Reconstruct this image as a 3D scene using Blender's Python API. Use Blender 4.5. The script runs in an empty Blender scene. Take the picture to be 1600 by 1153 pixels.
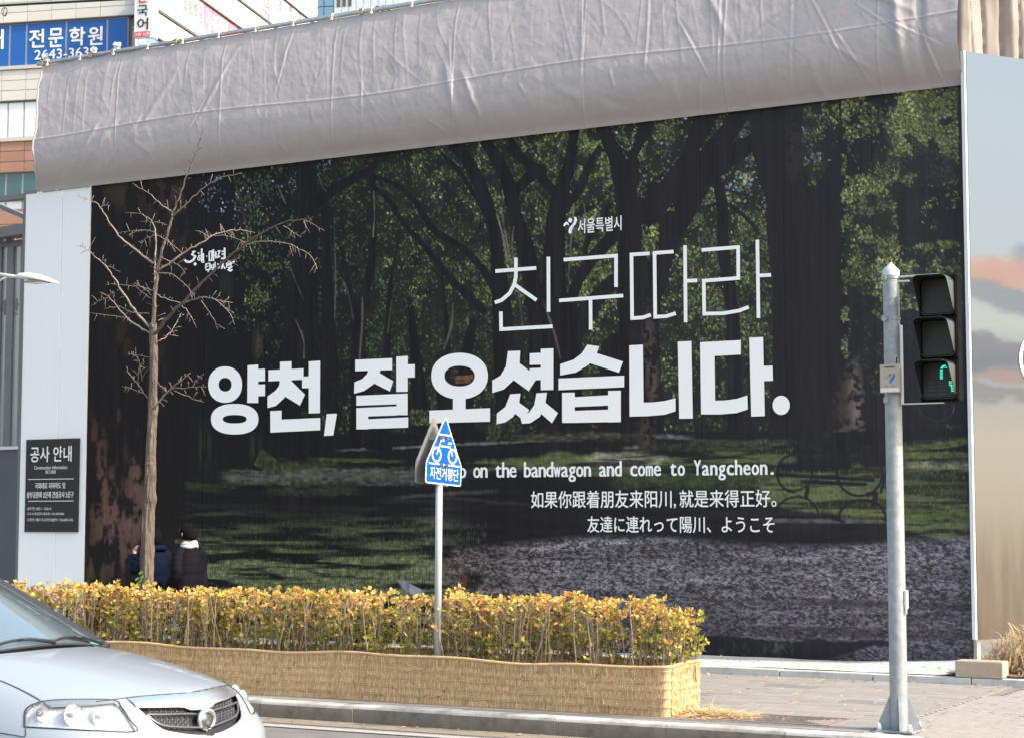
import bpy, bmesh, math, random
import numpy as np
from mathutils import Vector, Matrix, Euler

# ------------------------------------------------------------------ camera, sky, sun, exposure
SC = bpy.context.scene
COL = SC.collection
FPX, CXP, CYP, CAMZ = 2880.0, 800.0, 576.5, 1.75      # photo: 1600 x 1153 px
PITCH = math.atan((815 - CYP) / FPX)
HEAD = math.radians(29.2)
cam_d = bpy.data.cameras.new('camera'); cam = bpy.data.objects.new('camera', cam_d); COL.objects.link(cam)
cam.location = (0, 0, CAMZ); cam.rotation_euler = (math.pi / 2 + PITCH, 0, HEAD)
cam_d.sensor_width = 36; cam_d.sensor_fit = 'HORIZONTAL'; cam_d.lens = 36 * FPX / 1600
cam_d.clip_start = 0.1; cam_d.clip_end = 3000
cam_d.dof.use_dof = True; cam_d.dof.focus_distance = 19.0; cam_d.dof.aperture_fstop = 5.6
SC.camera = cam
SC.view_settings.view_transform = 'Standard'; SC.view_settings.look = 'None'
SC.view_settings.gamma = 1; SC.view_settings.use_curve_mapping = False
SC.view_settings.exposure = 1.42

SUN_AZ = math.radians(3.5)      # the sun stands along +X, a touch behind the hoarding
SUN_EL = math.radians(36)
sdir = Vector((math.cos(SUN_AZ) * math.cos(SUN_EL), math.sin(SUN_AZ) * math.cos(SUN_EL), math.sin(SUN_EL)))
w = bpy.data.worlds.new('World'); SC.world = w; w.use_nodes = True
nt = w.node_tree; nt.nodes.clear()
sky = nt.nodes.new('ShaderNodeTexSky'); sky.sky_type = 'NISHITA'; sky.sun_disc = False
sky.sun_elevation = SUN_EL
sky.sun_rotation = math.atan2(sdir.x, sdir.y)
sky.air_density = 1.6; sky.dust_density = 4.2; sky.ozone_density = 1.6
bg = nt.nodes.new('ShaderNodeBackground'); bg.inputs[1].default_value = 0.15
wo = nt.nodes.new('ShaderNodeOutputWorld')
nt.links.new(sky.outputs[0], bg.inputs[0]); nt.links.new(bg.outputs[0], wo.inputs[0])
sl = bpy.data.lights.new('sun', 'SUN'); sl.energy = 2.0; sl.angle = math.radians(0.5); sl.color = (1.0, 0.93, 0.82)
so = bpy.data.objects.new('sun', sl); COL.objects.link(so)
so.rotation_euler = sdir.to_track_quat('Z', 'Y').to_euler(); so.location = (10, 0, 30)

# ------------------------------------------------------------------ helpers
rnd = random.Random(7)
_fw = np.array([-math.sin(HEAD) * math.cos(PITCH), math.cos(HEAD) * math.cos(PITCH), math.sin(PITCH)])
_rt = np.array([math.cos(HEAD), math.sin(HEAD), 0.0]); _up = np.cross(_rt, _fw)
_C = np.array([0, 0, CAMZ])
def ray(x, y): return _fw + _rt * (x - CXP) / FPX - _up * (y - CYP) / FPX
def atY(x, y, Y): d = ray(x, y); return _C + d * Y / d[1]
def atZ(x, y, Z): d = ray(x, y); return _C + d * (Z - CAMZ) / d[2]
def onplane(x, y, P0, n):
    d = ray(x, y); return _C + d * (np.dot(np.array(P0) - _C, n) / np.dot(d, n))

def s2l(c):
    c = np.asarray(c, dtype=float) / 255.0
    return np.where(c <= 0.04045, c / 12.92, ((c + 0.055) / 1.055) ** 2.4)

def mat(name, col, rough=0.7, metal=0.0, col2=None, nscale=8.0, bump=0.0, bscale=60.0, spec=0.5, coat=0.0,
        stretch=(1, 1, 1), detail=4.0, attr=None, emit=None, estr=0.0, trans=0.0, ior=1.45, sheen=0.0, alpha=1.0, sss=0.0,
        rvar=0.0, bdist=0.01, dirt=None, dscale=2.0, damt=0.5):
    m = bpy.data.materials.new(name); m.use_nodes = True
    t = m.node_tree; b = t.nodes['Principled BSDF']; L = t.links
    def inp(k, v):
        if k in b.inputs: b.inputs[k].default_value = v
    inp('Base Color', (*col, 1)); inp('Roughness', rough); inp('Metallic', metal); inp('Specular IOR Level', spec)
    inp('Coat Weight', coat); inp('Coat Roughness', 0.03); inp('Transmission Weight', trans); inp('IOR', ior)
    inp('Sheen Weight', sheen); inp('Alpha', alpha)
    tc = t.nodes.new('ShaderNodeTexCoord'); mp = t.nodes.new('ShaderNodeMapping'); mp.inputs['Scale'].default_value = stretch
    L.new(tc.outputs['Object'], mp.inputs[0])
    csrc = None
    if attr:
        a = t.nodes.new('ShaderNodeAttribute'); a.attribute_name = attr; csrc = a.outputs['Color']
    if col2 is not None:
        n = t.nodes.new('ShaderNodeTexNoise'); n.inputs['Scale'].default_value = nscale; n.inputs['Detail'].default_value = detail
        n.inputs['Roughness'].default_value = 0.6
        L.new(mp.outputs[0], n.inputs['Vector'])
        r = t.nodes.new('ShaderNodeMapRange'); r.inputs[1].default_value = 0.3; r.inputs[2].default_value = 0.7
        L.new(n.outputs[0], r.inputs[0])
        x = t.nodes.new('ShaderNodeMix'); x.data_type = 'RGBA'; L.new(r.outputs[0], x.inputs[0])
        if csrc:
            x.blend_type = 'MULTIPLY'; L.new(csrc, x.inputs[6]); x.inputs[7].default_value = (*col2, 1)
        else:
            x.inputs[6].default_value = (*col, 1); x.inputs[7].default_value = (*col2, 1)
        csrc = x.outputs[2]
        if rvar:
            r2 = t.nodes.new('ShaderNodeMapRange'); r2.inputs[3].default_value = max(0, rough - rvar); r2.inputs[4].default_value = min(1, rough + rvar)
            L.new(n.outputs[0], r2.inputs[0]); L.new(r2.outputs[0], b.inputs['Roughness'])
    if dirt is not None:
        n = t.nodes.new('ShaderNodeTexNoise'); n.inputs['Scale'].default_value = dscale; n.inputs['Detail'].default_value = 8; n.inputs['Roughness'].default_value = 0.7
        L.new(mp.outputs[0], n.inputs['Vector'])
        r = t.nodes.new('ShaderNodeMapRange'); r.inputs[1].default_value = 0.5; r.inputs[2].default_value = 0.72; r.inputs[4].default_value = damt
        L.new(n.outputs[0], r.inputs[0])
        x = t.nodes.new('ShaderNodeMix'); x.data_type = 'RGBA'; L.new(r.outputs[0], x.inputs[0])
        if csrc: L.new(csrc, x.inputs[6])
        else: x.inputs[6].default_value = (*col, 1)
        x.inputs[7].default_value = (*dirt, 1); csrc = x.outputs[2]
    if csrc: L.new(csrc, b.inputs['Base Color'])
    if bump:
        n = t.nodes.new('ShaderNodeTexNoise'); n.inputs['Scale'].default_value = bscale; n.inputs['Detail'].default_value = 6
        L.new(mp.outputs[0], n.inputs['Vector'])
        bp = t.nodes.new('ShaderNodeBump'); bp.inputs['Strength'].default_value = bump; bp.inputs['Distance'].default_value = bdist
        L.new(n.outputs[0], bp.inputs['Height']); L.new(bp.outputs[0], b.inputs['Normal'])
    if emit is not None:
        inp('Emission Color', (*emit, 1)); inp('Emission Strength', estr)
    return m

def wloc(o):
    v = Vector((0, 0, 0))
    while o is not None: v += o.location; o = o.parent
    return v

def thing(name, label, cat, loc=(0, 0, 0), group=None):
    o = bpy.data.objects.new(name, None); COL.objects.link(o); o.location = loc
    o.empty_display_size = 0.2
    o['label'] = label; o['category'] = cat
    if group: o['group'] = group
    return o
def tag(o, label=None, cat=None, group=None, kind=None):
    if label: o['label'] = label
    if cat: o['category'] = cat
    if group: o['group'] = group
    if kind: o['kind'] = kind
    return o

class MB:
    """collects vertices and faces in world coordinates; build() links them as one object"""
    def __init__(s): s.v = []; s.f = []; s.c = []
    def add(s, vs, fs):
        n = len(s.v); s.v.extend([tuple(map(float, p)) for p in vs]); s.f.extend([tuple(i + n for i in f) for f in fs]); return s
    def box(s, x0, x1, y0, y1, z0, z1, M=None, bev=0.0):
        if bev:
            bm = bmesh.new(); bmesh.ops.create_cube(bm, size=1)
            for v in bm.verts: v.co = Vector(((x0 + x1) / 2 + v.co.x * (x1 - x0), (y0 + y1) / 2 + v.co.y * (y1 - y0), (z0 + z1) / 2 + v.co.z * (z1 - z0)))
            bmesh.ops.bevel(bm, geom=bm.edges[:], offset=bev, segments=2, affect='EDGES', profile=0.6)
            vs = [v.co.copy() for v in bm.verts]; bm.verts.index_update()
            fs = [[v.index for v in f.verts] for f in bm.faces]; bm.free()
        else:
            vs = [Vector(p) for p in ((x0, y0, z0), (x1, y0, z0), (x1, y1, z0), (x0, y1, z0), (x0, y0, z1), (x1, y0, z1), (x1, y1, z1), (x0, y1, z1))]
            fs = [(0, 3, 2, 1), (4, 5, 6, 7), (0, 1, 5, 4), (1, 2, 6, 5), (2, 3, 7, 6), (3, 0, 4, 7)]
        if M is not None: vs = [M @ v for v in vs]
        return s.add(vs, fs)
    def tube(s, pts, r, n=8, cap=True):
        pts = [Vector(p) for p in pts]; m = len(pts)
        rs = r if hasattr(r, '__len__') else [r] * m
        vs = []; fs = []; prev = None
        for i, p in enumerate(pts):
            d = (pts[min(i + 1, m - 1)] - pts[max(i - 1, 0)])
            d = d.normalized() if d.length > 1e-9 else Vector((0, 0, 1))
            if prev is None:
                u = d.orthogonal().normalized()
            else:
                u = (prev - d * prev.dot(d)); u = u.normalized() if u.length > 1e-6 else d.orthogonal().normalized()
            prev = u; q = d.cross(u)
            for k in range(n):
                a = 2 * math.pi * k / n; vs.append(p + (u * math.cos(a) + q * math.sin(a)) * rs[i])
        for i in range(m - 1):
            for k in range(n):
                k2 = (k + 1) % n; fs.append((i * n + k, i * n + k2, (i + 1) * n + k2, (i + 1) * n + k))
        if cap:
            fs.append(tuple(range(n - 1, -1, -1))); fs.append(tuple((m - 1) * n + k for k in range(n)))
        return s.add(vs, fs)
    def grid(s, P):
        """P: array (rows, cols, 3)"""
        h, w_ = P.shape[:2]; n = len(s.v)
        s.v.extend(map(tuple, P.reshape(-1, 3).tolist()))
        a = n + np.arange(h * w_).reshape(h, w_); q = np.stack([a[:-1, :-1], a[:-1, 1:], a[1:, 1:], a[1:, :-1]], -1).reshape(-1, 4)
        s.f.extend(map(tuple, q.tolist()))
        return s
    def prism(s, pts, d, M=None):
        """pts: outline (3-d points of a flat polygon), d: extrusion vector"""
        pts = [Vector(p) for p in pts]; d = Vector(d); n = len(pts)
        vs = pts + [p + d for p in pts]
        fs = [tuple(range(n - 1, -1, -1)), tuple(range(n, 2 * n))] + [(i, (i + 1) % n, n + (i + 1) % n, n + i) for i in range(n)]
        if M is not None: vs = [M @ v for v in vs]
        return s.add(vs, fs)
    def build(s, name, m, parent=None, smooth=False, origin=None, fix=True, angle=None):
        o0 = Vector(origin) if origin is not None else (wloc(parent) if parent else Vector((0, 0, 0)))
        me = bpy.data.meshes.new(name)
        me.from_pydata([(p[0] - o0.x, p[1] - o0.y, p[2] - o0.z) for p in s.v], [], s.f)
        if fix and len(s.f) < 60000:
            bm = bmesh.new(); bm.from_mesh(me); bmesh.ops.recalc_face_normals(bm, faces=bm.faces); bm.to_mesh(me); bm.free()
        if smooth:
            me.polygons.foreach_set('use_smooth', [True] * len(me.polygons))
        if angle is not None:
            me.polygons.foreach_set('use_smooth', [True] * len(me.polygons)); me.set_sharp_from_angle(angle=math.radians(angle))
        if m is not None: me.materials.append(m)
        if len(s.c) == len(s.v) and s.c:
            at = me.color_attributes.new('tint', 'FLOAT_COLOR', 'POINT')
            at.data.foreach_set('color', np.array(s.c, dtype=np.float32).ravel())
        o = bpy.data.objects.new(name, me); COL.objects.link(o)
        if parent:
            o.parent = parent; o.location = o0 - wloc(parent)
        else: o.location = o0
        return o

def frameM(P0, U, V, N):
    M = Matrix.Identity(4)
    for i in range(3): M[i][0] = U[i]; M[i][1] = V[i]; M[i][2] = N[i]; M[i][3] = P0[i]
    return M

def copy_obj(o, parent, loc):
    c = o.copy(); COL.objects.link(c); c.parent = parent; c.location = loc; return c

def text_mesh(body, off=0.0, res=3):
    off = 0.0
    c = bpy.data.curves.new('t', 'FONT'); c.body = body; c.size = 1; c.offset = off; c.resolution_u = res
    o = bpy.data.objects.new('t', c); COL.objects.link(o)
    dg = bpy.context.evaluated_depsgraph_get(); me = bpy.data.meshes.new_from_object(o.evaluated_get(dg))
    vs = [v.co.copy() for v in me.vertices]; fs = [tuple(p.vertices) for p in me.polygons]
    bpy.data.objects.remove(o); bpy.data.curves.remove(c); bpy.data.meshes.remove(me)
    return vs, fs

def text_fit(mb, body, P0, U, V, w_, h_, off=0.0, shear=0.0):
    """body scaled into a w_ x h_ box whose lower left corner is P0; U right, V up (world vectors)"""
    vs, fs = text_mesh(body, off)
    x0 = min(v.x for v in vs); x1 = max(v.x for v in vs); y0 = min(v.y for v in vs); y1 = max(v.y for v in vs)
    P0 = Vector(P0); U = Vector(U); V = Vector(V)
    N = U.cross(V); k = 0; tk = off * 0.55 * h_
    for (ox, oy) in (((0, 0), (-1, 0), (1, 0), (0, -.7), (0, .7)) if off > .005 else ((0, 0),)):
        out = []
        for v in vs:
            a = (v.x - x0) / (x1 - x0); b = (v.y - y0) / (y1 - y0)
            out.append(P0 + U * (a * w_ + shear * b * h_ + ox * tk) + V * (b * h_ + oy * tk) + N * (k * .0009 * (1 + h_ * 3)))
        mb.add(out, fs); k += 1
def text_px(mb, body, x0, y0, x1, y1, Y, off=0.02, **k):
    """text on the plane Y filling the photo box; y0/y1: baseline-bottom and top at mid"""
    xm = (x0 + x1) / 2; ym = (y0 + y1) / 2
    A = atY(x0, ym, Y); B = atY(x1, ym, Y); lo = atY(xm, y1, Y)[2]; hi = atY(xm, y0, Y)[2]
    text_fit(mb, body, (A[0], Y, lo), (1, 0, 0), (0, 0, 1), B[0] - A[0], hi - lo, off)
# ------------------------------------------------------------------ the printed park picture, painted into a canvas
YW = 19.5
X0W, X1W, Z0W, Z1W = -17.68, -5.32, 0.05, 6.52
CW_, CH_ = 1180, 618
R = np.random.RandomState(11)
xs = np.linspace(X0W, X1W, CW_); zs = np.linspace(Z1W, Z0W, CH_)
GX, GZ = np.meshgrid(xs, zs)
_d = np.stack([GX - _C[0], np.full_like(GX, YW) - _C[1], GZ - _C[2]], -1)
_dep = _d @ _fw
PXm = CXP + FPX * (_d @ _rt) / _dep; PYm = CYP - FPX * (_d @ _up) / _dep       # where each canvas point stands in the photo
def P2C(pts):
    o = []
    for (x, y) in pts:
        p = atY(x, y, YW); o.append(((p[0] - X0W) / (X1W - X0W) * (CW_ - 1), (Z1W - p[2]) / (Z1W - Z0W) * (CH_ - 1)))
    return np.array(o)
def vnoise(sx, sy, seed, octs=4, h=CH_, w_=CW_):
    r = np.random.RandomState(seed); out = np.zeros((h, w_)); amp = 1; tot = 0
    yy = np.arange(h)[:, None]; xx = np.arange(w_)[None, :]
    for o in range(octs):
        cx, cy = max(1.0, sx / 2 ** o), max(1.0, sy / 2 ** o)
        gh, gw = int(h / cy) + 3, int(w_ / cx) + 3
        g = r.rand(gh, gw)
        fy = yy / cy; fx = xx / cx; iy = fy.astype(int); ix = fx.astype(int); ty = fy - iy; tx = fx - ix
        ty = ty * ty * (3 - 2 * ty); tx = tx * tx * (3 - 2 * tx)
        v = (g[iy, ix] * (1 - ty) + g[iy + 1, ix] * ty) * (1 - tx) + (g[iy, ix + 1] * (1 - ty) + g[iy + 1, ix + 1] * ty) * tx
        out += v * amp; tot += amp; amp *= 0.55
    return out / tot
NS = vnoise(14, 14, 1); NF = vnoise(4, 4, 2, 2); NV = vnoise(5, 60, 3, 4); NH = vnoise(70, 5, 4, 4); NL = vnoise(60, 60, 5, 4); NB = vnoise(26, 26, 6, 4); NQ = vnoise(11, 26, 7, 4); NG = vnoise(7, 2.6, 8, 3); NGB = vnoise(40, 9, 9, 4)
img = np.zeros((CH_, CW_, 3)); img[:] = (25, 24, 28)
YY, XX = np.mgrid[0:CH_, 0:CW_].astype(float)
def blend(sl, m, col): img[sl] = img[sl] * (1 - m[..., None]) + np.asarray(col) * m[..., None]
def smooth(pts, n=6):
    pts = np.array(pts, float)
    if len(pts) < 3: return pts
    q = np.vstack([2 * pts[0] - pts[1], pts, 2 * pts[-1] - pts[-2]]); out = []
    for i in range(1, len(q) - 2):
        for t in np.linspace(0, 1, n, endpoint=False):
            a, b, c, d = q[i - 1], q[i], q[i + 1], q[i + 2]
            out.append(0.5 * (2 * b + (c - a) * t + (2 * a - 5 * b + 4 * c - d) * t ** 2 + (3 * b - a - 3 * c + d) * t ** 3))
    out.append(pts[-1]); return np.array(out)
def bbox(p, m):
    return (slice(max(0, int(p[:, 1].min() - m)), min(CH_, int(p[:, 1].max() + m) + 1)), slice(max(0, int(p[:, 0].min() - m)), min(CW_, int(p[:, 0].max() + m) + 1)))
def stroke(pts, w_, col, alpha=1.0, rag=0.0, tex=0.25, soft=0.5):
    c = smooth(P2C(pts)); n = len(c)
    ws = np.interp(np.linspace(0, 1, n), np.linspace(0, 1, len(w_)), w_) if hasattr(w_, '__len__') else np.full(n, w_)
    ws = ws * 0.83 * 0.5
    sl = bbox(c, ws.max() + 3 + rag * 3)
    if sl[0].stop <= sl[0].start or sl[1].stop <= sl[1].start: return
    x = XX[sl]; y = YY[sl]; best = np.full(x.shape, -1e9)
    for i in range(n - 1):
        a, b = c[i], c[i + 1]; d = b - a; L2 = max(d @ d, 1e-6)
        t = np.clip(((x - a[0]) * d[0] + (y - a[1]) * d[1]) / L2, 0, 1)
        dist = np.hypot(x - a[0] - t * d[0], y - a[1] - t * d[1])
        best = np.maximum(best, ws[i] + (ws[i + 1] - ws[i]) * t - dist)
    if rag: best = best + (NS[sl] - 0.5) * rag * 2 + (NF[sl] - 0.5) * rag
    m = np.clip(best / (2 * soft) + 0.5, 0, 1) * alpha
    col = np.asarray(col, float) * (1 + tex * 2 * (NV[sl][..., None] - 0.5))
    img[sl] = img[sl] * (1 - m[..., None]) + col * m[..., None]
def poly(pts, col, alpha=1.0, rag=0.0, tex=0.25, noise=None, soft=0):
    p = P2C(pts); sl = bbox(p, 4 + rag * 2)
    x = XX[sl] + (NS[sl] - 0.5) * rag * 4 + (NF[sl] - 0.5) * rag; y = YY[sl] + (NB[sl] - 0.5) * rag * 4
    ins = np.zeros(x.shape, bool); n = len(p)
    for i in range(n):
        x1, y1 = p[i]; x2, y2 = p[(i + 1) % n]
        if y1 == y2: continue
        cnd = ((y1 > y) != (y2 > y)) & (x < (x2 - x1) * (y - y1) / (y2 - y1) + x1); ins ^= cnd
    m = ins.astype(float)
    for _ in range(soft):
        m = (m + np.roll(m, 1, 0) + np.roll(m, -1, 0) + np.roll(m, 1, 1) + np.roll(m, -1, 1)) / 5
    m *= alpha
    nz = (NV if noise is None else noise)[sl][..., None]
    img[sl] = img[sl] * (1 - m[..., None]) + np.asarray(col, float) * (1 + tex * 2 * (nz - 0.5)) * m[..., None]
def wash(cx, cy, rx, ry, col, alpha=0.6, noise=None, th=0.5, k=6):
    """soft noisy patch centred on a photo point"""
    d = ((PXm - cx) / rx) ** 2 + ((PYm - cy) / ry) ** 2
    m = np.clip(np.exp(-d * 1.1) * 1.15 - .1, 0, 1)
    if noise is not None: m = m ** .6 * np.clip((noise - th + (m - .5) * .10) * k + .5, 0, 1)
    m = m * alpha
    img[:] = img * (1 - m[..., None]) + np.asarray(col, float) * m[..., None]
KER = []
for i in range(40):
    s_ = R.uniform(0.8, 2.1); e = R.uniform(0.35, 0.75); a = R.uniform(0, 3.14)
    yy, xx = np.mgrid[-4:5, -4:5]; u = (xx * math.cos(a) + yy * math.sin(a)) / s_; v = (-xx * math.sin(a) + yy * math.cos(a)) / (s_ * e)
    KER.append(np.clip(1.4 - (u * u + v * v), 0, 1))
def leaves(box, n, cols, dens=None, amp=1.0, small=False, alpha=0.9):
    """dabs of leaf colour inside a photo box; dens: canvas map 0..1"""
    x0, y0, x1, y1 = box; cols = np.array(cols, float)
    q = P2C([(x0, y0), (x1, y0), (x0, y1), (x1, y1)])
    u0, u1, v0, v1 = q[:, 0].min(), q[:, 0].max(), q[:, 1].min(), q[:, 1].max()
    us = R.uniform(max(u0, 5), min(u1, CW_ - 6), n).astype(int); vs = R.uniform(max(v0, 5), min(v1, CH_ - 6), n).astype(int)
    rr = R.rand(n)
    for i in range(n):
        a, b = us[i], vs[i]; px, py = PXm[b, a], PYm[b, a]
        if not (x0 <= px <= x1 and y0 <= py <= y1): continue
        if dens is not None and rr[i] > dens[b, a]: continue
        k = KER[(i * 7) % 40] * alpha
        if small: k = k[2:7, 2:7]; h = 2
        else: h = 4
        br = (0.40 + 1.05 * NB[b, a]) * (0.55 + 0.85 * R.rand() ** 1.4) * amp
        c = cols[R.randint(len(cols))] * br
        reg = img[b - h:b + h + 1, a - h:a + h + 1]
        reg += (c - reg) * k[..., None]
def paint():
    olive = [(134, 138, 78), (108, 118, 62), (86, 100, 54), (156, 154, 94), (70, 84, 48)]
    deep = [(62, 74, 46), (50, 62, 40), (76, 88, 54), (44, 54, 38)]
    cool = [(58, 84, 60), (66, 92, 66), (48, 70, 50), (80, 100, 70)]
    skyc = [(150, 164, 186), (128, 144, 170), (112, 132, 150), (168, 178, 196)]
    clump = np.clip((NS - 0.47) * 7 + 0.5, 0, 1); big = np.clip((NL - 0.40) * 4 + 0.4, 0, 1); fine = np.clip((NF - 0.42) * 5, 0, 1)
    D = clump * (0.35 + 0.65 * big)
    # far wood: dull ground tone of leaves, darker to the left
    gl = np.clip((PXm - 420) / 200, 0, 1) * np.clip((700 - PYm) / 60, 0, 1)
    img[:] = img * (1 - 0.42 * gl[..., None]) + np.array((50, 58, 38)) * (0.42 * gl[..., None]) * (0.55 + 0.9 * NS[..., None])
    leaves((430, 180, 1530, 690), 16000, deep, 0.25 + 0.75 * clump)
    # sky showing between leaves
    for (cx, cy, rx, ry, a) in ((335, 300, 26, 26, .8), (398, 335, 22, 30, .6), (505, 255, 14, 8, .9), (440, 290, 16, 12, .5), (676, 318, 20, 14, .6), (1075, 185, 14, 9, .9),
        (955, 198, 9, 7, 1), (978, 215, 14, 12, .8), (1030, 200, 60, 40, .45), (1160, 205, 18, 14, 1), (1172, 255, 22, 28, 1), (1150, 280, 34, 26, .7), (1185, 305, 22, 26, .8), (1100, 240, 14, 30, .8),
        (1275, 205, 20, 16, .8), (1262, 230, 16, 24, .6), (1290, 250, 20, 14, .5), (1455, 190, 22, 24, .6), (1480, 240, 16, 40, .5), (1430, 320, 30, 26, .4), (1470, 365, 18, 14, .4), (1120, 275, 14, 18, .8)):
        ds = np.exp(-(((PXm - cx) / rx) ** 2 + ((PYm - cy) / ry) ** 2)) * np.clip((NF * .5 + NS * .5 - .42) * 6, 0, 1)
        leaves((cx - 1.7 * rx, cy - 1.7 * ry, cx + 1.7 * rx, cy + 1.7 * ry), int(rx * ry * 1.1 * a) + 40, skyc, ds, .95, small=True)
    # middle wood
    leaves((540, 180, 905, 560), 9000, cool + deep + [(96, 108, 66)], D * 0.9 + 0.1)
    leaves((640, 200, 980, 480), 8000, olive, D * 0.95 + 0.05)
    leaves((850, 190, 1250, 620), 13000, olive, D * 0.9 + 0.1)
    leaves((1070, 330, 1200, 560), 4000, cool + olive, D * 0.8 + 0.2, 0.85)
    leaves((400, 260, 600, 560), 3600, deep + cool, D)
    leaves((365, 270, 420, 520), 1500, cool + olive, D, 0.9)
    leaves((420, 560, 620, 690), 1800, deep + olive, D, 0.8)
    leaves((560, 560, 1200, 690), 5000, olive + deep, D * 0.8, 0.85)
    for (bx, n, a) in (((385, 410, 440, 470), 900, .8), ((445, 390, 480, 500), 600, .9), ((860, 340, 960, 470), 1500, 1.0), ((600, 330, 720, 420), 1500, 1.0), ((890, 200, 945, 300), 900, 1.1)):
        leaves(bx, n, olive, D, a)
    # trunks and limbs of the middle wood
    TK = (27, 25, 27)
    S = lambda p, w_, c=TK, **k: stroke(p, w_, c, **dict(dict(tex=.4), **k))
    S([(478, 250), (480, 330), (474, 430), (468, 560), (462, 700)], [34, 36, 52, 66, 80], rag=3)
    S([(470, 350), (500, 312), (540, 286), (571, 269), (604, 243)], [26, 20, 15, 12, 12], rag=2)
    S([(570, 272), (615, 287), (646, 312), (677, 359), (721, 387), (752, 419), (780, 460)], [6, 7, 9, 10, 10, 11, 14], rag=1)
    S([(578, 288), (609, 315), (627, 344), (665, 387), (690, 419), (721, 453), (755, 485)], [6, 8, 8, 9, 9, 11, 12], rag=1)
    S([(582, 275), (584, 369), (577, 431), (565, 481), (560, 580), (556, 690)], [9, 10, 14, 18, 22, 26], rag=2)
    S([(506, 300), (510, 394), (512, 480), (515, 560), (512, 690)], [12, 15, 22, 30, 40], rag=2)
    S([(484, 345), (492, 412), (510, 440)], [8, 7, 12]); S([(534, 388), (545, 444), (556, 494), (560, 560)], [6, 8, 14, 22], rag=1)
    S([(627, 350), (618, 400), (610, 445), (604, 560), (600, 690)], [3, 4, 7, 14, 24], rag=1)
    S([(709, 228), (727, 247), (752, 294), (771, 356), (777, 400), (784, 481), (790, 560), (800, 690)], [18, 19, 20, 18, 20, 30, 38, 50], rag=2)
    S([(759, 222), (780, 256), (796, 294), (805, 340), (821, 387), (833, 450), (843, 512), (850, 560)], [16, 20, 22, 24, 26, 28, 32, 50], rag=2)
    S([(690, 241), (712, 262), (734, 294), (760, 335)], [5, 7, 7, 9], rag=1); S([(799, 222), (821, 253), (848, 268)], [11, 12, 14], rag=1)
    S([(848, 265), (818, 290), (803, 312)], [12, 9, 8]); S([(795, 233), (833, 264), (869, 304)], [11, 12, 14], rag=2); S([(833, 264), (800, 302)], [12, 9])
    S([(898, 205), (891, 249), (877, 300), (869, 344), (866, 400), (866, 468), (872, 560), (880, 690)], [14, 16, 26, 30, 34, 40, 60, 80], rag=2)
    S([(946, 222), (920, 260), (906, 297), (880, 326)], [13, 13, 13, 16], rag=1); S([(957, 293), (928, 322), (900, 336)], [6, 6, 7])
    S([(962, 296), (946, 337), (918, 378), (914, 400)], [10, 10, 9, 8], rag=1)
    S([(966, 360), (928, 402), (902, 442), (885, 500)], [20, 18, 17, 20], rag=1); S([(960, 440), (930, 470), (890, 530), (880, 600)], [20, 26, 40, 60], rag=2)
    S([(740, 500), (730, 560), (722, 690)], [10, 22, 40], rag=2); S([(640, 470), (650, 560), (660, 690)], [8, 18, 36], rag=2); S([(690, 420), (700, 560), (696, 690)], [4, 8, 16], rag=1)
    for _ in range(70):
        x = R.uniform(520, 960); y = R.uniform(280, 560); a = R.uniform(-1.2, 1.2); L = R.uniform(30, 110)
        p = [(x, y)]
        for k in range(3): a += R.uniform(-.5, .5); p.append((p[-1][0] + math.sin(a) * L / 3, p[-1][1] - math.cos(a) * L / 3))
        S(p, [2.4, 1.0], alpha=.85)
    # big forked tree in the middle right
    z5 = lambda L: [(800 + a / 2.745, 140 + b / 2.745) for a, b in L]
    poly(z5([(350, 140), (395, 130), (450, 250), (485, 300), (520, 230), (560, 90), (640, 60), (600, 170), (545, 290), (545, 400), (548, 430), (600, 395), (650, 350), (720, 290), (760, 180), (790, 80), (905, 60), (880, 130), (840, 200), (790, 290), (755, 380), (745, 420), (800, 340), (860, 250), (930, 150), (960, 60), (1060, 60), (1000, 150), (945, 225), (1000, 200), (1098, 170), (1098, 240), (1040, 265), (960, 320), (900, 370), (850, 430), (790, 520), (760, 590), (715, 650), (690, 740), (645, 880), (630, 1000), (640, 1200), (655, 1500), (455, 1500), (460, 1153), (452, 900), (455, 600), (440, 420), (430, 320), (390, 240)]), TK, rag=1.5)
    leaves((930, 180, 1060, 330), 1500, olive, D, 1.0); leaves((1060, 170, 1140, 320), 900, olive, D * .7, 1.0)
    poly(z5([(560, 680), (590, 610), (630, 570), (625, 620), (600, 700), (580, 740)]), (62, 66, 44), rag=2, tex=.5, noise=NF)
    leaves((1003, 352, 1030, 400), 160, olive, None, .9)
    # redraw the limbs that stand before these leaves
    poly(z5([(700, 400), (760, 330), (830, 230), (900, 150), (950, 60), (1060, 60), (1000, 150), (945, 225), (1000, 200), (1098, 170), (1098, 240), (1040, 265), (960, 320), (900, 370), (850, 430), (790, 520), (700, 560)]), TK, rag=1.5)
    poly(z5([(560, 470), (640, 400), (700, 320), (750, 240), (790, 100), (900, 70), (850, 180), (780, 300), (740, 390), (700, 470), (640, 560), (560, 560)]), (29, 26, 28), rag=1.5)
    poly(z5([(352, 150), (400, 140), (470, 260), (490, 310), (530, 230), (560, 100), (630, 80), (590, 180), (545, 290), (535, 420), (550, 560), (455, 600), (440, 420), (420, 310), (390, 240)]), (27, 25, 27), rag=1.5)
    # slender trunk and its twigs
    S([(1118, 270), (1128, 322), (1131, 395), (1142, 468), (1146, 533), (1150, 690)], [13, 16, 17, 18, 19, 24], rag=1)
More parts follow.
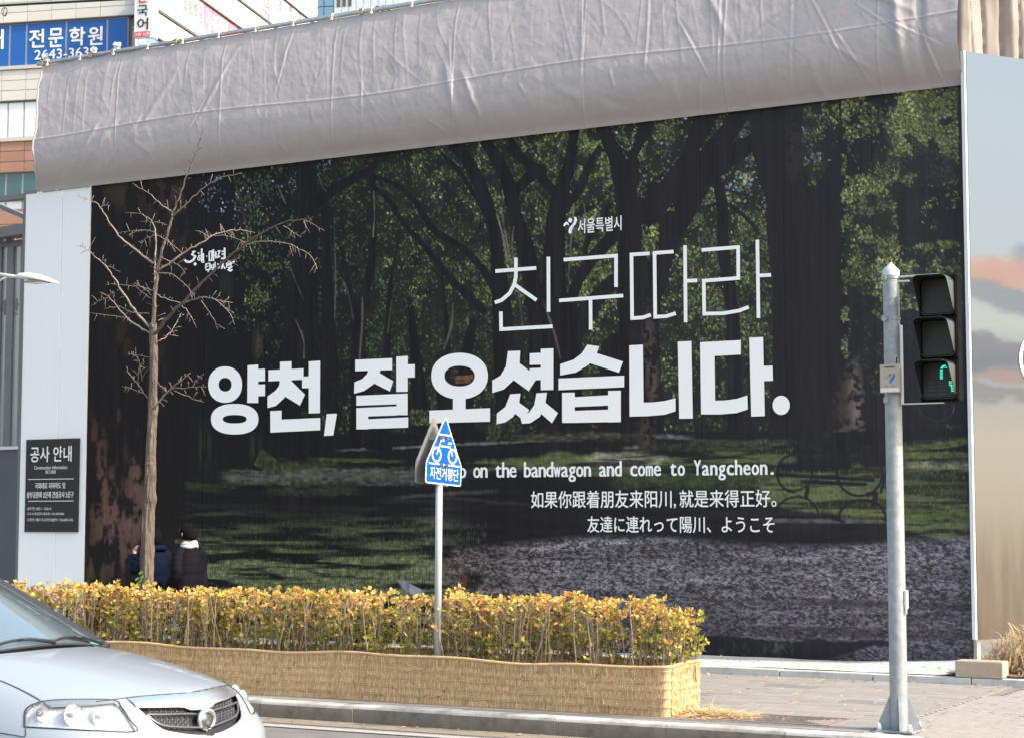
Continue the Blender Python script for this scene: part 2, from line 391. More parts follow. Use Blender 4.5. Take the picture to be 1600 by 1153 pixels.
    S([(1122, 318), (1090, 330), (1068, 358), (1050, 380)], [5, 4, 3, 2]); S([(1135, 318), (1165, 340), (1186, 366)], [5, 5, 4]); S([(1131, 296), (1192, 313)], [2.5, 2]); S([(1120, 330), (1095, 352), (1080, 362)], [2, 1.5])
    # the great forked tree on the right
    z7 = lambda L: [(1160 + a / 2.62, 120 + b / 2.62) for a, b in L]
    poly(z7([(20, 90), (32, 180), (36, 260), (50, 330), (58, 420), (95, 500), (98, 600), (118, 780), (125, 1153), (112, 1400), (60, 1640), (760, 1640), (780, 1560), (800, 1500), (730, 1400), (560, 1400), (455, 1340), (450, 1200), (438, 1000), (420, 800), (405, 700), (430, 600), (480, 480), (520, 360), (570, 230), (600, 130), (640, 20), (430, 40), (402, 200), (372, 330), (320, 410), (298, 450), (275, 450), (243, 360), (242, 200), (262, 60), (150, 60)]), (28, 26, 27), rag=1.5, tex=.2)
    wash(1262, 205, 90, 22, (30, 30, 30), .75, NS, .42, 5)
    leaves((1255, 160, 1318, 290), 900, olive, D, .95)
    poly(z7([(395, 100), (440, 20), (640, 20), (600, 140), (560, 250), (500, 420), (430, 600), (300, 500), (330, 400), (380, 310), (402, 200)]), (27, 27, 29), rag=1.2, tex=.15)
    # foliage right of it
    leaves((1315, 130, 1530, 560), 15000, olive + [(130, 134, 84)], D * 0.9 + 0.03, .92)
    leaves((1395, 130, 1505, 240), 2500, olive + [(130, 134, 84)], D, .98); leaves((1320, 370, 1510, 480), 3500, olive + [(130, 134, 84)], D, .96)
    poly(z7([(640, 430), (690, 450), (760, 440), (850, 470), (930, 480), (930, 640), (860, 660), (760, 670), (690, 700), (640, 690), (632, 560)]), (30, 29, 31), .93, rag=4)
    poly(z7([(690, 240), (780, 300), (880, 330), (900, 430), (760, 440), (700, 380)]), (32, 34, 34), .75, rag=5)
    poly(z7([(425, 830), (520, 900), (560, 1000), (700, 960), (930, 1000), (960, 1200), (960, 1420), (440, 1420), (438, 1000)]), (28, 27, 30), .93, rag=4)
    leaves((1338, 500, 1400, 620), 300, deep, D); leaves((1440, 300, 1500, 360), 120, olive, D)
    # ground beyond, under the trees
    for (x0, x1, yt, yb) in ((140, 1530, 672, 840),):
        g = np.clip((PYm - (676 - (PXm - 140) * 0.006)) / 6, 0, 1)
        img[:] = img * (1 - g[..., None]) + np.array((24, 24, 25)) * (0.8 + 0.4 * NH[..., None]) * g[..., None]
    S([(462, 560), (460, 690), (456, 735)], [66, 84, 120], rag=3); S([(560, 560), (562, 700)], [30, 40], rag=2); S([(850, 600), (870, 660), (868, 695)], [40, 52, 66], rag=2); S([(975, 560), (978, 650), (976, 708)], [76, 76, 96], rag=2)
    S([(690, 560), (696, 672)], [20, 26], rag=1)
    wash(400, 640, 120, 70, (22, 21, 24), .85)
    # lit grass, paths and shade bands
    def band(x0, y0, x1, y1, th, col, a=1.0, n=3, k=NH):
        t = (PXm - x0) / (x1 - x0); yc = y0 + (y1 - y0) * t; v = np.abs(PYm - yc) / (th * .62); e = np.clip(np.minimum(t, 1 - t) * (x1 - x0) / 26 + .5, 0, 1)
        m = np.clip((1.35 - v ** 1.6) * 1.0 + (NH - .5) * 2.2 + (NG - .5) * 1.1 - .15, 0, 1) * e * np.clip(2.2 - v, 0, 1) * a
        c = np.asarray(col, float) * (.55 + .9 * NG[..., None]); img[:] = img * (1 - m[..., None]) + c * m[..., None]
    def turf(pts, col, a=1.0):
        q = P2C(pts); mm = np.zeros((CH_, CW_)); sl = bbox(q, 14); x = XX[sl] + (NB[sl] - .5) * 26; y = YY[sl] + (NS[sl] - .5) * 14; ins = np.zeros(x.shape, bool)
        for i in range(len(q)):
            xa, ya = q[i]; xb, yb = q[(i + 1) % len(q)]
            if ya != yb: ins ^= ((ya > y) != (yb > y)) & (x < (xb - xa) * (y - ya) / (yb - ya) + xa)
        m = ins.astype(float)
        for _ in range(6): m = (m + np.roll(m, 1, 0) + np.roll(m, -1, 0) + np.roll(m, 1, 1) + np.roll(m, -1, 1)) / 5
        lit = np.clip((NH[sl] - .44) * 7 + .5, .12, 1); m = m * a; c = np.asarray(col, float) * (.35 + .95 * lit * (.6 + .8 * NG[sl]))[..., None]
        img[sl] = img[sl] * (1 - m[..., None]) + c * m[..., None]
    def blades(box, n, cols, L0=2, L1=5, th=34):
        x0, y0, x1, y1 = box
        for i in range(n):
            c = P2C([(R.uniform(x0, x1), R.uniform(y0, y1))])[0]; a, b = int(c[0]), int(c[1])
            if not (4 < a < CW_ - 5 and 8 < b < CH_ - 4): continue
            px = img[b, a]
            if px[1] < th or px[1] < px[0] * .98: continue
            col = np.array(cols[R.randint(len(cols))], float) * R.uniform(.6, 1.1); sl_ = R.uniform(-.5, .5)
            for q in range(R.randint(L0, L1)):
                aa = min(CW_ - 1, max(0, a + int(q * sl_))); img[b - q, aa] = img[b - q, aa] * .4 + col * .6
    band(532, 703, 816, 690, 4, (84, 82, 84)); band(600, 700, 860, 688, 2, (100, 98, 100), .7)
    band(816, 683, 1000, 680, 12, (78, 78, 52), .8); band(850, 690, 905, 687, 5, (92, 90, 84), .7); band(1020, 680, 1075, 682, 6, (120, 116, 112), .9)
    band(490, 717, 624, 721, 5, (62, 74, 40)); band(440, 727, 530, 735, 18, (54, 64, 38), .9); band(350, 748, 660, 745, 22, (74, 78, 62), .9, k=NS)
    band(350, 742, 640, 741, 12, (86, 86, 82), .8, k=NF); band(420, 764, 560, 768, 12, (46, 52, 36), .9); band(560, 750, 760, 738, 16, (70, 70, 68), .55, k=NF); band(620, 776, 770, 768, 6, (82, 82, 80), .6)
    band(270, 757, 350, 762, 16, (46, 56, 34), .8, k=NF); poly([(395, 725), (408, 698), (420, 708), (436, 722), (470, 735), (420, 740)], (58, 66, 38), .9, rag=2, noise=NF, tex=.5)
    turf([(735, 722), (860, 706), (1214, 716), (1214, 734), (900, 742), (740, 732)], (68, 74, 46), .9)
    turf([(905, 712), (1000, 700), (1050, 712), (1030, 728), (930, 730)], (122, 120, 104), .7)
    band(960, 752, 1230, 748, 26, (52, 66, 34), .85, k=NF); band(1010, 700, 1250, 704, 12, (38, 46, 30), .9); band(1080, 690, 1240, 692, 8, (60, 70, 42), .6); band(1000, 765, 1200, 770, 12, (34, 42, 26), .8)
    # bright sunlit grass right, behind the bench
    turf([(1180, 756), (1240, 740), (1330, 730), (1530, 722), (1530, 852), (1460, 852), (1400, 826), (1300, 806), (1240, 800), (1185, 784)], (74, 78, 48), .9)
    turf([(1100, 702), (1250, 704), (1250, 718), (1150, 716)], (72, 78, 46), .75)
    band(1412, 702, 1522, 688, 10, (78, 86, 42), .95); band(1400, 694, 1522, 680, 4, (34, 36, 28), .9); band(1415, 726, 1522, 727, 9, (108, 106, 84), .95, k=NF); band(1400, 712, 1522, 709, 9, (90, 98, 50), .8, k=NF)
    band(1400, 742, 1530, 748, 16, (34, 38, 28), .9); band(1410, 768, 1530, 772, 12, (44, 52, 30), .8, k=NF); band(1400, 800, 1530, 806, 22, (74, 88, 42), .8, k=NF); band(1330, 756, 1400, 752, 12, (58, 86, 44), .8, k=NF)
    band(1240, 700, 1400, 700, 22, (28, 28, 26), .9)
    blades((1180, 690, 1525, 850), 2600, [(108, 114, 68), (84, 92, 50), (66, 76, 40)]); blades((350, 690, 1220, 770), 2200, [(98, 102, 74), (78, 86, 54), (60, 68, 40)], 1, 4)
    # near shade
    poly([(640, 782), (1200, 790), (1380, 820), (1500, 846), (1530, 862), (640, 845)], (25, 24, 26), .92, rag=2, tex=.35, noise=NH, soft=2)
    band(1200, 812, 1400, 814, 6, (92, 88, 88), .7); band(640, 772, 860, 790, 5, (60, 52, 50), .6, k=NF)
    # near grass left
    g = np.clip((PYm - (772 + 10 * np.sin(PXm / 60.))) / 60, 0, 1) * np.clip((720 - PXm + 60 * (NL - .5)) / 40, 0, 1) * (PXm > 250)
    base = np.array((60, 63, 42)) * (0.20 + 1.0 * np.clip((NH - .42) * 5 + .4, 0, 1.2)[..., None] * (0.45 + 1.0 * NG[..., None])) * (1 + .38 * np.clip((PYm - 840) / 40, 0, 1))[..., None]
    k = g * np.clip(((PYm - 770) / 110 + (NH - .5) * 2.4), 0, 1)
    img[:] = img * (1 - k[..., None]) + base * k[..., None]
    for i in range(9500):
        x = R.uniform(250, 760); y = 815 + 125 * R.rand() ** .8
        c = P2C([(x, y)])[0]; a, b = int(c[0]), int(c[1])
        if 4 < a < CW_ - 5 and 6 < b < CH_ - 4:
            if NH[b, a] < .46 and R.rand() < .88: continue
            L = R.randint(2, 6); col = np.array([(84, 88, 58), (66, 72, 46), (104, 106, 86), (54, 60, 38)][R.randint(4)]) * R.uniform(.5, 1.0)
            if y > 868 and R.rand() < .34: col = np.array((128, 136, 150)) * R.uniform(.6, 1); L = R.randint(1, 3)
            for q in range(L):
                aa = min(CW_ - 1, a + int(q * R.uniform(-.4, .4))); img[b - q, aa] = img[b - q, aa] * .35 + col * .65
    # gravel right
    NG2 = vnoise(3.0, 1.5, 15, 2) * .62 + NG * .38
    edge = 838 + 8 * np.sin(PXm / 90.) + 14 * (NL - .5)
    g = np.clip((PYm - edge) / 14, 0, 1) * np.clip((PXm - 700 + 200 * (NB - .5) + (PYm - 900) * 0.4) / 50, 0, 1)
    lum = 0.86 + 0.34 * np.clip((NH - .35) * 2.4, 0, 1)
    warm = np.clip((900 - PXm) / 250, 0, 1)[..., None]
    col = np.array((110, 106, 112)) * (1 - warm) + np.array((116, 98, 90)) * warm
    sp = np.clip((NG2 - .33) * 3.6, 0, 1) * (.80 + .4 * R.rand(CH_, CW_)); lum = lum * (.84 + .34 * NGB)
    lum = lum * (1.06 - .30 * np.clip((PYm - 915) / 110, 0, 1)); base = col * (lum * (0.34 + 0.70 * sp))[..., None]
    img[:] = img * (1 - g[..., None]) + base * g[..., None]
    for i in range(9000):
        x = R.uniform(690, 1522); y = 845 + 185 * R.rand()
        c = P2C([(x, y)])[0]; a, b = int(c[0]), int(c[1])
        if 6 < a < CW_ - 7 and 3 < b < CH_ - 4 and g[b, a] > .5:
            wd = R.randint(1, 4); col = np.array([(44, 32, 30), (30, 24, 26), (60, 42, 38), (140, 140, 160), (36, 28, 28)][R.randint(5)])
            if R.rand() < .02: col = np.array((96, 52, 42)); wd = 4
            img[b, a:a + wd] = img[b, a:a + wd] * .35 + col * .65
    for (x0, y0, x1, y1, t, a) in ((1000, 860, 1160, 858, 5, .6), (1250, 940, 1530, 948, 10, .75), (1080, 935, 1270, 945, 6, .5), (1180, 985, 1530, 992, 12, .65), (1050, 870, 1530, 900, 5, .25), (900, 955, 1150, 985, 18, .4), (1300, 960, 1530, 968, 6, .5)):
        band(x0, y0, x1, y1, t, (40, 32, 34), a * .75)
    poly([(1080, 988), (1180, 996), (1270, 1000), (1420, 1002), (1330, 1016), (1260, 1045), (1080, 1045)], (22, 22, 24), .92, rag=3, soft=1)
    for i in range(26):
        x0 = R.uniform(1120, 1240); y0 = R.uniform(1004, 1028); S([(x0, y0), (x0 + R.uniform(-9, 9), y0 - R.uniform(4, 12))], [1.6, .6], (70, 82, 56), alpha=.6)
    wash(1213, 1008, 9, 12, (96, 100, 88), .5, NF, .5, 6)
    poly([(620, 905), (634, 908), (664, 922), (660, 932), (640, 926), (628, 918)], (140, 146, 160), .85, rag=.5); poly([(722, 900), (730, 898), (729, 916), (724, 914)], (110, 54, 44), .9)
    # small things in the print: litter bin, sign board, bushes, bicycle
    poly([(570, 702), (574, 690), (590, 686), (608, 690), (614, 700), (612, 704)], (22, 21, 23), 1); poly([(712, 588), (739, 585), (740, 592), (712, 594)], (120, 88, 52), .9); poly([(712, 595), (736, 593), (736, 598), (712, 599)], (104, 76, 46), .9)
    leaves((640, 640, 670, 664), 200, olive, None, .8); leaves((760, 650, 815, 690), 600, deep, None, 1.0); leaves((470, 640, 510, 665), 200, deep, None); leaves((515, 590, 548, 680), 300, deep + olive, D, .9)
    # lit bark
    for (p, w_, c) in (
                       ([(584, 300), (585, 340), (583, 370)], [2.5, 2.5], (140, 132, 118)), ([(522, 340), (524, 420), (523, 500)], [1.8, 2.2], (92, 84, 72)), ([(776, 335), (786, 370), (793, 410)], [2, 3, 2], (118, 104, 96)), ([(783, 325), (790, 370), (800, 420)], [2, 2.4, 2], (110, 98, 90)), ([(803, 355), (800, 380), (802, 410)], [2, 2], (96, 86, 78)),
                       ([(896, 320), (896, 345), (893, 370), (888, 440)], [3, 3, 2], (116, 100, 92)), ([(912, 318), (914, 335), (908, 352)], [2.4, 2], (120, 108, 100)), ([(534, 436), (545, 462), (552, 500)], [2.4, 2], (84, 76, 64)), ([(708, 475), (705, 510), (694, 545)], [2, 3, 3], (96, 84, 72)), ([(612, 470), (606, 520)], [2, 2.6], (84, 74, 62)),
                       ([(566, 465), (566, 500), (562, 560)], [3, 4, 4], (88, 74, 68)), ([(454, 420), (466, 450), (475, 470)], [2, 2], (76, 72, 60)), ([(462, 500), (474, 530), (475, 560)], [2.4, 3], (84, 80, 70)), ([(497, 272), (504, 292), (510, 300)], [2, 2.4], (92, 86, 80)), ([(366, 280), (380, 330), (386, 370)], [2.4, 3, 2], (66, 58, 50)), ([(436, 296), (446, 318)], [4, 3], (96, 92, 88)),
                       ([(804, 420), (812, 470), (818, 520)], [2, 3, 2], (84, 66, 58)), ([(848, 470), (866, 520), (876, 560)], [2, 4, 3], (92, 82, 76)), ([(626, 520), (634, 548)], [2, 2], (96, 70, 66)), ([(640, 480), (655, 462)], [1.4, 1], (92, 88, 70))):
        S(p, w_, c, rag=.8, tex=.6, alpha=.85)
    for (cx, cy, rx, ry, c, a) in ((405, 535, 10, 26, (70, 60, 50), .8), (352, 445, 14, 26, (52, 46, 38), .7), (400, 700, 10, 26, (60, 66, 36), .7), (325, 700, 16, 50, (44, 46, 32), .7), (318, 690, 8, 30, (56, 58, 38), .7)):
        wash(cx, cy, rx, ry, c, a, NV, .5, 7)
    for (cx, cy, rx, ry, c, a) in ((1333, 600, 12, 34, (104, 92, 78), .9), (1338, 645, 13, 34, (116, 102, 88), .95), (1318, 640, 14, 44, (66, 58, 50), .7), (1320, 675, 26, 12, (78, 70, 58), .8), (1014, 540, 10, 60, (82, 70, 62), .85), (1020, 600, 9, 50, (88, 74, 64), .85), (1012, 680, 14, 34, (74, 62, 50), .85), (1240, 230, 10, 60, (50, 46, 42), .7), (1262, 160, 20, 60, (40, 36, 36), .6)):
        wash(cx, cy, rx, ry, c, a, NQ * .5 + NF * .5, .49, 8)
    # great dark trunk at the far left with flakes of lit bark
    poly([(130, 280), (310, 270), (322, 420), (318, 560), (300, 700), (262, 930), (130, 930)], (26, 22, 22), .9, rag=3)
    for (cx, cy, rx, ry, c, a) in ((200, 300, 50, 26, (72, 60, 50), .75), (262, 310, 26, 40, (74, 62, 54), .8), (250, 380, 30, 50, (58, 48, 44), .6), (284, 380, 9, 70, (60, 48, 42), .7), (152, 310, 8, 20, (64, 54, 46), .7), (195, 520, 20, 46, (62, 46, 38), .8), (252, 560, 8, 60, (58, 48, 42), .6), (210, 480, 14, 20, (56, 44, 38), .7), (164, 490, 8, 40, (44, 38, 34), .7),
        (150, 690, 16, 40, (104, 76, 66), .7), (182, 650, 10, 16, (92, 66, 50), .7), (160, 760, 18, 50, (112, 84, 74), .85), (170, 830, 26, 60, (122, 94, 88), .85), (214, 750, 16, 60, (118, 92, 86), .9), (206, 820, 22, 40, (122, 94, 90), .85), (190, 860, 16, 30, (112, 84, 80), .8), (145, 880, 14, 46, (90, 76, 50), .8), (150, 915, 14, 22, (92, 80, 46), .8), (245, 880, 12, 50, (58, 62, 40), .5), (178, 915, 14, 10, (82, 74, 44), .6)):
        wash(cx, cy, rx * 1.15, ry * 1.1, tuple(q * f_ for q, f_ in zip(c, (.84, .82, .78))), min(1, a * 1.1), NQ * .7 + NF * .15 + NB * .15, .535, 9)
    # iron bench
    BK = (24, 24, 25)
    z8 = lambda L: [(1160 + a / 2.4027, 560 + b / 2.4027) for a, b in L]
    S(z8([(360, 325), (450, 345), (545, 350)]), 7, BK); S(z8([(340, 300), (545, 295)]), 16, BK); S(z8([(230, 350), (545, 355)]), 2.5, BK); S(z8([(130, 435), (490, 455)]), 5, BK); S(z8([(225, 462), (460, 472)]), 5, BK)
    def arc(cx, cy, rx, ry, a0, a1, w_): S(z8([(cx + rx * math.cos(math.radians(a)), cy + ry * math.sin(math.radians(a))) for a in np.linspace(a0, a1, 14)]), w_, BK, tex=.1)
    arc(440, 430, 85, 85, -80, 250, 3.2); arc(195, 430, 65, 70, 90, 270, 3); arc(200, 425, 62, 68, -10, 90, 2.5); arc(450, 600, 88, 70, 180, 360, 3.4); arc(205, 590, 80, 72, 180, 360, 2.6); S(z8([(470, 510), (500, 505), (490, 545)]), 6, BK); S(z8([(245, 485), (240, 515)]), 6, BK); S(z8([(530, 350), (540, 420), (520, 500)]), 4, BK); S(z8([(355, 605), (380, 612)]), 3, BK); S(z8([(525, 600), (545, 608)]), 3, BK)
    # faint vertical banding of the ink, sheet by sheet, and ink grain
    vb = vnoise(3, 9999, 21, 2)
    img[:] = img * (1 + 0.10 * (vb[..., None] - .5)) + 3 * (vb[..., None] - .5)
    img[:] += (R.rand(CH_, CW_, 1) - .5) * 3
paint()
img = np.maximum(img - 12, 0); FLR = (12 + 22 * np.clip((PXm - 450) / 1000, 0, 1))[..., None] * np.array((.96, .93, 1.04)); img = FLR + img * (1 - FLR / 255)  # blacks lifted more towards the right: glare painted into the print colours
img = np.clip(img, 8, 245)
LIN = (s2l(img) / 1.02).astype(np.float32)

M_PRINT = mat('printed_sheet', (0.5, 0.5, 0.5), rough=0.5, attr='ink', spec=0.14, bump=0.02, bscale=3)
M_WHITE = mat('white_vinyl', (0.84, 0.84, 0.84), rough=0.45, spec=0.35, col2=(0.82, 0.825, 0.835), nscale=1.2)
M_PANEL = mat('white_panel', (0.76, 0.765, 0.78), rough=0.42, spec=0.4, col2=(0.735, 0.745, 0.765), nscale=0.8, stretch=(3, 1, .3))
M_EDGE = mat('panel_edge', (0.7, 0.7, 0.72), rough=0.4, metal=0.0)

hoard = thing('printed_hoarding', 'long construction hoarding printed with a shady park picture and white lettering', 'hoarding', (X0W, YW, 0.15))
NP = 12
cuts = [round(i * (CW_ - 1) / NP) for i in range(NP + 1)]
for i in range(NP):
    a, b = cuts[i], cuts[i + 1]
    dy = 0.0012 * math.sin(i * 2.3)
    sub = np.stack([GX[:, a:b + 1], np.full((CH_, b + 1 - a), YW + dy), GZ[:, a:b + 1]], -1)
    # edges turned back a little so that each joint is a real shallow groove
    sub[:, 0, 1] += 0.006; sub[:, -1, 1] += 0.006
    h_, w2 = sub.shape[:2]
    me = bpy.data.meshes.new('print_panel')
    nv = h_ * w2; me.vertices.add(nv); v = sub.reshape(-1, 3) - np.array([X0W, YW, 0.15]); me.vertices.foreach_set('co', v.astype(np.float32).ravel())
    idx = np.arange(nv).reshape(h_, w2); q = np.stack([idx[:-1, :-1], idx[1:, :-1], idx[1:, 1:], idx[:-1, 1:]], -1).reshape(-1, 4)
    me.loops.add(q.size); me.loops.foreach_set('vertex_index', q.ravel().astype(np.int32))
    me.polygons.add(len(q)); me.polygons.foreach_set('loop_start', (np.arange(len(q)) * 4).astype(np.int32))
    me.update(calc_edges=True)
    at = me.color_attributes.new('ink', 'FLOAT_COLOR', 'POINT')
    c4 = np.ones((nv, 4), np.float32); c4[:, :3] = LIN[:, a:b + 1].reshape(-1, 3); at.data.foreach_set('color', c4.ravel())
    me.materials.append(M_PRINT)
    o = bpy.data.objects.new('print_panel', me); COL.objects.link(o); o.parent = hoard
bk = MB(); bk.box(X0W + .01, X1W - .01, YW + 0.012, YW + 0.10, 0.05, Z1W); bk.build('backing_board', mat('board_back', (0.25, 0.24, 0.22), 0.8), hoard)

# ---- lettering on the print, each line a part
class Let:
    def __init__(s): s.mb = MB(); s.k = 0
    def nx(s): s.k += 1; return YW - 0.0035 - 0.0004 * s.k
    def pg(s, pts):
        Y = s.nx(); q = [Vector(atY(x, y, Y)) for x, y in pts]
        s.mb.add(q, [tuple(range(len(q)))])
    def ring(s, cx, cy, rx, ry, ix, iy, icx=None, icy=None, rot=0.0, sup=2.0):
        Y = s.nx(); n = 56; icx = cx if icx is None else icx; icy = cy if icy is None else icy; vs = []
        def pt(a, x0, y0, a_, b_):
            c, si = math.cos(a), math.sin(a); e = 2 / sup
            u = a_ * math.copysign(abs(c) ** e, c); w2 = b_ * math.copysign(abs(si) ** e, si)
            return x0 + u, y0 + w2 + u * rot
        for i in range(n):
            a = 2 * math.pi * i / n; vs.append(atY(*pt(a, cx, cy, rx, ry), Y)); vs.append(atY(*pt(a, icx, icy, ix, iy), Y))
        s.mb.add(vs, [(2 * i, 2 * ((i + 1) % n), 2 * ((i + 1) % n) + 1, 2 * i + 1) for i in range(n)])
    def disc(s, cx, cy, rx, ry):
        s.pg([(cx + rx * math.cos(a), cy + ry * math.sin(a)) for a in np.linspace(0, 2 * math.pi, 40, endpoint=False)])
    def line(s, pts, w_):
        """stroke of constant width with square ends (photo px)"""
        Y = s.nx(); pts = [np.array(p, float) for p in pts]; L = []; Rr = []
        for i, p in enumerate(pts):
            if i == 0: t = pts[1] - p
            elif i == len(pts) - 1: t = p - pts[i - 1]
            else:
                t1 = (p - pts[i - 1]); t1 /= np.linalg.norm(t1); t2 = (pts[i + 1] - p); t2 /= np.linalg.norm(t2); t = t1 + t2
            t = t / np.linalg.norm(t); nrm = np.array((-t[1], t[0])); k = 1.0
            if 0 < i < len(pts) - 1: k = 1 / max(0.4, float(np.dot(t, t2)))
            L.append(p + nrm * w_ / 2 * k); Rr.append(p - nrm * w_ / 2 * k)
        vs = [atY(a[0], a[1], Y) for a in L] + [atY(a[0], a[1], Y) for a in Rr]; n = len(pts)
        s.mb.add(vs, [(i, i + 1, n + i + 1, n + i) for i in range(n - 1)])
    def done(s, label):
        o = s.mb.build('lettering', M_WHITE, hoard); o['label'] = label; return o
zA = lambda L: [(300 + a / 3.478, 520 + b / 3.48) for a, b in L]        # left half of the bold line
zB = lambda L: [(660 + a / 2.667, 520 + b / 2.667) for a, b in L]       # right half
T = Let()
# yang
T.ring(300 + 180 / 3.478, 520 + 281 / 3.48, 92 / 3.478, 98 / 3.48, 35 / 3.478, 37 / 3.48, sup=2.15)
T.pg(zA([(302, 177), (360, 173), (360, 380), (300, 380)])); T.pg(zA([(358, 197), (397, 195), (397, 262), (358, 264)])); T.pg(zA([(358, 281), (397, 279), (397, 342), (358, 344)]))
T.ring(300 + 232 / 3.478, 520 + 468 / 3.48, 129 / 3.478, 83 / 3.48, 65 / 3.478, 23 / 3.48, sup=2.3)
# cheon
T.pg(zA([(478, 158), (541, 155), (541, 202), (478, 202)])); T.pg(zA([(415, 203), (606, 193), (606, 254), (415, 263)]))
T.pg(zA([(478, 250), (541, 246), (541, 290), (500, 355), (455, 396), (410, 408), (410, 345), (455, 312), (474, 285)]))
T.pg(zA([(524, 270), (540, 262), (614, 334), (587, 395), (505, 345)]))
T.pg(zA([(634, 156), (697, 152), (695, 435), (634, 437)])); T.pg(zA([(598, 238), (636, 236), (636, 300), (598, 300)]))
T.pg(zA([(425, 424), (487, 421), (487, 480), (455, 540), (426, 541)])); T.pg(zA([(450, 472), (697, 461), (697, 528), (426, 541)]))
# comma
T.pg(zA([(732, 440), (788, 438), (768, 556), (717, 559)]))
# jal
T.pg(zA([(887, 147), (1088, 138), (1088, 202), (887, 208)])); T.pg(zA([(960, 200), (1026, 198), (1018, 225), (985, 280), (935, 315), (881, 330), (882, 268), (925, 250), (950, 225)]))
T.pg(zA([(1000, 232), (1014, 215), (1094, 262), (1075, 318), (985, 272)]))
T.pg(zA([(1110, 130), (1173, 126), (1172, 319), (1110, 320)])); T.pg(zA([(1170, 172), (1211, 171), (1211, 242), (1170, 243)]))
T.pg(zA([(893, 341), (1172, 329), (1172, 385), (893, 395)])); T.pg(zA([(1111, 384), (1172, 382), (1172, 446), (1111, 446)])); T.pg(zA([(893, 408), (1112, 398), (1112, 448), (958, 453), (958, 472), (893, 474)]))
T.pg(zA([(893, 470), (958, 468), (958, 523), (893, 523)])); T.pg(zA([(956, 468), (1175, 458), (1175, 514), (956, 521)]))
# o
T.ring(660 + 155 / 2.667, 520 + 180 / 2.667, 118 / 2.667, 96 / 2.667, 63 / 2.667, 43 / 2.667, sup=2.15)
T.pg(zB([(127, 268), (180, 268), (180, 324), (127, 326)])); T.pg(zB([(29, 323), (282, 313), (282, 369), (29, 376)]))
# syeoss
T.pg(zB([(356, 77), (408, 75), (405, 130), (382, 195), (340, 235), (291, 250), (291, 198), (325, 178), (348, 140)])); T.pg(zB([(392, 138), (407, 128), (480, 185), (443, 242), (378, 195)]))
T.pg(zB([(493, 67), (546, 65), (546, 237), (493, 238)])); T.pg(zB([(447, 86), (494, 84), (494, 133), (447, 134)])); T.pg(zB([(447, 148), (494, 146), (494, 196), (447, 198)]))
T.pg(zB([(366, 255), (409, 252), (402, 300), (380, 348), (345, 372), (309, 380), (310, 335), (345, 308)])); T.pg(zB([(390, 298), (403, 290), (445, 320), (420, 362), (378, 330)]))
T.pg(zB([(475, 251), (519, 248), (512, 300), (490, 348), (450, 375), (415, 378), (408, 352), (445, 330), (466, 300)])); T.pg(zB([(500, 306), (515, 292), (565, 333), (540, 376), (490, 332)]))
# seup
T.pg(zB([(687, 50), (737, 57), (720, 105), (690, 135), (640, 165), (574, 177), (574, 131), (630, 112), (665, 85)])); T.pg(zB([(708, 92), (722, 84), (836, 120), (819, 166), (695, 126)]))
T.pg(zB([(567, 190), (841, 178), (841, 226), (567, 238)])); T.pg(zB([(582, 249), (635, 248), (635, 374), (582, 374)])); T.pg(zB([(774, 241), (827, 240), (827, 371), (774, 372)]))
T.pg(zB([(634, 267), (775, 259), (775, 302), (634, 308)])); T.pg(zB([(634, 324), (775, 319), (775, 371), (634, 374)]))
# ni
T.pg(zB([(862, 53), (919, 50), (922, 290), (863, 348)])); T.pg(zB([(900, 290), (960, 289), (1010, 283), (1055, 271), (1055, 326), (1010, 340), (940, 346), (863, 348)]))
T.pg(zB([(1064, 37), (1121, 35), (1127, 356), (1070, 357)]))
# da
T.pg(zB([(1157, 40), (1327, 31), (1327, 91), (1218, 97), (1220, 282), (1161, 338)])); T.pg(zB([(1200, 282), (1260, 281), (1310, 274), (1354, 260), (1356, 318), (1310, 333), (1240, 339), (1161, 339)]))
T.pg(zB([(1362, 21), (1420, 18), (1427, 346), (1370, 348)])); T.pg(zB([(1421, 138), (1459, 137), (1461, 199), (1423, 201)]))
T.disc(660 + 1495 / 2.667, 520 + 301 / 2.667, 36 / 2.667, 40 / 2.667)
T.done('large bold white Korean lettering across the middle of the print')
# thin line above
T = Let(); zC = lambda L: [(700 + a / 2.857, 310 + b / 2.857) for a, b in L]
W2 = 5.6
T.line(zC([(211, 326), (394, 312)]), W2); T.line(zC([(303, 266), (303, 350), (296, 385), (275, 425), (240, 455), (209, 466)]), W2); T.line(zC([(300, 388), (395, 455)]), W2); T.line(zC([(448, 262), (449, 508)]), W2)
T.line(zC([(236, 506), (237, 585), (467, 572)]), W2)
T.line(zC([(516, 275), (750, 257), (750, 397)]), W2); T.line(zC([(496, 457), (782, 435)]), W2); T.line(zC([(636, 445), (637, 587)]), W2)
T.line(zC([(900, 247), (819, 252), (822, 536), (870, 533), (905, 521)]), W2); T.line(zC([(1007, 239), (922, 245), (925, 530), (975, 527), (1017, 514)]), W2)
T.line(zC([(1058, 211), (1061, 554)]), W2); T.line(zC([(1059, 370), (1113, 367)]), W2)
T.line(zC([(1132, 232), (1295, 219), (1296, 357), (1142, 369), (1144, 516), (1230, 514), (1300, 502), (1342, 486)]), W2); T.line(zC([(1381, 186), (1386, 535)]), W2); T.line(zC([(1383, 346), (1442, 343)]), W2)
T.done('thin white Korean lettering above the bold line')
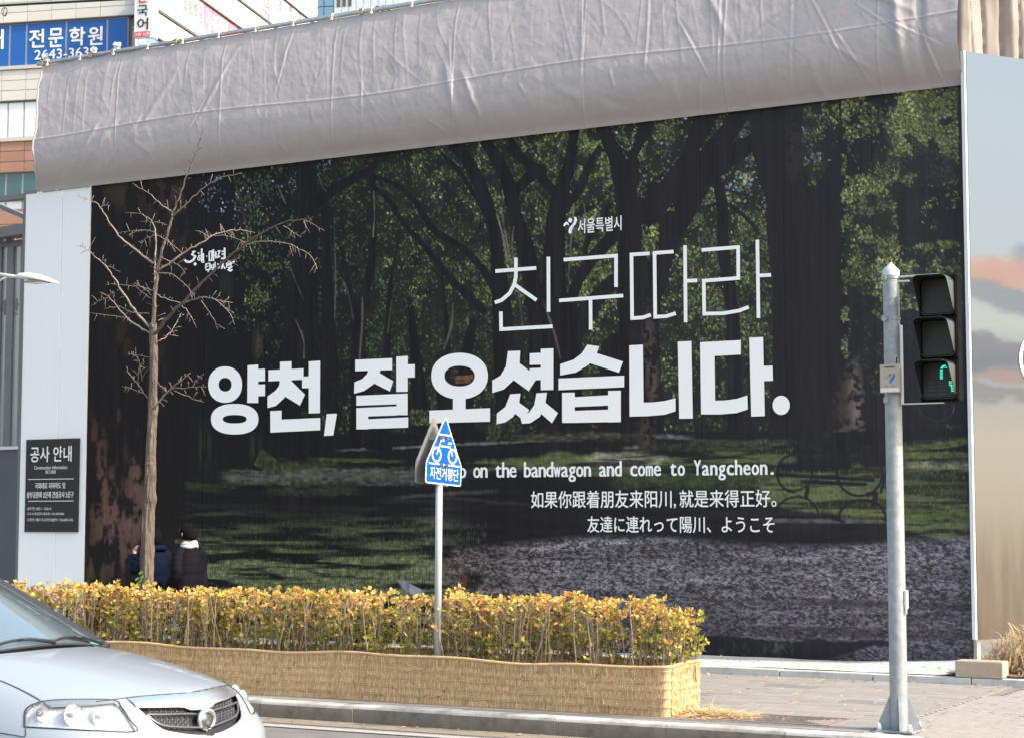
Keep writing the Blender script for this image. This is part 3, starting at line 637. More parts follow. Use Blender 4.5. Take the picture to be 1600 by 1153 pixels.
# small lines
mb = MB()
def mono(mb, body, x_right, y_base, pitch, slope, Y, xh):
    """letters of one pitch, set from the right end (photo px)"""
    n = len(body)
    for i, ch in enumerate(body):
        if ch == ' ': continue
        tt = (42 - i) / 40.0; XA = atY(1206.5, 740, YW)[0]; XB = atY(723, 745, YW)[0]; Xc = XA + (XB - XA) * tt; _v = np.array((Xc, YW, 2.2)) - _C; cx = CXP + FPX * (_v @ _rt) / (_v @ _fw); base = y_base + slope * (cx - x_right)
        vs, fs = text_mesh(ch, 0.022)
        x0 = min(v.x for v in vs); x1 = max(v.x for v in vs); w_ = x1 - x0
        A = atY(cx, base, Y); sc = (atY(cx, base - 10, Y)[2] - A[2]) / 10 * xh
        pw = atY(cx + pitch, base, Y)[0] - A[0]
        sx = min(sc * 0.92, pw * 0.84 / w_)
        if ch in '.': sx = sc
        for q, (ox, oy) in enumerate(((0, 0), (-.006, 0), (.006, 0), (0, .004))): mb.add([(A[0] + (v.x - (x0 + x1) / 2) * sx + ox, Y - .0011 * q, A[2] + v.y * sc + oy) for v in vs], fs)
mono(mb, 'Hop on the bandwagon and come to Yangcheon.', 1212, 741, 12.2, -0.0105, YW - .004, 34.5)
o = mb.build('lettering', M_WHITE, hoard); o['label'] = 'white English line Hop on the bandwagon and come to Yangcheon'
mb = MB()
text_px(mb, '如果你跟着朋友来阳川,', 830, 766, 1056, 794, YW - .004, .022); text_px(mb, '就是来得正好。', 1062, 765, 1213, 792, YW - .0042, .022)
o = mb.build('lettering', M_WHITE, hoard); o['label'] = 'white Chinese line under the English line'
mb = MB(); text_px(mb, '友達に連れって陽川、ようこそ', 918, 806, 1210, 832, YW - .004, .022)
o = mb.build('lettering', M_WHITE, hoard); o['label'] = 'white Japanese line, lowest of the lettering'
mb = MB(); text_px(mb, '서울특별시', 903, 340.5, 971, 363, YW - .004, .03)
E_ = Let(); zE = lambda L: [(860 + a / 12.3, 325 + b / 12.3) for a, b in L]
E_.disc(860 + 380 / 12.3, 325 + 242 / 12.3, 3.1, 3.8); E_.pg(zE([(245, 345), (265, 300), (300, 270), (340, 285), (360, 350), (325, 325), (300, 330), (270, 362)]))
E_.pg(zE([(455, 175), (500, 185), (515, 240), (490, 310), (440, 370), (412, 420), (405, 490), (375, 503), (348, 480), (350, 420), (375, 370), (425, 320), (455, 270), (460, 220)]))
mb.add(E_.mb.v, E_.mb.f); o = mb.build('lettering', M_WHITE, hoard); o['label'] = 'small white city emblem and name above the lettering'
mb = MB(); E_ = Let(); zF = lambda L: [(260 + a / 11.43, 370 + b / 11.43) for a, b in L]
def br(L, w_=2.4): E_.line(zF(L), w_)
br([(460, 275), (520, 262)], 2.2); br([(500, 268), (455, 320), (500, 345), (530, 355)], 2.6); br([(520, 350), (480, 420), (420, 455), (360, 450), (325, 415)], 3.4); E_.disc(*zF([(512, 492)])[0], 2.4, 2.6)
br([(560, 300), (590, 290)], 2); E_.ring(*zF([(580, 395)])[0], 2.6, 3.4, 1, 1.4); br([(570, 345), (610, 338)], 2); br([(632, 215), (628, 440)], 2.8); br([(660, 300), (660, 440)], 2.4); br([(632, 370), (660, 368)], 2); E_.ring(*zF([(650, 450)])[0], 2.8, 2, 1, .8)
E_.disc(*zF([(722, 352)])[0], 1, 1)
br([(765, 270), (765, 430), (810, 425), (812, 265), (765, 270)], 2.2); br([(838, 230), (842, 440)], 2.6); br([(880, 270), (885, 390)], 2.6); br([(840, 345), (880, 342)], 2)
br([(915, 265), (950, 260), (935, 310), (920, 370), (960, 355)], 2.2); br([(1040, 200), (1040, 400)], 3); br([(980, 270), (1040, 262)], 2); br([(985, 320), (1040, 312)], 2); br([(975, 395), (1040, 385), (1030, 430)], 2.6)
br([(700, 500), (760, 480)], 1.8); br([(705, 480), (700, 580)], 1.8); br([(705, 540), (750, 530)], 1.6); br([(775, 470), (778, 600)], 2); br([(700, 600), (750, 590), (745, 635)], 2)
br([(800, 500), (805, 560), (840, 555), (838, 490)], 1.8); br([(868, 455), (870, 560)], 2); br([(810, 590), (870, 575), (850, 625), (810, 630)], 2); br([(915, 480), (935, 560), (960, 520)], 1.8)
br([(1015, 480), (985, 580)], 2.6); br([(1010, 520), (1050, 580)], 2.2); br([(1075, 470), (1075, 560)], 2); E_.ring(*zF([(1120, 470)])[0], 2.8, 2.6, 1.2, 1); br([(1090, 520), (1220, 440)], 3); br([(1150, 500), (1160, 540)], 2); br([(1100, 560), (1165, 545), (1105, 595), (1140, 615), (1180, 590)], 2.6)
o = E_.mb.build('lettering', M_WHITE, hoard); o['label'] = 'small brush written white Korean slogan near the bare tree'
# ------------------------------------------------------------------ ground, road, pavement, kerbs
YK = 13.56          # kerb line
YL = 18.22          # front of the low edging along the hoarding
m_asph = mat('asphalt', (0.14, 0.132, 0.127), 0.9, col2=(0.185, 0.176, 0.168), nscale=3, bump=0.5, bscale=180, dirt=(0.10, 0.1, 0.1), dscale=.7, damt=.4)
m_soil = mat('ground_soil', (0.16, 0.14, 0.11), 0.95, col2=(0.22, 0.2, 0.16), nscale=2, bump=.4, bscale=30)
g = MB(); g.add([(-900, -400, -0.03), (900, -400, -0.03), (900, 1500, -0.03), (-900, 1500, -0.03)], [(0, 1, 2, 3)])
tag(g.build('ground', m_soil), kind='structure')
g = MB(); g.add([(-80, -30, 0), (60, -30, 0), (60, YK, 0), (-80, YK, 0)], [(0, 1, 2, 3)])
road = g.build('road', m_asph); tag(road, kind='structure')
m_line = mat('road_paint', (0.40, 0.385, 0.36), 0.7, col2=(0.32, 0.305, 0.285), nscale=20, dirt=(0.2, 0.19, 0.18), dscale=14, damt=.7)
m_gut = mat('gutter_dust', (0.25, 0.205, 0.15), 0.95, col2=(0.20, 0.165, 0.13), nscale=5, bump=.3, bscale=90)
g = MB(); g.add([(-60, YK - .34, 0.004), (40, YK - .34, 0.004), (40, YK - .005, 0.004), (-60, YK - .005, 0.004)], [(0, 1, 2, 3)]); g.build('gutter_strip', m_gut, road)
g = MB(); g.add([(-60, YK - .62, 0.008), (40, YK - .62, 0.008), (40, YK - .46, 0.008), (-60, YK - .46, 0.008)], [(0, 1, 2, 3)]); g.build('edge_marking', m_line, road)
# kerb stones with real joints
m_kerb = [mat('kerb_granite_%s' % 'abc'[i], c, 0.85, col2=tuple(x * .8 for x in c), nscale=12, bump=.25, bscale=120, dirt=(0.13, 0.115, 0.095), dscale=3.5, damt=.65) for i, c in enumerate(((0.50, 0.47, 0.44), (0.53, 0.50, 0.47), (0.47, 0.44, 0.41)))]
kerb = thing('kerb', 'granite kerb', 'kerb', (-10, YK, 0)); del kerb['category']; del kerb['label']; kerb['kind'] = 'structure'
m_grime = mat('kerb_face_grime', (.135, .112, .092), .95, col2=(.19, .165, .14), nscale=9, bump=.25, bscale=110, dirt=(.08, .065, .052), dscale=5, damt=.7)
KM = []
for i in range(3):
    b = MB(); L = 0.995; pr = []
    for (y, z) in ((0, -.02), (0, .12), (.012, .142), (.035, .15), (.18, .15), (.18, -.02)): pr.append((0, y, z))
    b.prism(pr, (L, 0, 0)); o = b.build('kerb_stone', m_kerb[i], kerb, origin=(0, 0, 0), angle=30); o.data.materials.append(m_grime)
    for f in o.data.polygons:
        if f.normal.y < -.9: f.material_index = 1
    KM.append(o.data); bpy.data.objects.remove(o)
for i in range(26):
    x = -17.2 + i * 1.0 + .03
    if x > -4.62: break
    o = bpy.data.objects.new('kerb_stone', KM[(i * 7 + i // 3) % 3]); COL.objects.link(o); o.parent = kerb
    o.location = Vector((x, YK + rnd.uniform(-.004, .004), rnd.uniform(-.003, .003))) - kerb.location
# the dropped kerb bends down towards the crossing
b = MB(); n = 14
pv = []
for i in range(n + 1):
    t = i / n; x = -4.19 + .03 - .4 + t * 4.4; h = 0.15 - 0.115 * min(1, (t * 2.2)) ** 1.3; y = YK - .0 - .10 * t * t
    pv.append([(x, y, -.02), (x, y, h - .03), (x, y + .012, h - .008), (x, y + .035, h), (x, y + .18, h + .004)])
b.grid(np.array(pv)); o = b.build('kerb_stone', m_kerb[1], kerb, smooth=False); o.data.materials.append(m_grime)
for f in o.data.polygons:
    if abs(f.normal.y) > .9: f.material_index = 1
# pavement bed
m_bed = mat('pavement_bed', (0.17, 0.155, 0.14), 0.95, col2=(0.22, 0.205, 0.185), nscale=6, bump=.3, bscale=60)
g = MB(); g.add([(-60, YK + .18, 0.1435), (-4.5, YK + .18, 0.1435), (-4.5, YL, 0.1435), (-60, YL, 0.1435)], [(0, 1, 2, 3)])
def pz(x, y):
    if x < -4.5: return .1435
    t = min(1, (x + 4.5) / 2.1); f = max(0, min(1, (15.9 - y) / 2.0)); return .1435 - .0935 * t * f
_gx = list(np.linspace(-4.5, -2.3, 12)) + [40]; _gy = list(np.linspace(YK + .18, 16.0, 12)) + [YL + 30]
g.grid(np.array([[(x_, y_, pz(x_, y_) - .001) for x_ in _gx] for y_ in _gy]))
pave = g.build('pavement', m_bed, fix=False); tag(pave, kind='structure')
pc = [(0.262, 0.242, 0.218), (0.28, 0.258, 0.235), (0.246, 0.23, 0.21), (0.266, 0.244, 0.215), (0.20, 0.192, 0.184)]
m_pav = [mat('paving_slab_%s' % 'abcde'[i], c, 0.88, col2=tuple(x * .88 for x in c), nscale=9, bump=.2, bscale=140, dirt=tuple(x * .6 for x in c), dscale=2.5, damt=.5) for i, c in enumerate(pc)]
PM = []
for i in range(5):
    b = MB(); b.box(-.296, .296, -.146, .146, -.004, 0.008, bev=.003); o = b.build('paver', m_pav[i], None, origin=(0, 0, 0)); PM.append(o.data); bpy.data.objects.remove(o)
cells = []
far = MB(); row = 0; y = YK + .18 + .15
while y < YL - .1:
    x = -20 + (row % 2) * .3
    while x < -4.88:
        p = (x, y)
        vis = not (x < -6.4 and y < 14.9) and x > -9.6
        cells.append((p, vis))
        x += .6
    y += .3; row += 1
kk = 0
mh = (-5.98, -4.98, 14.02, 14.62)
for (p, vis) in cells:
    if mh[0] - .3 < p[0] < mh[1] + .3 and mh[2] - .15 < p[1] < mh[3] + .15: continue
    j = rnd.choice([0, 0, 1, 1, 2, 3, 3, 4 if rnd.random() < .35 else 0])
    if vis and kk < 250:
        o = bpy.data.objects.new('paver', PM[j]); COL.objects.link(o); o.parent = pave
        o.location = (p[0], p[1], .1435 + rnd.uniform(0, .002)); o.rotation_euler = (rnd.uniform(-.003, .003), rnd.uniform(-.003, .003), 0); kk += 1
    else: far.box(p[0] - .296, p[0] + .296, p[1] - .146, p[1] + .146, .14, .151)
# cut slabs round the manhole
for r_ in range(3):
    ya_, yb_ = YK + .184 + .3 * r_, YK + .476 + .3 * r_
    far.box((-6.496, -6.196, -6.496)[r_], -6.0, ya_, yb_, .14, .1515)
    if r_ != 1: far.box(-4.96, -4.704, ya_, yb_, .14, .1515)
far.box(-5.98, -5.49, YK + .184, 14.0, .14, .1515); far.box(-5.482, -4.98, YK + .184, 14.0, .14, .1515)
yv_ = YK + .33; r_ = 0
while yv_ < YL - .1:
    lastx = -20 + (r_ % 2) * .3
    while lastx + .6 < -4.88: lastx += .6
    if lastx + .31 < -4.62 and not (14.0 < yv_ < 14.7 and False): far.box(lastx + .304, -4.60, yv_ - .146, yv_ + .146, .14, .1515)
    yv_ += .3; r_ += 1
o = far.build('paver_field', m_pav[0], pave); tag(o, kind='stuff')
# small brick pavers to the right, laid at 45 degrees, falling gently to the dropped kerb
sb = MB(); m_brk = mat('small_paver', (0.262, 0.24, 0.218), 0.9, col2=(0.31, 0.285, 0.258), nscale=7, bump=.2, bscale=120, dirt=(0.24, 0.21, 0.17), dscale=2, damt=.6)
def pz(x, y):
    if x < -4.5: return .1435
    t = min(1, (x + 4.5) / 2.1); f = max(0, min(1, (15.9 - y) / 2.0)); return .1435 - .0935 * t * f
ca, sa = math.cos(.785), math.sin(.785)
for i in range(-60, 60):
    for j in range(-70, 90):
        u, v = i * .203 + (.1015 if j % 2 else 0), j * .103
        x = -2.2 + u * ca - v * sa * 1.0; yv = 16.2 + u * sa + v * ca
        if not (-4.52 < x < 1.6 and YK + .3 < yv < YL - .1): continue
        if (x > -3.25 and yv < 14.45): continue
        z = pz(x, yv) + rnd.uniform(0.004, .0075); q = []
        for (a, c_) in ((-.098, -.048), (.098, -.048), (.098, .048), (-.098, .048)): q.append((x + a * ca - c_ * sa, yv + a * sa + c_ * ca))
        vs = [(p[0], p[1], z) for p in q] + [(p[0] * 1 + (p[0] - x) * .03, p[1] + (p[1] - yv) * .03, z - .012) for p in q]
        sb.add(vs, [(0, 1, 2, 3), (0, 4, 5, 1), (1, 5, 6, 2), (2, 6, 7, 3), (3, 7, 4, 0)])
o = sb.build('small_paver_field', m_brk, pave, fix=False); tag(o, kind='stuff')
# tactile paving
m_tac = mat('tactile_tile', (0.52, 0.36, 0.22), 0.8, col2=(0.46, 0.33, 0.21), nscale=5, dirt=(0.3, 0.25, 0.2), dscale=6, damt=.5)
tm = MB(); tm.box(-.147, .147, -.147, .147, -.01, .006, bev=.003)
for i in range(6):
    for j in range(6):
        cx, cy = -.12 + i * .048, -.12 + j * .048; k = 6
        vs = [(cx + .015 * math.cos(a), cy + .015 * math.sin(a), .006) for a in np.linspace(0, 6.283, k, False)] + [(cx + .010 * math.cos(a), cy + .010 * math.sin(a), .0105) for a in np.linspace(0, 6.283, k, False)]
        tm.add(vs, [(q, (q + 1) % k, k + (q + 1) % k, k + q) for q in range(k)] + [tuple(range(k, 2 * k))])
o = tm.build('tactile_tile', m_tac, None, origin=(0, 0, 0)); TME = o.data; bpy.data.objects.remove(o)
for i in range(10):
    for j in range(2):
        x = -3.08 + i * .302; yv = YK + .36 + j * .302
        o = bpy.data.objects.new('tactile_tile', TME); COL.objects.link(o); o.parent = pave; o.location = (x, yv, pz(x, yv) + .008); o.rotation_euler = (0, .0, 0)
# manhole cover
m_iron = mat('cast_iron', (0.20, 0.165, 0.15), 0.7, col2=(0.26, 0.21, 0.19), nscale=15, bump=.3, bscale=80, dirt=(0.32, 0.28, 0.24), dscale=6, damt=.6)
mc = thing('manhole_cover', 'rectangular rusty brown utility cover set in the pavement near the straw wrapped planter', 'manhole cover', (-5.5, 14.3, .15))
b = MB(); X0, X1, Y0, Y1 = mh[0], mh[1], mh[2], mh[3]
for (a, c_, d, e) in ((X0, X1, Y0, Y0 + .035), (X0, X1, Y1 - .035, Y1), (X0, X0 + .035, Y0 + .035, Y1 - .035), (X1 - .035, X1, Y0 + .035, Y1 - .035)): b.box(a, c_, d, e, .13, .156)
b.build('rim', m_iron, mc)
b = MB(); b.box(X0 + .04, X1 - .04, Y0 + .04, Y1 - .04, .13, .149); b.build('plate', m_iron, mc)
for k in range(5):
    s_ = k * .05; b = MB(); xa, xb, ya, yb = X0 + .08 + s_, X1 - .08 - s_, Y0 + .07 + s_, Y1 - .07 - s_; w_ = .014
    if yb - ya < .05: break
    for (a, c_, d, e) in ((xa, xb, ya, ya + w_), (xa, xb, yb - w_, yb), (xa, xa + w_, ya + w_, yb - w_), (xb - w_, xb, ya + w_, yb - w_)): b.box(a, c_, d, e, .1492, .1545)
    b.build('raised_rib', m_iron, mc)
# low edging in front of the hoarding, with the concrete haunch that climbs to it
m_edg = mat('edging_concrete', (0.52, 0.51, 0.49), 0.85, col2=(0.45, 0.445, 0.44), nscale=6, bump=.25, bscale=90, dirt=(0.26, 0.25, 0.24), dscale=4, damt=.7)
edg = thing('edging', 'x', 'x', (-10, YL, .15)); del edg['label']; del edg['category']; edg['kind'] = 'structure'
b = MB(); b.box(0, .99, 0, .15, -.03, .07, bev=.008); o = b.build('edging_stone', m_edg, None, origin=(0, 0, 0)); EM = o.data; bpy.data.objects.remove(o)
for i in range(24):
    x = -22 + i * 1.0
    o = bpy.data.objects.new('edging_stone', EM); COL.objects.link(o); o.parent = edg; o.location = Vector((x, YL + rnd.uniform(-.006, .006), .15 + rnd.uniform(-.004, .004))) - edg.location
m_con = mat('rough_concrete', (0.56, 0.55, 0.53), 0.9, col2=(0.44, 0.435, 0.42), nscale=5, bump=.6, bscale=35, dirt=(0.30, 0.28, 0.26), dscale=3, damt=.8)
rr = np.random.RandomState(5); nx, ny = 260, 16
P = np.zeros((ny, nx, 3)); hz = vnoise(20, 4, 77, 4, ny, nx)
for j in range(ny):
    for i in range(nx):
        x = -22 + i * (17.9 / (nx - 1)); t = j / (ny - 1); y = YL + .15 + t * (YW - .02 - YL - .15)
        rise = .005 + .075 * max(0, min(1, (x + 6.6) / 1.5)) * max(0, min(1, (t - .25) / .25)) + .02 * t
        P[j, i] = (x, y, .218 + rise + (hz[j, i] - .5) * .035)
b = MB(); b.grid(P); o = b.build('concrete_haunch', m_con, edg, smooth=True)

# ------------------------------------------------------------------ white hoarding panels at the left end, with the notice
wp = thing('white_hoarding_panel', 'tall plain white hoarding panels beside the dark print, black notice fixed low down', 'hoarding', (-19, YW, .15))
def wpanel(xl, xr, ztop, y, nm='panel'):
    b = MB(); b.box(xl, xr, y, y + .06, .12, ztop); return b.build(nm, M_PANEL, wp)
xe = atY(97, 300, YW - .03)[0]; xl = atY(40, 308, YW - .03)[0]; xl2 = atY(22, 900, YW - .03)[0]
z1 = atY(140, 293, YW)[2]; z2 = atY(60, 303, YW)[2]
wpanel(xe + .003, X0W - .004, z1, YW - .012); wpanel(xl, xe - .003, z2, YW - .02)
b = MB(); b.box(xl - .04, xl - .002, YW - .03, YW + .08, .12, z2 + .005); b.build('edge_trim', mat('dark_trim', (0.12, 0.12, 0.13), 0.5), wp)
m_blk = mat('black_board', (0.022, 0.021, 0.022), 0.5, spec=.3)
NB_ = thing('notice_board', 'black construction notice with white Korean text on the white panel', 'notice board', (atY(80, 760, YW)[0], YW - .03, 1.5))
YN = YW - .045; A = atY(39.5, 760, YN)[0]; B_ = atY(122, 760, YN)[0]; zt = atY(80, 685.5, YN)[2]; zb = atY(80, 830.5, YN)[2]
b = MB(); b.box(A, B_, YN, YW - .021, zb, zt); b.build('board', m_blk, NB_)
m_nt = mat('notice_ink', (0.78, 0.78, 0.78), 0.5)
b = MB(); YT = YN - .002
text_px(b, '공사 안내', 48, 697, 112, 721, YT, .03)
text_px(b, 'Construction Information', 53.5, 727, 105, 732.5, YT, .0); text_px(b, '施工指南', 71, 734, 87, 739.5, YT, .0)
text_px(b, '국회대로 지하차도 및', 55, 753.5, 102, 763, YT, .006); text_px(b, '상부공원화 2단계 건설공사 2공구', 42, 767.5, 115, 777.5, YT, .006)
text_px(b, '공사기간: 2022.1 ~ 2026.12', 42.5, 791.5, 80, 796.5, YT, .0); text_px(b, '시 공 사: 토건엔지니어링(주) / T.02-2099-8878', 42.5, 800, 100, 805, YT, .0); text_px(b, '시 행 청: 서울시 도시기반시설본부 / T.02-6492-2415', 42.5, 809, 114, 814, YT, .0)
for y_ in (748.5, 782.5):
    p = atY(44, y_, YT); q = atY(115, y_, YT); b.box(p[0], q[0], YT - .001, YT, p[2] - .004, p[2] + .004)
b.build('lettering', m_nt, NB_)

# ------------------------------------------------------------------ grey tarpaulin above the print
m_tarp = mat('grey_tarpaulin', (0.385, 0.355, 0.358), 0.65, col2=(0.365, 0.335, 0.34), nscale=3, spec=.2, bump=.12, bscale=25)
m_pipe = mat('galvanised_pipe', (0.55, 0.55, 0.54), 0.38, metal=.8, col2=(0.45, 0.45, 0.45), nscale=12)
tarp = thing('grey_tarpaulin', 'wide creased grey tarpaulin stretched above the printed park hoarding', 'tarpaulin', (-12, YW, 6.5))
TX0, TX1, TZ0, TZ1 = -18.66, -5.28, 6.44, 8.31
nx, ny = 1300, 170
hN = vnoise(100, 60, 31, 4, ny, nx); hV = vnoise(24, 210, 32, 3, ny, nx); hF = vnoise(9, 9, 33, 3, ny, nx)
S_, T_ = np.meshgrid(np.linspace(0, 1, nx), np.linspace(0, 1, ny))          # T_: 0 top, 1 bottom
prof = np.interp(T_, [0, .1, .35, .55, .68, .8, .9, 1], [-.12, -.05, .08, .17, .22, .21, .13, -.04])
kq = np.ones(15) / 15; D = np.apply_along_axis(lambda c: np.convolve(np.pad(c, 7, mode='edge'), kq, 'valid'), 0, prof)
xx = TX0 + S_ * (TX1 - TX0)
# sagging between the ties
D += -.018 * np.abs(np.sin(math.pi * (xx - TX0) / .62)) * np.exp(-T_ * 9)
D += (hN - .5) * .022 * np.clip(T_ * 5, 0, 1) * np.clip((1 - T_) * 8, .15, 1) + (hV - .5) * .014 * np.clip(T_ * 4, 0, 1) + (hF - .5) * .008
r3 = np.random.RandomState(44)
def crease(x, t, L, ang, w_, a, bend=0):
    """a ridge: centre (x, t in metres from the top), length L, angle from the vertical"""
    u = (xx - x); v = (T_ * 2.1 - t); c, s = math.cos(ang), math.sin(ang)
    al = v * c + u * s; ac = u * c - v * s + bend * al * al
    return a * np.exp(-(ac / w_) ** 2) * np.exp(-(al / L) ** 4)
for i in range(230):
    D += crease(r3.uniform(TX0, TX1), r3.uniform(.2, 1.7), r3.uniform(.10, .6), r3.normal(.10, .35), r3.uniform(.007, .024), r3.uniform(-.002, .0032), r3.uniform(-.3, .3))
for i in range(46):
    D += crease(r3.uniform(TX0, TX1), r3.uniform(1.5, 1.95), r3.uniform(.10, .32), r3.normal(.45, .35), r3.uniform(.02, .06), r3.uniform(-.007, .011), r3.uniform(-.3, .3))
for i in range(52):
    D += crease(TX0 + 13 * i / 52 + r3.uniform(-.1, .1), .3, r3.uniform(.4, 1.3), r3.normal(.06, .08), r3.uniform(.009, .022), r3.uniform(.001, .0042))
for (x, t, L, an, w_, a) in ((-17.4, 1.45, .5, -.75, .05, .05), (-17.0, 1.5, .5, -.7, .035, .035), (-17.7, 1.5, .4, -.6, .04, .04), (-15.9, 1.05, .35, -.9, .04, .05), (-16.4, .9, .5, -.6, .05, .035), (-15.4, .8, .55, -.5, .03, .03), (-11.7, 1.4, .4, .2, .05, .05), (-11.4, 1.5, .35, .35, .04, .05), (-6.5, .7, .8, 1.0, .04, .06), (-6.8, .45, .5, .9, .05, .05), (-6.0, .8, 1.1, .1, .06, .10), (-5.72, .9, 1.2, .05, .05, -.08), (-7.4, .3, .4, -.5, .05, .04), (-6.9, 1.2, .5, -.8, .05, .04), (-8.2, .6, .6, .4, .04, .04)):
    D += crease(x, t, L, an, w_, a * .38)
for (px_1, py_1, L, an, a) in ((905, 80, .75, .02, .016), (1008, 60, .6, .0, .014), (1082, 95, .45, .45, .016), (1122, 60, .8, .02, .015), (1236, 70, .7, .0, .010), (1290, 60, .55, .42, .018), (1330, 110, .4, .5, .012), (700, 130, .5, .08, .012), (560, 160, .5, .05, .010), (1420, 70, .4, 1.0, .02), (1380, 55, .35, .8, .018), (1455, 110, .5, .3, .02), (436, 95, .6, -.2, .012), (300, 200, .4, -.5, .014)):
    q_ = atY(px_1, py_1, YW - .2); a *= .42; D += crease(q_[0], TZ1 - q_[2], L, an, .016, a, .05) - crease(q_[0] + .035, TZ1 - q_[2], L, an, .022, a * .5, .05)
# seams: one long weld and a few upright ones
D += .008 * np.exp(-((T_ - .60 + .02 * np.sin(xx * 1.1)) / .006) ** 2)
for sx in np.arange(TX0 + 1.5, TX1, 1.83): D += .006 * np.exp(-((xx - sx) / .012) ** 2)
zz = TZ1 - T_ * (TZ1 - TZ0)
XXt = xx + np.clip(1 - S_, 0, 1) * np.clip(D, 0, 1) * .80 + np.where(S_ < .04, (1 - S_ / .04) * (-.05 * np.exp(-((T_ - .66) / .09) ** 2) + .03 * T_ + .04 * (hF - .5)), 0)
P = np.stack([XXt, YW - .08 - D, zz], -1)
b = MB(); b.grid(P[::-1]); sheet = b.build('sheet', m_tarp, tarp, smooth=True, fix=False)
# turned hem at the left end
b = MB(); b.tube([tuple(P[j, 0]) for j in range(0, ny, 4)], .016, 6); b.build('hem', m_tarp, tarp, smooth=True)
pipe = thing('scaffold_pipe', 'long galvanised pipe along the top edge of the grey tarpaulin', 'pipe', (-12, YW + .02, 8.54))
b = MB(); b.tube([(TX0 - .12, YW + .04, TZ1 + .035), (-4.4, YW + .04, TZ1 + .035)], .03, 12); b.build('tube', m_pipe, pipe, smooth=True)
m_tie = mat('white_tie', (0.8, 0.78, 0.74), .5); m_cl = mat('rusty_clamp', (0.45, 0.33, 0.14), .6, metal=.4, col2=(0.5, 0.45, 0.35), nscale=30)
b = MB(); b.tube([(0, -.035 * math.cos(a), .036 * math.sin(a)) for a in np.linspace(-2.2, 2.2, 9)], .006, 5); b.box(-.016, .016, -.05, -.036, -.06, -.03)
tie = b.build('tie', m_tie, None, origin=(0, 0, 0)); tme = tie.data; bpy.data.objects.remove(tie)
x = TX0 + .1
while x < -5.2:
    o = bpy.data.objects.new('tie', tme); COL.objects.link(o); o.parent = tarp; o.location = Vector((x, YW + .035, TZ1 + .035)) - tarp.location; x += .62
b = MB(); b.box(-.028, .028, -.036, .036, -.036, .038, bev=.008); b.tube([(0, 0, .0), (.01, .01, .08)], .006, 6); b.tube([(-.03, -.04, .01), (.04, -.04, .03)], .007, 6)
o = b.build('clamp', m_cl, None, origin=(0, 0, 0)); cme = o.data; bpy.data.objects.remove(o)
for x in (TX0 - .02, atY(140, 88, YW)[0], atY(175, 83, YW)[0], atY(273, 66, YW)[0], atY(563, 18, YW)[0]):
    o = bpy.data.objects.new('clamp', cme); COL.objects.link(o); o.parent = pipe; o.location = Vector((x, YW + .04, TZ1 + .035)) - pipe.location
# little torn white rags caught by the pipe end
m_rag = mat('white_rag', (0.8, 0.8, 0.8), .8)
for (x, s_) in ((atY(70, 97, YW)[0], .09), (atY(146, 85, YW)[0], .07), (atY(181, 78, YW)[0], .09)):
    b = MB(); P2 = np.zeros((5, 5, 3))
    for i in range(5):
        for j in range(5): P2[i, j] = (x + (j - 2) * s_ * .3 + rnd.uniform(-.01, .01), YW + .02 + rnd.uniform(-.03, .03), TZ1 + .05 + i * s_ * .3 + rnd.uniform(-.01, .01))
    b.grid(P2); b.build('rag', m_rag, pipe)

# ------------------------------------------------------------------ hoarding round the corner: evening sky print
ud = np.array((math.sin(math.radians(35.4)), math.cos(math.radians(35.4)), 0)); nd = np.array((ud[1], -ud[0], 0))
C0 = np.array(atY(1508, 80, YW - .16)); C0[2] = 0
pj = lambda x, y: onplane(x, y, C0, nd)
zt_ = pj(1510, 81)[2]; zb_ = pj(1528, 999)[2]
sh = thing('sky_print_hoarding', 'tall hoarding round the corner printed with a pale sunset sky and clouds', 'hoarding', (float(C0[0]), float(C0[1]), .3))
hs, ws_ = 420, 300; LEN = 4.6
us = np.linspace(0, LEN, ws_); vs_ = np.linspace(0, 1, hs)
gy = np.interp(vs_, [0, .10, .25, .33, .36, .40, .45, .50, .53, .58, .64, .68, .75, 1], [0, .10, .25, .33, .36, .40, .45, .50, .53, .58, .64, .68, .75, 1])
keys = [0, .12, .34, .41, .47, .53, .60, .66, .72, .85, 1]
kc = np.array([(176, 203, 220), (188, 210, 222), (196, 212, 218), (202, 214, 212), (206, 216, 208), (170, 178, 184), (196, 196, 184), (214, 206, 186), (216, 204, 180), (206, 186, 160), (188, 160, 134)], float)
sky_i = np.stack([np.interp(vs_, keys, kc[:, k]) for k in range(3)], -1)[:, None, :].repeat(ws_, 1)
n1 = vnoise(60, 26, 51, 5, hs, ws_); n2 = vnoise(34, 12, 52, 5, hs, ws_); n3 = vnoise(120, 40, 53, 5, hs, ws_); nvv = vnoise(6, 60, 54, 4, hs, ws_)
V2, U2 = np.meshgrid(vs_, us / LEN, indexing='ij')
def cl(c, v0, hh, n, k, col, a, u0=None, uw=1):
    global sky_i
    Vw = V2 + (n1 - .5) * .055 + (n2 - .5) * .045; m = np.exp(-((Vw - v0 - c * U2) / hh) ** 2)
    if u0 is not None: m = m * np.exp(-((U2 - u0) / uw) ** 2)
    m = np.clip((m * 1.15 + (n - .5) * 1.2 - .38) * k * .55, 0, 1); m = m * m * (3 - 2 * m) * a * .82
    sky_i = sky_i * (1 - m[..., None]) + np.array(col) * m[..., None]
cl(0, .415, .030, n2, 3, (120, 132, 150), .75); cl(.01, .375, .034, n1, 3.2, (222, 168, 146), .95); cl(0, .352, .022, n2, 3, (226, 186, 168), .6, .05, .12)
cl(0, .35, .035, n3, 3, (126, 140, 160), .8, .35, .25); cl(0, .515, .042, n1, 3, (116, 124, 138), .9); cl(0, .50, .02, n2, 3, (150, 150, 160), .5)
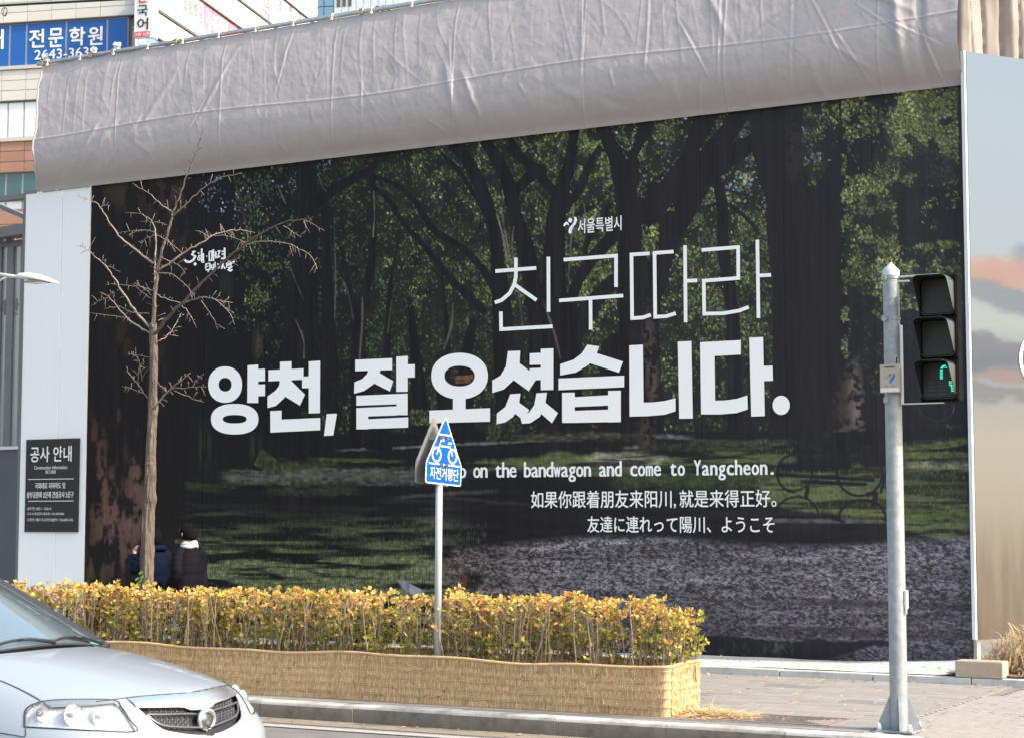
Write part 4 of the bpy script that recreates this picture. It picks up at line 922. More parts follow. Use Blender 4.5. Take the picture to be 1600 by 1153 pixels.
cl(0, .555, .016, n2, 3, (186, 150, 142), .75); cl(0, .59, .018, n1, 3, (134, 138, 142), .7); cl(0, .66, .01, n2, 3, (160, 140, 138), .6, .25, .1)
st = np.clip((V2 - .78) / .1, 0, 1)[..., None]; sky_i = sky_i * (1 - st * .30 * (nvv[..., None] - .2)) 
# dim round shape low on the print
mm = np.clip(1.2 - (((U2 - .21) / .07) ** 4 + ((V2 - .915) / .03) ** 4), 0, 1)[..., None] * .5; sky_i = sky_i * (1 - mm) + np.array((150, 124, 104)) * mm
sl_ = (s2l(np.clip(sky_i, 0, 250)) / 3.8 * np.array((.90, .98, 1.16))).astype(np.float32)
M_SKYP = mat('sky_print_sheet', (.5, .5, .5), .4, attr='ink', spec=.3)
npan = 5
for k in range(npan):
    a, c_ = round(k * (ws_ - 1) / npan), round((k + 1) * (ws_ - 1) / npan)
    drop = .10 if k == 0 else (.0 if k else 0); ztop = zt_ - (0 if k == 0 else .10)
    b = MB(); U3 = us[a:c_ + 1]; Pq = np.zeros((hs, len(U3), 3))
    off = .004 * (k % 2)
    for i in range(2): Pq[:, :, i] = C0[i] + U3[None, :] * ud[i] + nd[i] * (off)
    Pq[:, 0, :2] -= nd[:2] * .006; Pq[:, -1, :2] -= nd[:2] * .006
    Pq[:, :, 2] = (ztop - vs_ * (ztop - zb_))[:, None]
    b.grid(Pq); c4 = np.ones((hs * len(U3), 4), np.float32); c4[:, :3] = sl_[:, a:c_ + 1].reshape(-1, 3)
    o = b.build('print_panel', M_SKYP, sh, fix=False)
    at = o.data.color_attributes.new('ink', 'FLOAT_COLOR', 'POINT'); at.data.foreach_set('color', c4.ravel())
b = MB()
def slab(mb, u0, u1, d0, d1, z0, z1):
    pts = [C0 + ud * u0 + nd * d0, C0 + ud * u1 + nd * d0, C0 + ud * u1 + nd * d1, C0 + ud * u0 + nd * d1]
    mb.prism([(p[0], p[1], z0) for p in pts], (0, 0, z1 - z0))
slab(b, 0.0, LEN, -.075, -.012, zb_, zt_ - .11); b.build('backing_board', mat('board_back_grey', (.4, .4, .4), .8), sh)
b = MB(); slab(b, -.02, -.002, -.055, .004, zb_, zt_ + .01); b.build('edge_trim', mat('white_trim', (.78, .78, .8), .4), sh)
# the start of a big outlined letter
b = MB(); lp = []
for (x, y) in ((1612, 508), (1602, 520), (1595, 540), (1592, 562), (1593, 585), (1599, 602), (1610, 616)):
    p = pj(x, y) + nd * .008; lp.append(p)
sm = []
lp = [np.array(p) for p in lp]
for i in range(len(lp) - 1):
    for t in (0, .33, .66): sm.append(lp[i] * (1 - t) + lp[i + 1] * t)
sm.append(lp[-1])
c_ = sm[len(sm) // 2] + ud * .8
ang = np.linspace(.0, 2 * math.pi, 61)
cen = pj(1592, 561) + ud * .50; vs = []
for a in ang:
    for r_ in (1.0, .92): vs.append(cen + ud * (-.50 * r_ * math.cos(a)) + np.array((0, 0, 1)) * (.40 * (1.0 if r_ == 1 else .93) * math.sin(a)) + nd * .008)
b.add(vs, [(2 * i, 2 * i + 2, 2 * i + 3, 2 * i + 1) for i in range(60)]); o = b.build('lettering', M_WHITE, sh); o['label'] = 'white outlined round letter at the edge of the sky print'
# legs under the raised panel
b = MB()
for u in (.06, 1.6, 3.2):
    b = MB(); slab(b, u, u + .05, -.13, -.08, .1, zb_ + .5); b.build('support_post', m_pipe, sh)
# beige tarpaulin above it
m_tarp2 = mat('beige_tarpaulin', (0.30, 0.262, 0.235), .6, col2=(.27, .235, .215), nscale=3, spec=.3, sheen=.2)
t2 = thing('beige_tarpaulin', 'beige tarpaulin hanging in deep folds above the sky print round the corner', 'tarpaulin', (float(C0[0]), float(C0[1]), 7.3))
nx, ny = 260, 90; Pq = np.zeros((ny, nx, 3)); q1 = vnoise(20, 90, 61, 3, ny, nx); q2 = vnoise(40, 25, 62, 4, ny, nx)
for j in range(ny):
    for i in range(nx):
        u = -.10 + i / (nx - 1) * 4.6; t = j / (ny - 1)
        d = .02 + .09 * (1 - abs(math.sin(u * 6.5 - t * 1.5 * (u + .5)))) ** 1.5 * 1.6 * (.4 + .6 * (1 - t)) - .06 * (1 - abs(math.sin(u * 15 - t * 3.5))) ** 4 + (q1[j, i] - .5) * .16 + (q2[j, i] - .5) * .10 * t + .05 * max(0, math.sin(u * 4.1 - t * 3.5 + .6)) ** 2
        if u < .02: d -= (0.02 - u) * 1.0
        p = C0 + ud * u + nd * (d - .14 * t - .02); Pq[j, i] = (p[0], p[1], 9.0 - t * (9.0 - zt_ + .18))
b = MB(); b.grid(Pq[::-1]); b.build('sheet', m_tarp2, t2, smooth=True, fix=False)
b = MB(); p0 = C0 + ud * -.2; p1 = C0 + ud * 4.6; b.tube([(p0[0], p0[1], 9.03), (p1[0], p1[1], 9.03)], .03, 10); b.build('rail', m_pipe, t2, smooth=True)

# ------------------------------------------------------------------ stone block and straw at the right end
m_stone = mat('sandy_stone', (0.36, 0.29, 0.22), .9, col2=(.42, .35, .27), nscale=10, bump=.4, bscale=90, dirt=(.25, .2, .16), dscale=6, damt=.5)
P0 = atZ(1497, 1056, .222); P1 = atZ(1573, 1058.5, .222)
sbk = thing('stone_block', 'sandy brown rectangular stone block lying on the low edging at the hoarding corner', 'stone block', (float((P0[0] + P1[0]) / 2), 18.35, .22))
b = MB(); b.box(P0[0], P1[0], YL + .0, YL + .24, .221, .385, bev=.012); b.build('block', m_stone, sbk)
m_straw = mat('dry_straw', (0.52, 0.36, 0.19), .8, attr='tint')
def straw_tuft(mb, cx, cy, cz, n, r_, h, L, seed, cols=((0.60, 0.43, 0.24), (0.48, 0.33, 0.17), (0.68, 0.52, 0.32), (0.36, 0.24, 0.13)), wd=.006, flat=0.0):
    r = random.Random(seed)
    for i in range(n):
        a = r.uniform(0, 6.283); q = r.random() ** .6 * r_; x = cx + math.cos(a) * q; y = cy + math.sin(a) * q * .7; z = cz + max(0, (1 - (q / r_) ** 2)) * h * r.uniform(.1, 1)
        d = Vector((r.gauss(0, 1) + math.cos(a) * .6, r.gauss(0, 1) + math.sin(a) * .5, r.gauss(0, .6) * (1 - flat) + .25 * (1 - flat))).normalized(); l = L * r.uniform(.4, 1.1)
        s_ = d.cross(Vector((0, 0, 1))); s_ = s_.normalized() * wd if s_.length > .01 else Vector((wd, 0, 0))
        p = Vector((x, y, z)); m_ = p + d * l * .5 + Vector((0, 0, -.03 * l * (1 - flat))); e = p + d * l + Vector((0, 0, -.25 * l * (1 - flat)))
        if e.z < cz * 0 + .152: e.z = .152 + r.uniform(0, .01)
        if m_.z < .152: m_.z = .155
        k = len(mb.v); mb.v += [tuple(p - s_), tuple(p + s_), tuple(m_ + s_), tuple(m_ - s_), tuple(e)]; mb.f += [(k, k + 1, k + 2, k + 3), (k + 3, k + 2, k + 4)]
        c = r.choice(cols); mb.c += [(*c, 1)] * 5
Pc = onplane(1600, 1010, (0, YL + .75, 0), np.array((0, 1.0, 0)))
b = MB(); straw_tuft(b, Pc[0] + .10, YL + .75, .20, 3800, .60, .50, .26, 3, wd=.004)
straw_tuft(b, Pc[0] - .45, YL + .55, .18, 600, .35, .10, .2, 4, ((.5, .34, .2), (.36, .24, .14), (.62, .46, .26)), wd=.004)
o = b.build('straw_heap', m_straw, fix=False); tag(o, 'shaggy heap of dry golden straw against the sky print hoarding', 'straw', kind='stuff')
m_dirt = mat('dark_litter', (.10, .075, .05), .95, col2=(.2, .14, .09), nscale=14, bump=.6, bscale=40)
b = MB(); Pq = np.zeros((14, 30, 3)); q3 = vnoise(5, 4, 71, 3, 14, 30)
for j in range(14):
    for i in range(30): Pq[j, i] = (-5.30 + i * .14, YL + .15 + j * .16, .205 + .11 * q3[j, i] + .02 * j / 14)
b.grid(Pq); tag(b.build('planting_bed', m_dirt, smooth=True), kind='structure')

# ------------------------------------------------------------------ glazed steel pavilion behind the left end
m_steel = mat('dark_grey_steel', (.13, .13, .15), .5, col2=(.16, .16, .18), nscale=4)
m_glass = mat('reflecting_glass', (.34, .36, .37), .12, metal=.0, spec=.9, col2=(.26, .28, .29), nscale=.5, coat=.6)
m_dpan = mat('charcoal_panel', (.075, .075, .095), .5, col2=(.09, .09, .11), nscale=2)
YP = 22.5
pav = thing('glazed_pavilion', 'dark steel framed glass pavilion with canopy beams behind the white panel', 'pavilion', (-24, YP, .15))
a22 = lambda x, y, dy=0: atY(x, y, YP + dy)
xr = a22(44, 500)[0]; xL = a22(-160, 500)[0]
def hz_(y, x=20, dy=0): return a22(x, y, dy)[2]
ZT = hz_(386)
def bar(nm, x0, x1, z0, z1, y0=-.04, y1=.06, m=m_steel): b = MB(); b.box(x0, x1, YP + y0, YP + y1, z0, z1); return b.build(nm, m, pav)
bar('frame', xL, xr, ZT, ZT + .10)
mul = [a22(x, 500)[0] for x in (36, 17, 1, -20, -45, -72, -100)]; wds = [.035, .07, .03, .05, .03, .06, .03]
prev = xr
zmid = hz_(702)
for x, w_ in zip(mul, wds):
    bar('mullion', x - w_, x + w_, zmid + .05, ZT, -.05, .05)
for i in range(len(mul) - 1):
    bar('pane', mul[i + 1] + wds[i + 1] + .004, mul[i] - wds[i] - .004, zmid + .05, ZT, -.004, .008, m_glass)
bar('pane', mul[0] + wds[0], xr, zmid + .05, ZT, -.004, .008, m_glass)
bar('transom', xL, xr, zmid, zmid + .05, -.07, .07, mat('pale_steel', (.6, .6, .62), .4))
for i in range(6):
    x1_ = xr - i * .95; bar('wall_panel', x1_ - .935, x1_, .1, zmid - .004, -.03, .04, m_dpan)
b = MB(); text_px(b, '배관', -1, 468, 29, 493, YP - .008, .02); o = b.build('lettering', mat('grey_letter', (.16, .17, .18), .4), pav); o['label'] = 'grey Korean letters painted on the glass as a reflection'  # reflected lettering, painted on the panes as flat grey
def beam(nm, p, q, h, y, d=.12):
    P0_, Q0 = atY(*p, y), atY(*q, y); b = MB()
    b.prism([(P0_[0], y, P0_[2]), (Q0[0], y, Q0[2]), (Q0[0], y, Q0[2] - h), (P0_[0], y, P0_[2] - h)], (0, d, 0)); b.build(nm, m_steel, pav)
beam('beam', (-150, 324), (58, 300), .08, YP - .9); beam('beam', (40, 300), (58, 298), .16, YP - .92)
beam('beam', (-150, 378), (60, 346), .17, YP - .3); beam('beam', (-150, 380), (60, 364), .05, YP - .1); beam('brace', (-80, 286), (60, 345), .08, YP - .2)
b = MB(); p = atY(17, 370, YP); b.box(p[0] - .06, p[0] + .06, YP - .05, YP + .05, ZT + .1, p[2]); b.build('post', m_steel, pav)
for x in (2, 5): 
    p = atY(x, 360, YP - .15); q = atY(x, 378, YP - .15); b = MB(); b.box(p[0] - .02, p[0] + .02, YP - .17, YP - .13, q[2], p[2]); b.build('hanger', m_steel, pav)
bar('canopy_roof', xL, xr, ZT + .1, ZT + .13, .1, 2.5, m_steel)
bar('side_wall', xr - .06, xr, .1, ZT, .06, 2.5, m_dpan)

# ------------------------------------------------------------------ tall academy building on the left, far behind
DB = 80.0
cr = (203 - CXP) / FPX
rh = np.array((math.cos(HEAD), math.sin(HEAD), 0)); fh = np.array((-math.sin(HEAD), math.cos(HEAD), 0))
BC = rh * (cr * DB) + fh * DB; BC[2] = 0
an = math.radians(77.3); bu = -math.sin(an) * rh + math.cos(an) * fh
bn = math.radians(12.7); bv = math.sin(bn) * rh + math.cos(bn) * fh
nA = -bv; nB = -bu                      # outward normals of the two faces
def fA(x, y): p = onplane(x, y, BC, nA); return float(np.dot(p - BC, bu)), float(p[2])
def fB(x, y): p = onplane(x, y, BC, nB); return float(np.dot(p - BC, bv)), float(p[2])
MA = frameM(BC, bu, nA, np.array((0, 0, 1.0)))    # local: x along face, y outward, z up
MBm = frameM(BC, bv, nB, np.array((0, 0, 1.0)))
bld = thing('academy_building', 'pale clad academy building with blue window signs above the left of the tarpaulin', 'building', tuple(BC))
m_clad = [mat('cream_cladding_%s' % 'ab'[i], c, .7, col2=tuple(x * .93 for x in c), nscale=.3, bump=.1, bscale=8) for i, c in enumerate(((.62, .605, .56), (.595, .58, .54)))]
m_brick = [mat('terracotta_cladding_%s' % 'ab'[i], c, .8, col2=tuple(x * .85 for x in c), nscale=.8, bump=.1, bscale=8) for i, c in enumerate(((.36, .20, .145), (.33, .185, .135)))]
m_blue = mat('blue_film', (.01, .095, .36), .35, spec=.5, col2=(.012, .105, .38), nscale=.3)
m_wwin = mat('white_blind_window', (.72, .76, .80), .25, spec=.6, coat=.4)
m_dwin = mat('dark_green_window', (.025, .075, .085), .12, spec=.8, coat=.5, col2=(.04, .10, .11), nscale=.4)
m_bframe = mat('window_frame_grey', (.32, .34, .37), .5); m_dark = mat('shadow_gap_metal', (.10, .09, .085), .6); m_sill = mat('stone_sill', (.50, .48, .44), .7)
def blk(M, nm, m, x0, x1, z0, z1, y0, y1, parent=bld):
    b = MB(); b.box(x0, x1, y0, y1, z0, z1, M=M); return b.build(nm, m, parent)
# solid core
b = MB(); b.box(.25, 34, -24.5, -.25, 0, 33, M=MA); b.build('wall', mat('building_core', (.2, .19, .18), .9), bld)
zA_ = lambda y: fA(80, y)[1]
LA = 34.0
rows = []   # face A, from the top: (kind, z0, z1)
zc = [zA_(y) for y in (33.5, 100.5, 156, 213, 268, 305)]
hb = zc[0] - zc[1]; 
mods = [fA(x, 120)[0] for x in (203, 155, 117, 79, 41, 3)]
step = (mods[-1] - mods[1]) / 4
joints = [0.06] + [mods[1] + step * i for i in range(0, 14)]
def cladrows(za, zb_2, ms, n, tint):
    for k in range(n):
        z0 = zb_2 + (za - zb_2) * k / n; z1_ = zb_2 + (za - zb_2) * (k + 1) / n
        for i in range(len(joints) - 1):
            blk(MA, 'cladding_panel', ms[(i + k) % 2], joints[i] + .012, joints[i + 1] - .012, z0 + .012, z1_ - .012, -.12, 0)
cladrows(zc[0] + 1.85, zc[0] + .05, m_clad, 4, 0)
cladrows(zc[0] + 5.5, zc[0] + 3.7, m_clad, 4, 0)
cladrows(zc[1] - .18, zc[2] + .04, m_clad, 3, 0)
cladrows(zc[3] - .12, zc[4] + .03, m_brick, 3, 0)
def winrow(zt, zb2, m, muls, frame=m_bframe, cap=True, nm='window'):
    for i in range(len(muls) - 1):
        f = blk(MA, nm, frame, muls[i] + .001, muls[i + 1] - .001, zb2, zt, -.22, -.10)
        blk(MA, 'pane', m, muls[i] + .045, muls[i + 1] - .045, zb2 + .05, zt - .05, -.105, -.085, f)
    if cap:
        blk(MA, 'head_trim', m_dark, .0, LA, zt + .0, zt + .05, -.25, .03); blk(MA, 'sill', m_sill, .0, LA, zb2 - .16, zb2, -.25, .08)
muB = [fA(x, 66)[0] for x in (199, 166, 102, 40, 14, -22, -50, -84, -118)] + [11.5, 13.2, 15, 17]
winrow(zc[0], zc[1], m_blue, muB)
muW = [fA(x, 180)[0] for x in (200, 160, 122, 84, 61, 36, 11, -14, -40, -64)] + [fA(-64, 180)[0] + 1.0 * i for i in range(1, 6)]
winrow(zc[2], zc[3], m_wwin, muW)
muD = [fA(x, 286)[0] for x in (200, 170, 140, 88, 60, 34, 8, -18, -44, -70)] + [fA(-70, 286)[0] + 1.2 * i for i in range(1, 5)]
winrow(zc[4], zc[5], m_dwin, muD)
zd = [zA_(y) for y in (311, 326, 350, 384, 420)]
winrow(zd[0], zd[1], m_wwin, muD, cap=False)
cladrows(zd[1] - .02, zd[1] - 1.9, m_brick, 3, 0)
cladrows(zd[1] - 3.6, zd[1] - 5.6, m_clad, 3, 0)
winrow(zd[1] - 1.95, zd[1] - 3.55, m_dwin, muD, cap=False)
winrow(zc[0] + 3.65, zc[0] + 1.9, m_wwin, muW, cap=False)
m_letter = mat('sign_white', (.8, .8, .8), .5)
def textF(M, P, body, f, x0, y0, x1, y1, m, off=.03, lab=None, par=bld, outd=.02, flip=False, tiltm=None):
    """text inside a photo box on a face; f gives (s, z)"""
    s0 = f(x0, (y0 + y1) / 2)[0]; s1 = f(x1, (y0 + y1) / 2)[0]; xm = (x0 + x1) / 2
    zt2 = f(xm, y0)[1]; zb2 = f(xm, y1)[1]
    b = MB(); base = np.array(M)[:3, :3]; o_ = np.array(M)[:3, 3]
    U = base[:, 0] * (1 if s1 > s0 else -1); P0_ = o_ + base[:, 0] * s0 + base[:, 1] * outd + base[:, 2] * zb2
    text_fit(b, body, P0_, U, (0, 0, 1), abs(s1 - s0), zt2 - zb2, off)
    o = b.build('lettering', m, par)
    if lab: o['label'] = lab
    return o
for (ch, x0, y0, x1, y1) in (('전', 45, 46, 67.5, 74), ('문', 75, 44.5, 97, 73), ('학', 108, 43, 131.5, 71), ('원', 137, 42, 159, 70)):
    textF(MA, None, ch, fA, x0, y0, x1, y1, m_letter, .05, outd=-.07)
textF(MA, None, '어', fA, -22, 47, 4, 77, m_letter, .05, outd=-.07)
textF(MA, None, '2643-3639', fA, 53, 75.5, 149.5, 90.5, m_letter, .035, lab='white telephone number on the blue windows', outd=-.07)
# drain pipe and corner bead
b = MB(); b.tube([MA @ Vector((.02, .06, 5)), MA @ Vector((.02, .06, 33))], .07, 8); b.build('drain_pipe', mat('cream_pipe', (.55, .52, .46), .5), bld, smooth=True)
for z in (23.6, 22.4, 21.3):
    blk(MA, 'pipe_bracket', m_dark, -.35, .10, z, z + .07, .05, .2)
# face B
zB_ = lambda x, y: fB(x, y)[1]
LBf = fB(496, 12)[0]
s1 = zB_(277, 36); h1 = zB_(348, 24.5); b1 = zB_(290, 23); s2 = zB_(402, 21); h2 = zB_(464, 15.5); h0 = zB_(250, 63)
bandsB = [(s1 + .0, h1)]
def cladB(z0, z1_, n):
    m = 22
    for k in range(n):
        for i in range(m):
            blk(MBm, 'cladding_panel', m_clad[(i + k) % 2], LBf * i / m + .015, LBf * (i + 1) / m - .015, z0 + (z1_ - z0) * k / n + .012, z0 + (z1_ - z0) * (k + 1) / n - .012, -.12, 0)
m_teal = mat('teal_grey_glass', (.22, .32, .38), .3, spec=.5, col2=(.27, .36, .41), nscale=.6); m_ban = mat('white_banner', (.56, .56, .57), .6, spec=.2); m_pink = mat('pink_banner', (.56, .22, .30), .6, spec=.2); m_blue2 = mat('pale_blue_banner', (.17, .26, .45), .6, spec=.2)
m_gry = mat('grey_ink', (.20, .20, .23), .6); m_red = mat('red_ink', (.62, .05, .07), .5)
cladB(h0 + .08, s1 - .12, 4); cladB(h1 + .08, s2 - .12, 4); cladB(h2 + .08, h2 + 2.0, 4)
blk(MBm, 'head_trim', m_dark, 0, LBf, h0, h0 + .06, -.25, .03)
for (z0, z1_, zmid2) in ((s1, h1, b1), (s2, h2, s2)):
    blk(MBm, 'sill', m_dark, 0, LBf, z0 - .10, z0, -.25, .08); blk(MBm, 'head_trim', m_dark, 0, LBf, z1_, z1_ + .06, -.25, .03)
    n = 22
    for i in range(n):
        f = blk(MBm, 'window', m_bframe, LBf * i / n + .002, LBf * (i + 1) / n - .002, z0, z1_, -.22, -.10)
        if zmid2 > z0 + .1: blk(MBm, 'pane', m_teal, LBf * i / n + .04, LBf * (i + 1) / n - .04, z0 + .04, zmid2, -.105, -.085, f)
        pink = z0 < s2 - 1 and fB(322, 30)[0] - .1 < LBf * (i + .5) / n
        blk(MBm, 'banner_sheet', m_pink if pink else m_ban, LBf * i / n + .04, LBf * (i + 1) / n - .04, zmid2 + .01, z1_ - .03, -.105, -.080, f)
for i in range(22):
    f = blk(MBm, 'window', m_bframe, LBf * i / 22 + .002, LBf * (i + 1) / 22 - .002, h0 - 1.9, h0, -.22, -.10)
    blk(MBm, 'pane', m_blue2, LBf * i / 22 + .03, LBf * (i + 1) / 22 - .03, h0 - 1.86, h0 - .04, -.105, -.085, f)
def textB(body, xa, ya, xb, hh, m, off=.03, lab=None):
    s0 = fB(xa, ya)[0]; zb2 = fB(xa, ya)[1]; s1_ = s0 + (xb - xa) / 16.0
    b = MB(); base = np.array(MBm)[:3, :3]; o_ = np.array(MBm)[:3, 3]
    text_fit(b, body, o_ + base[:, 0] * s0 + base[:, 1] * (-.07) + base[:, 2] * zb2, base[:, 0], (0, 0, 1), s1_ - s0, hh, off); o = b.build('lettering', m, bld)
    if lab: o['label'] = lab
textB('수학', 325, 46, 347, .95, m_letter, .05, 'white Korean letters on the pink banner'); textB('전문', 343, 54, 362, .95, m_letter, .05)
textB('수학', 288, 21, 306, .85, m_gry, .02); textB('학원', 305, 30, 322, .85, m_gry, .02)
textB('문', 412, 16, 430, .8, m_gry, .03); textB('과', 436, 18, 446, .75, m_gry, .03); textB('학', 453, 28, 462, .75, m_gry, .03); textB('원', 467, 34, 475, .6, m_gry, .03); textB('1·2·3', 412, 27, 428, .35, m_red, .03)
textB('어', 220, 75, 230, .9, m_letter, .05)
# projecting upright sign at the corner
sgn = thing('vertical_sign', 'white upright projecting sign with black Korean letters on the building corner', 'sign', tuple(BC + nA * .3 + np.array((0, 0, 22))))
PS = BC + nA * .9; fS = lambda x, y: (lambda p: (float(np.dot(p - PS, bu)), float(p[2])))(onplane(x, y, PS, nA)); MS = frameM(PS, bu, nA, np.array((0, 0, 1.0)))
xa, za = fS(209.5, 60); xb, _ = fS(235, 60); zt2 = fS(220, -40)[1]; zb2 = fS(220, 59)[1]; xc = fS(239, 60)[0]
blk(MS, 'panel', mat('sign_face', (.72, .72, .76), .5), xb, xa, zb2, zt2, -.3, 0, sgn)
blk(MS, 'side_panel', mat('sign_side', (.8, .8, .8), .5), xc, xb - .003, zb2 + .0, zt2 + .002, -.5, -.02, sgn)
m_ink = mat('sign_black', (.03, .03, .035), .5)
for (ch, y0, y1, mm_) in (('한', -18, 5, m_red), ('국', 9, 26, m_ink), ('어', 29, 47.5, m_ink)):
    textF(MS, None, ch, fS, 215, y0, 231.5, y1, mm_, .05, par=sgn)
zr0 = fS(220, 58.5)[1]; zr1 = fS(220, 50)[1]; blk(MS, 'red_strip', m_red, xb + .03, xa - .03, zr0, zr1, .002, .02, sgn)
textF(MS, None, '2관·2관', fS, 211.5, 51.5, 233.5, 57, m_letter, .03, par=sgn, outd=.03)
for z in (zb2 + .4, zb2 + 2.2): blk(MS, 'bracket', m_dark, xa - .05, xa + .35, z, z + .06, -.25, -.15, sgn)
# glass tower further back
P2_ = rh * ((497 - CXP) / FPX * 130) + fh * 130; P2_[2] = 0
tw = thing('glass_tower', 'distant pale tower with blue glass corner seen just above the tarpaulin', 'building', tuple(P2_))
MT = frameM(P2_, -bu, -bv * 1.0, np.array((0, 0, 1.0)))
z_0 = CAMZ + (815 - 60) / FPX * 130; z_1 = CAMZ + (815 + 90) / FPX * 130
m_tw = mat('tower_cladding', (.62, .68, .72), .6, col2=(.58, .64, .68), nscale=.2); m_tg = mat('tower_glass', (.13, .26, .38), .15, spec=.8, col2=(.2, .34, .46), nscale=.3)
blk(MT, 'wall', m_tw, .9, 12, 0, z_1, -14, -.05, tw)
for i in range(2):
    for k in range(6):
        zq = z_0 - 2 + k * 1.6; blk(MT, 'pane', m_tg, -.6 + i * .75 + .03, -.6 + (i + 1) * .75 - .03, zq + .03, zq + 1.57, -.3, 0, tw)
blk(MT, 'wall', m_tw, -.62, .9, 0, z_0 - 2, -14, -.04, tw); blk(MT, 'wall', m_dark, -.6, .89, z_0 - 2, z_1, -14, -.32, tw)
for i in range(9):
    blk(MT, 'cladding_panel', m_tw, .95 + i * .55, .95 + (i + 1) * .55 - .05, z_0 - 1, z_1, -.05, .02, tw)
for k in range(5):
    for i in range(3): blk(MT, 'window', m_dark, 1.15 + i * .42 + (k % 2) * 2.9, 1.15 + i * .42 + .25 + (k % 2) * 2.9, z_0 + k * .9 + .9, z_0 + k * .9 + 1.7, .0, .05, tw)
# cable across the sky with a coiled loop
m_cab = mat('black_cable', (.02, .02, .02), .6)
YC = 24.0
b = MB(); pts = [atY(-300, 20, YC), atY(0, 9.5, YC), atY(60, 6, YC), atY(180, 0, YC), atY(500, -20, YC)]; b.tube(pts, .022, 6)
cab = b.build('overhead_cable', m_cab, smooth=True); tag(cab, 'black overhead cable with a small coil in front of the academy building', 'cable')
b = MB(); cc = atY(7.5, 19, YC); b.tube([(cc[0] + .052 * math.cos(a) * (1 + .06 * math.sin(3 * a)), YC - .02 * math.sin(a / 2), cc[2] + .075 * math.sin(a)) for a in np.linspace(1.6, 14.2, 50)], .006, 5); b.build('coil', m_cab, cab, smooth=True)
# ------------------------------------------------------------------ bare street tree
m_bark = mat('bark', (.105, .083, .068), .9, col2=(.165, .132, .108), nscale=9, stretch=(1, 1, .25), bump=1.0, bscale=34, bdist=.05, dirt=(.05, .038, .030), dscale=11, damt=.85)
m_twig = mat('twig_bark', (.29, .235, .195), .85, col2=(.185, .148, .122), nscale=14, bump=.4, bscale=60)
YT_ = 15.25
def tp(x, y, dy=0): return Vector(atY(x, y, YT_ + dy))
base = tp(229, 930)
tree = thing('bare_tree', 'leafless young street tree with a thin brown trunk standing behind the golden hedge', 'tree', (base.x, YT_, .15))
def curve_pts(pts, n=6):
    pts = [np.array(p) for p in pts]
    if len(pts) < 3: return [Vector(p) for p in pts]
    q = [2 * pts[0] - pts[1]] + pts + [2 * pts[-1] - pts[-2]]; out = []
    for i in range(1, len(q) - 2):
        for t in np.linspace(0, 1, n, endpoint=False):
            a, b_, c, d = q[i - 1], q[i], q[i + 1], q[i + 2]
            out.append(Vector(.5 * (2 * b_ + (c - a) * t + (2 * a - 5 * b_ + 4 * c - d) * t ** 2 + (3 * b_ - a - 3 * c + d) * t ** 3)))
    out.append(Vector(pts[-1])); return out
MPX = 1 / 148.0       # metres per photo pixel at the tree
# trunk with knots
tk = [(229, 1040, 0), (229, 915, 0), (232, 800, 0), (235, 740, 0), (236, 700, 0), (239, 620, 0), (240, 560, 0), (239.5, 505, 0)]
c = curve_pts([tp(*p) for p in tk], 46); n = len(c); bkN = vnoise(3.2, 16, 91, 3, n, 56); bkF = vnoise(2, 4, 92, 2, n, 56)
rad = np.interp(np.linspace(0, 1, n), [0, .25, .45, .6, .8, 1], [.075, .066, .056, .049, .043, .040])
b = MB(); rr_ = np.random.RandomState(9); k = 56; vs = []
for i, p in enumerate(c):
    for j in range(k):
        a = 2 * math.pi * j / k
        kn = 1 + .04 * math.sin(3 * a + i * .09) + .03 * math.sin(5 * a - i * .16) + (bkN[i, min(j, k - 1 - j) * 2 % k] - .5) * .30 + (bkF[i, j] - .5) * .10
        for (zk, ak, amt) in ((tp(243, 780).z, 0.1, .5), (tp(230, 752).z, 2.8, .25), (tp(231, 690).z, 1.5, .22), (tp(233, 787).z, 3.1, .25), (tp(240, 638).z, .4, .3), (tp(236, 860).z, .6, .18)):
            kn += amt * math.exp(-((p.z - zk) / .07) ** 2) * max(0, math.cos(a - ak)) ** 3
        vs.append(p + Vector((math.cos(a), math.sin(a), 0)) * rad[i] * kn)
b.add(vs, [(i * k + j, i * k + (j + 1) % k, (i + 1) * k + (j + 1) % k, (i + 1) * k + j) for i in range(n - 1) for j in range(k)] + [tuple((n - 1) * k + j for j in range(k))])
b.build('trunk', m_bark, tree, smooth=True)
zt7 = lambda L: [(120 + a / 3.035, 180 + b_ / 3.035) for a, b_ in L]
zl = lambda L: [(130 + a / 3.294, 580 + b_ / 3.294) for a, b_ in L]
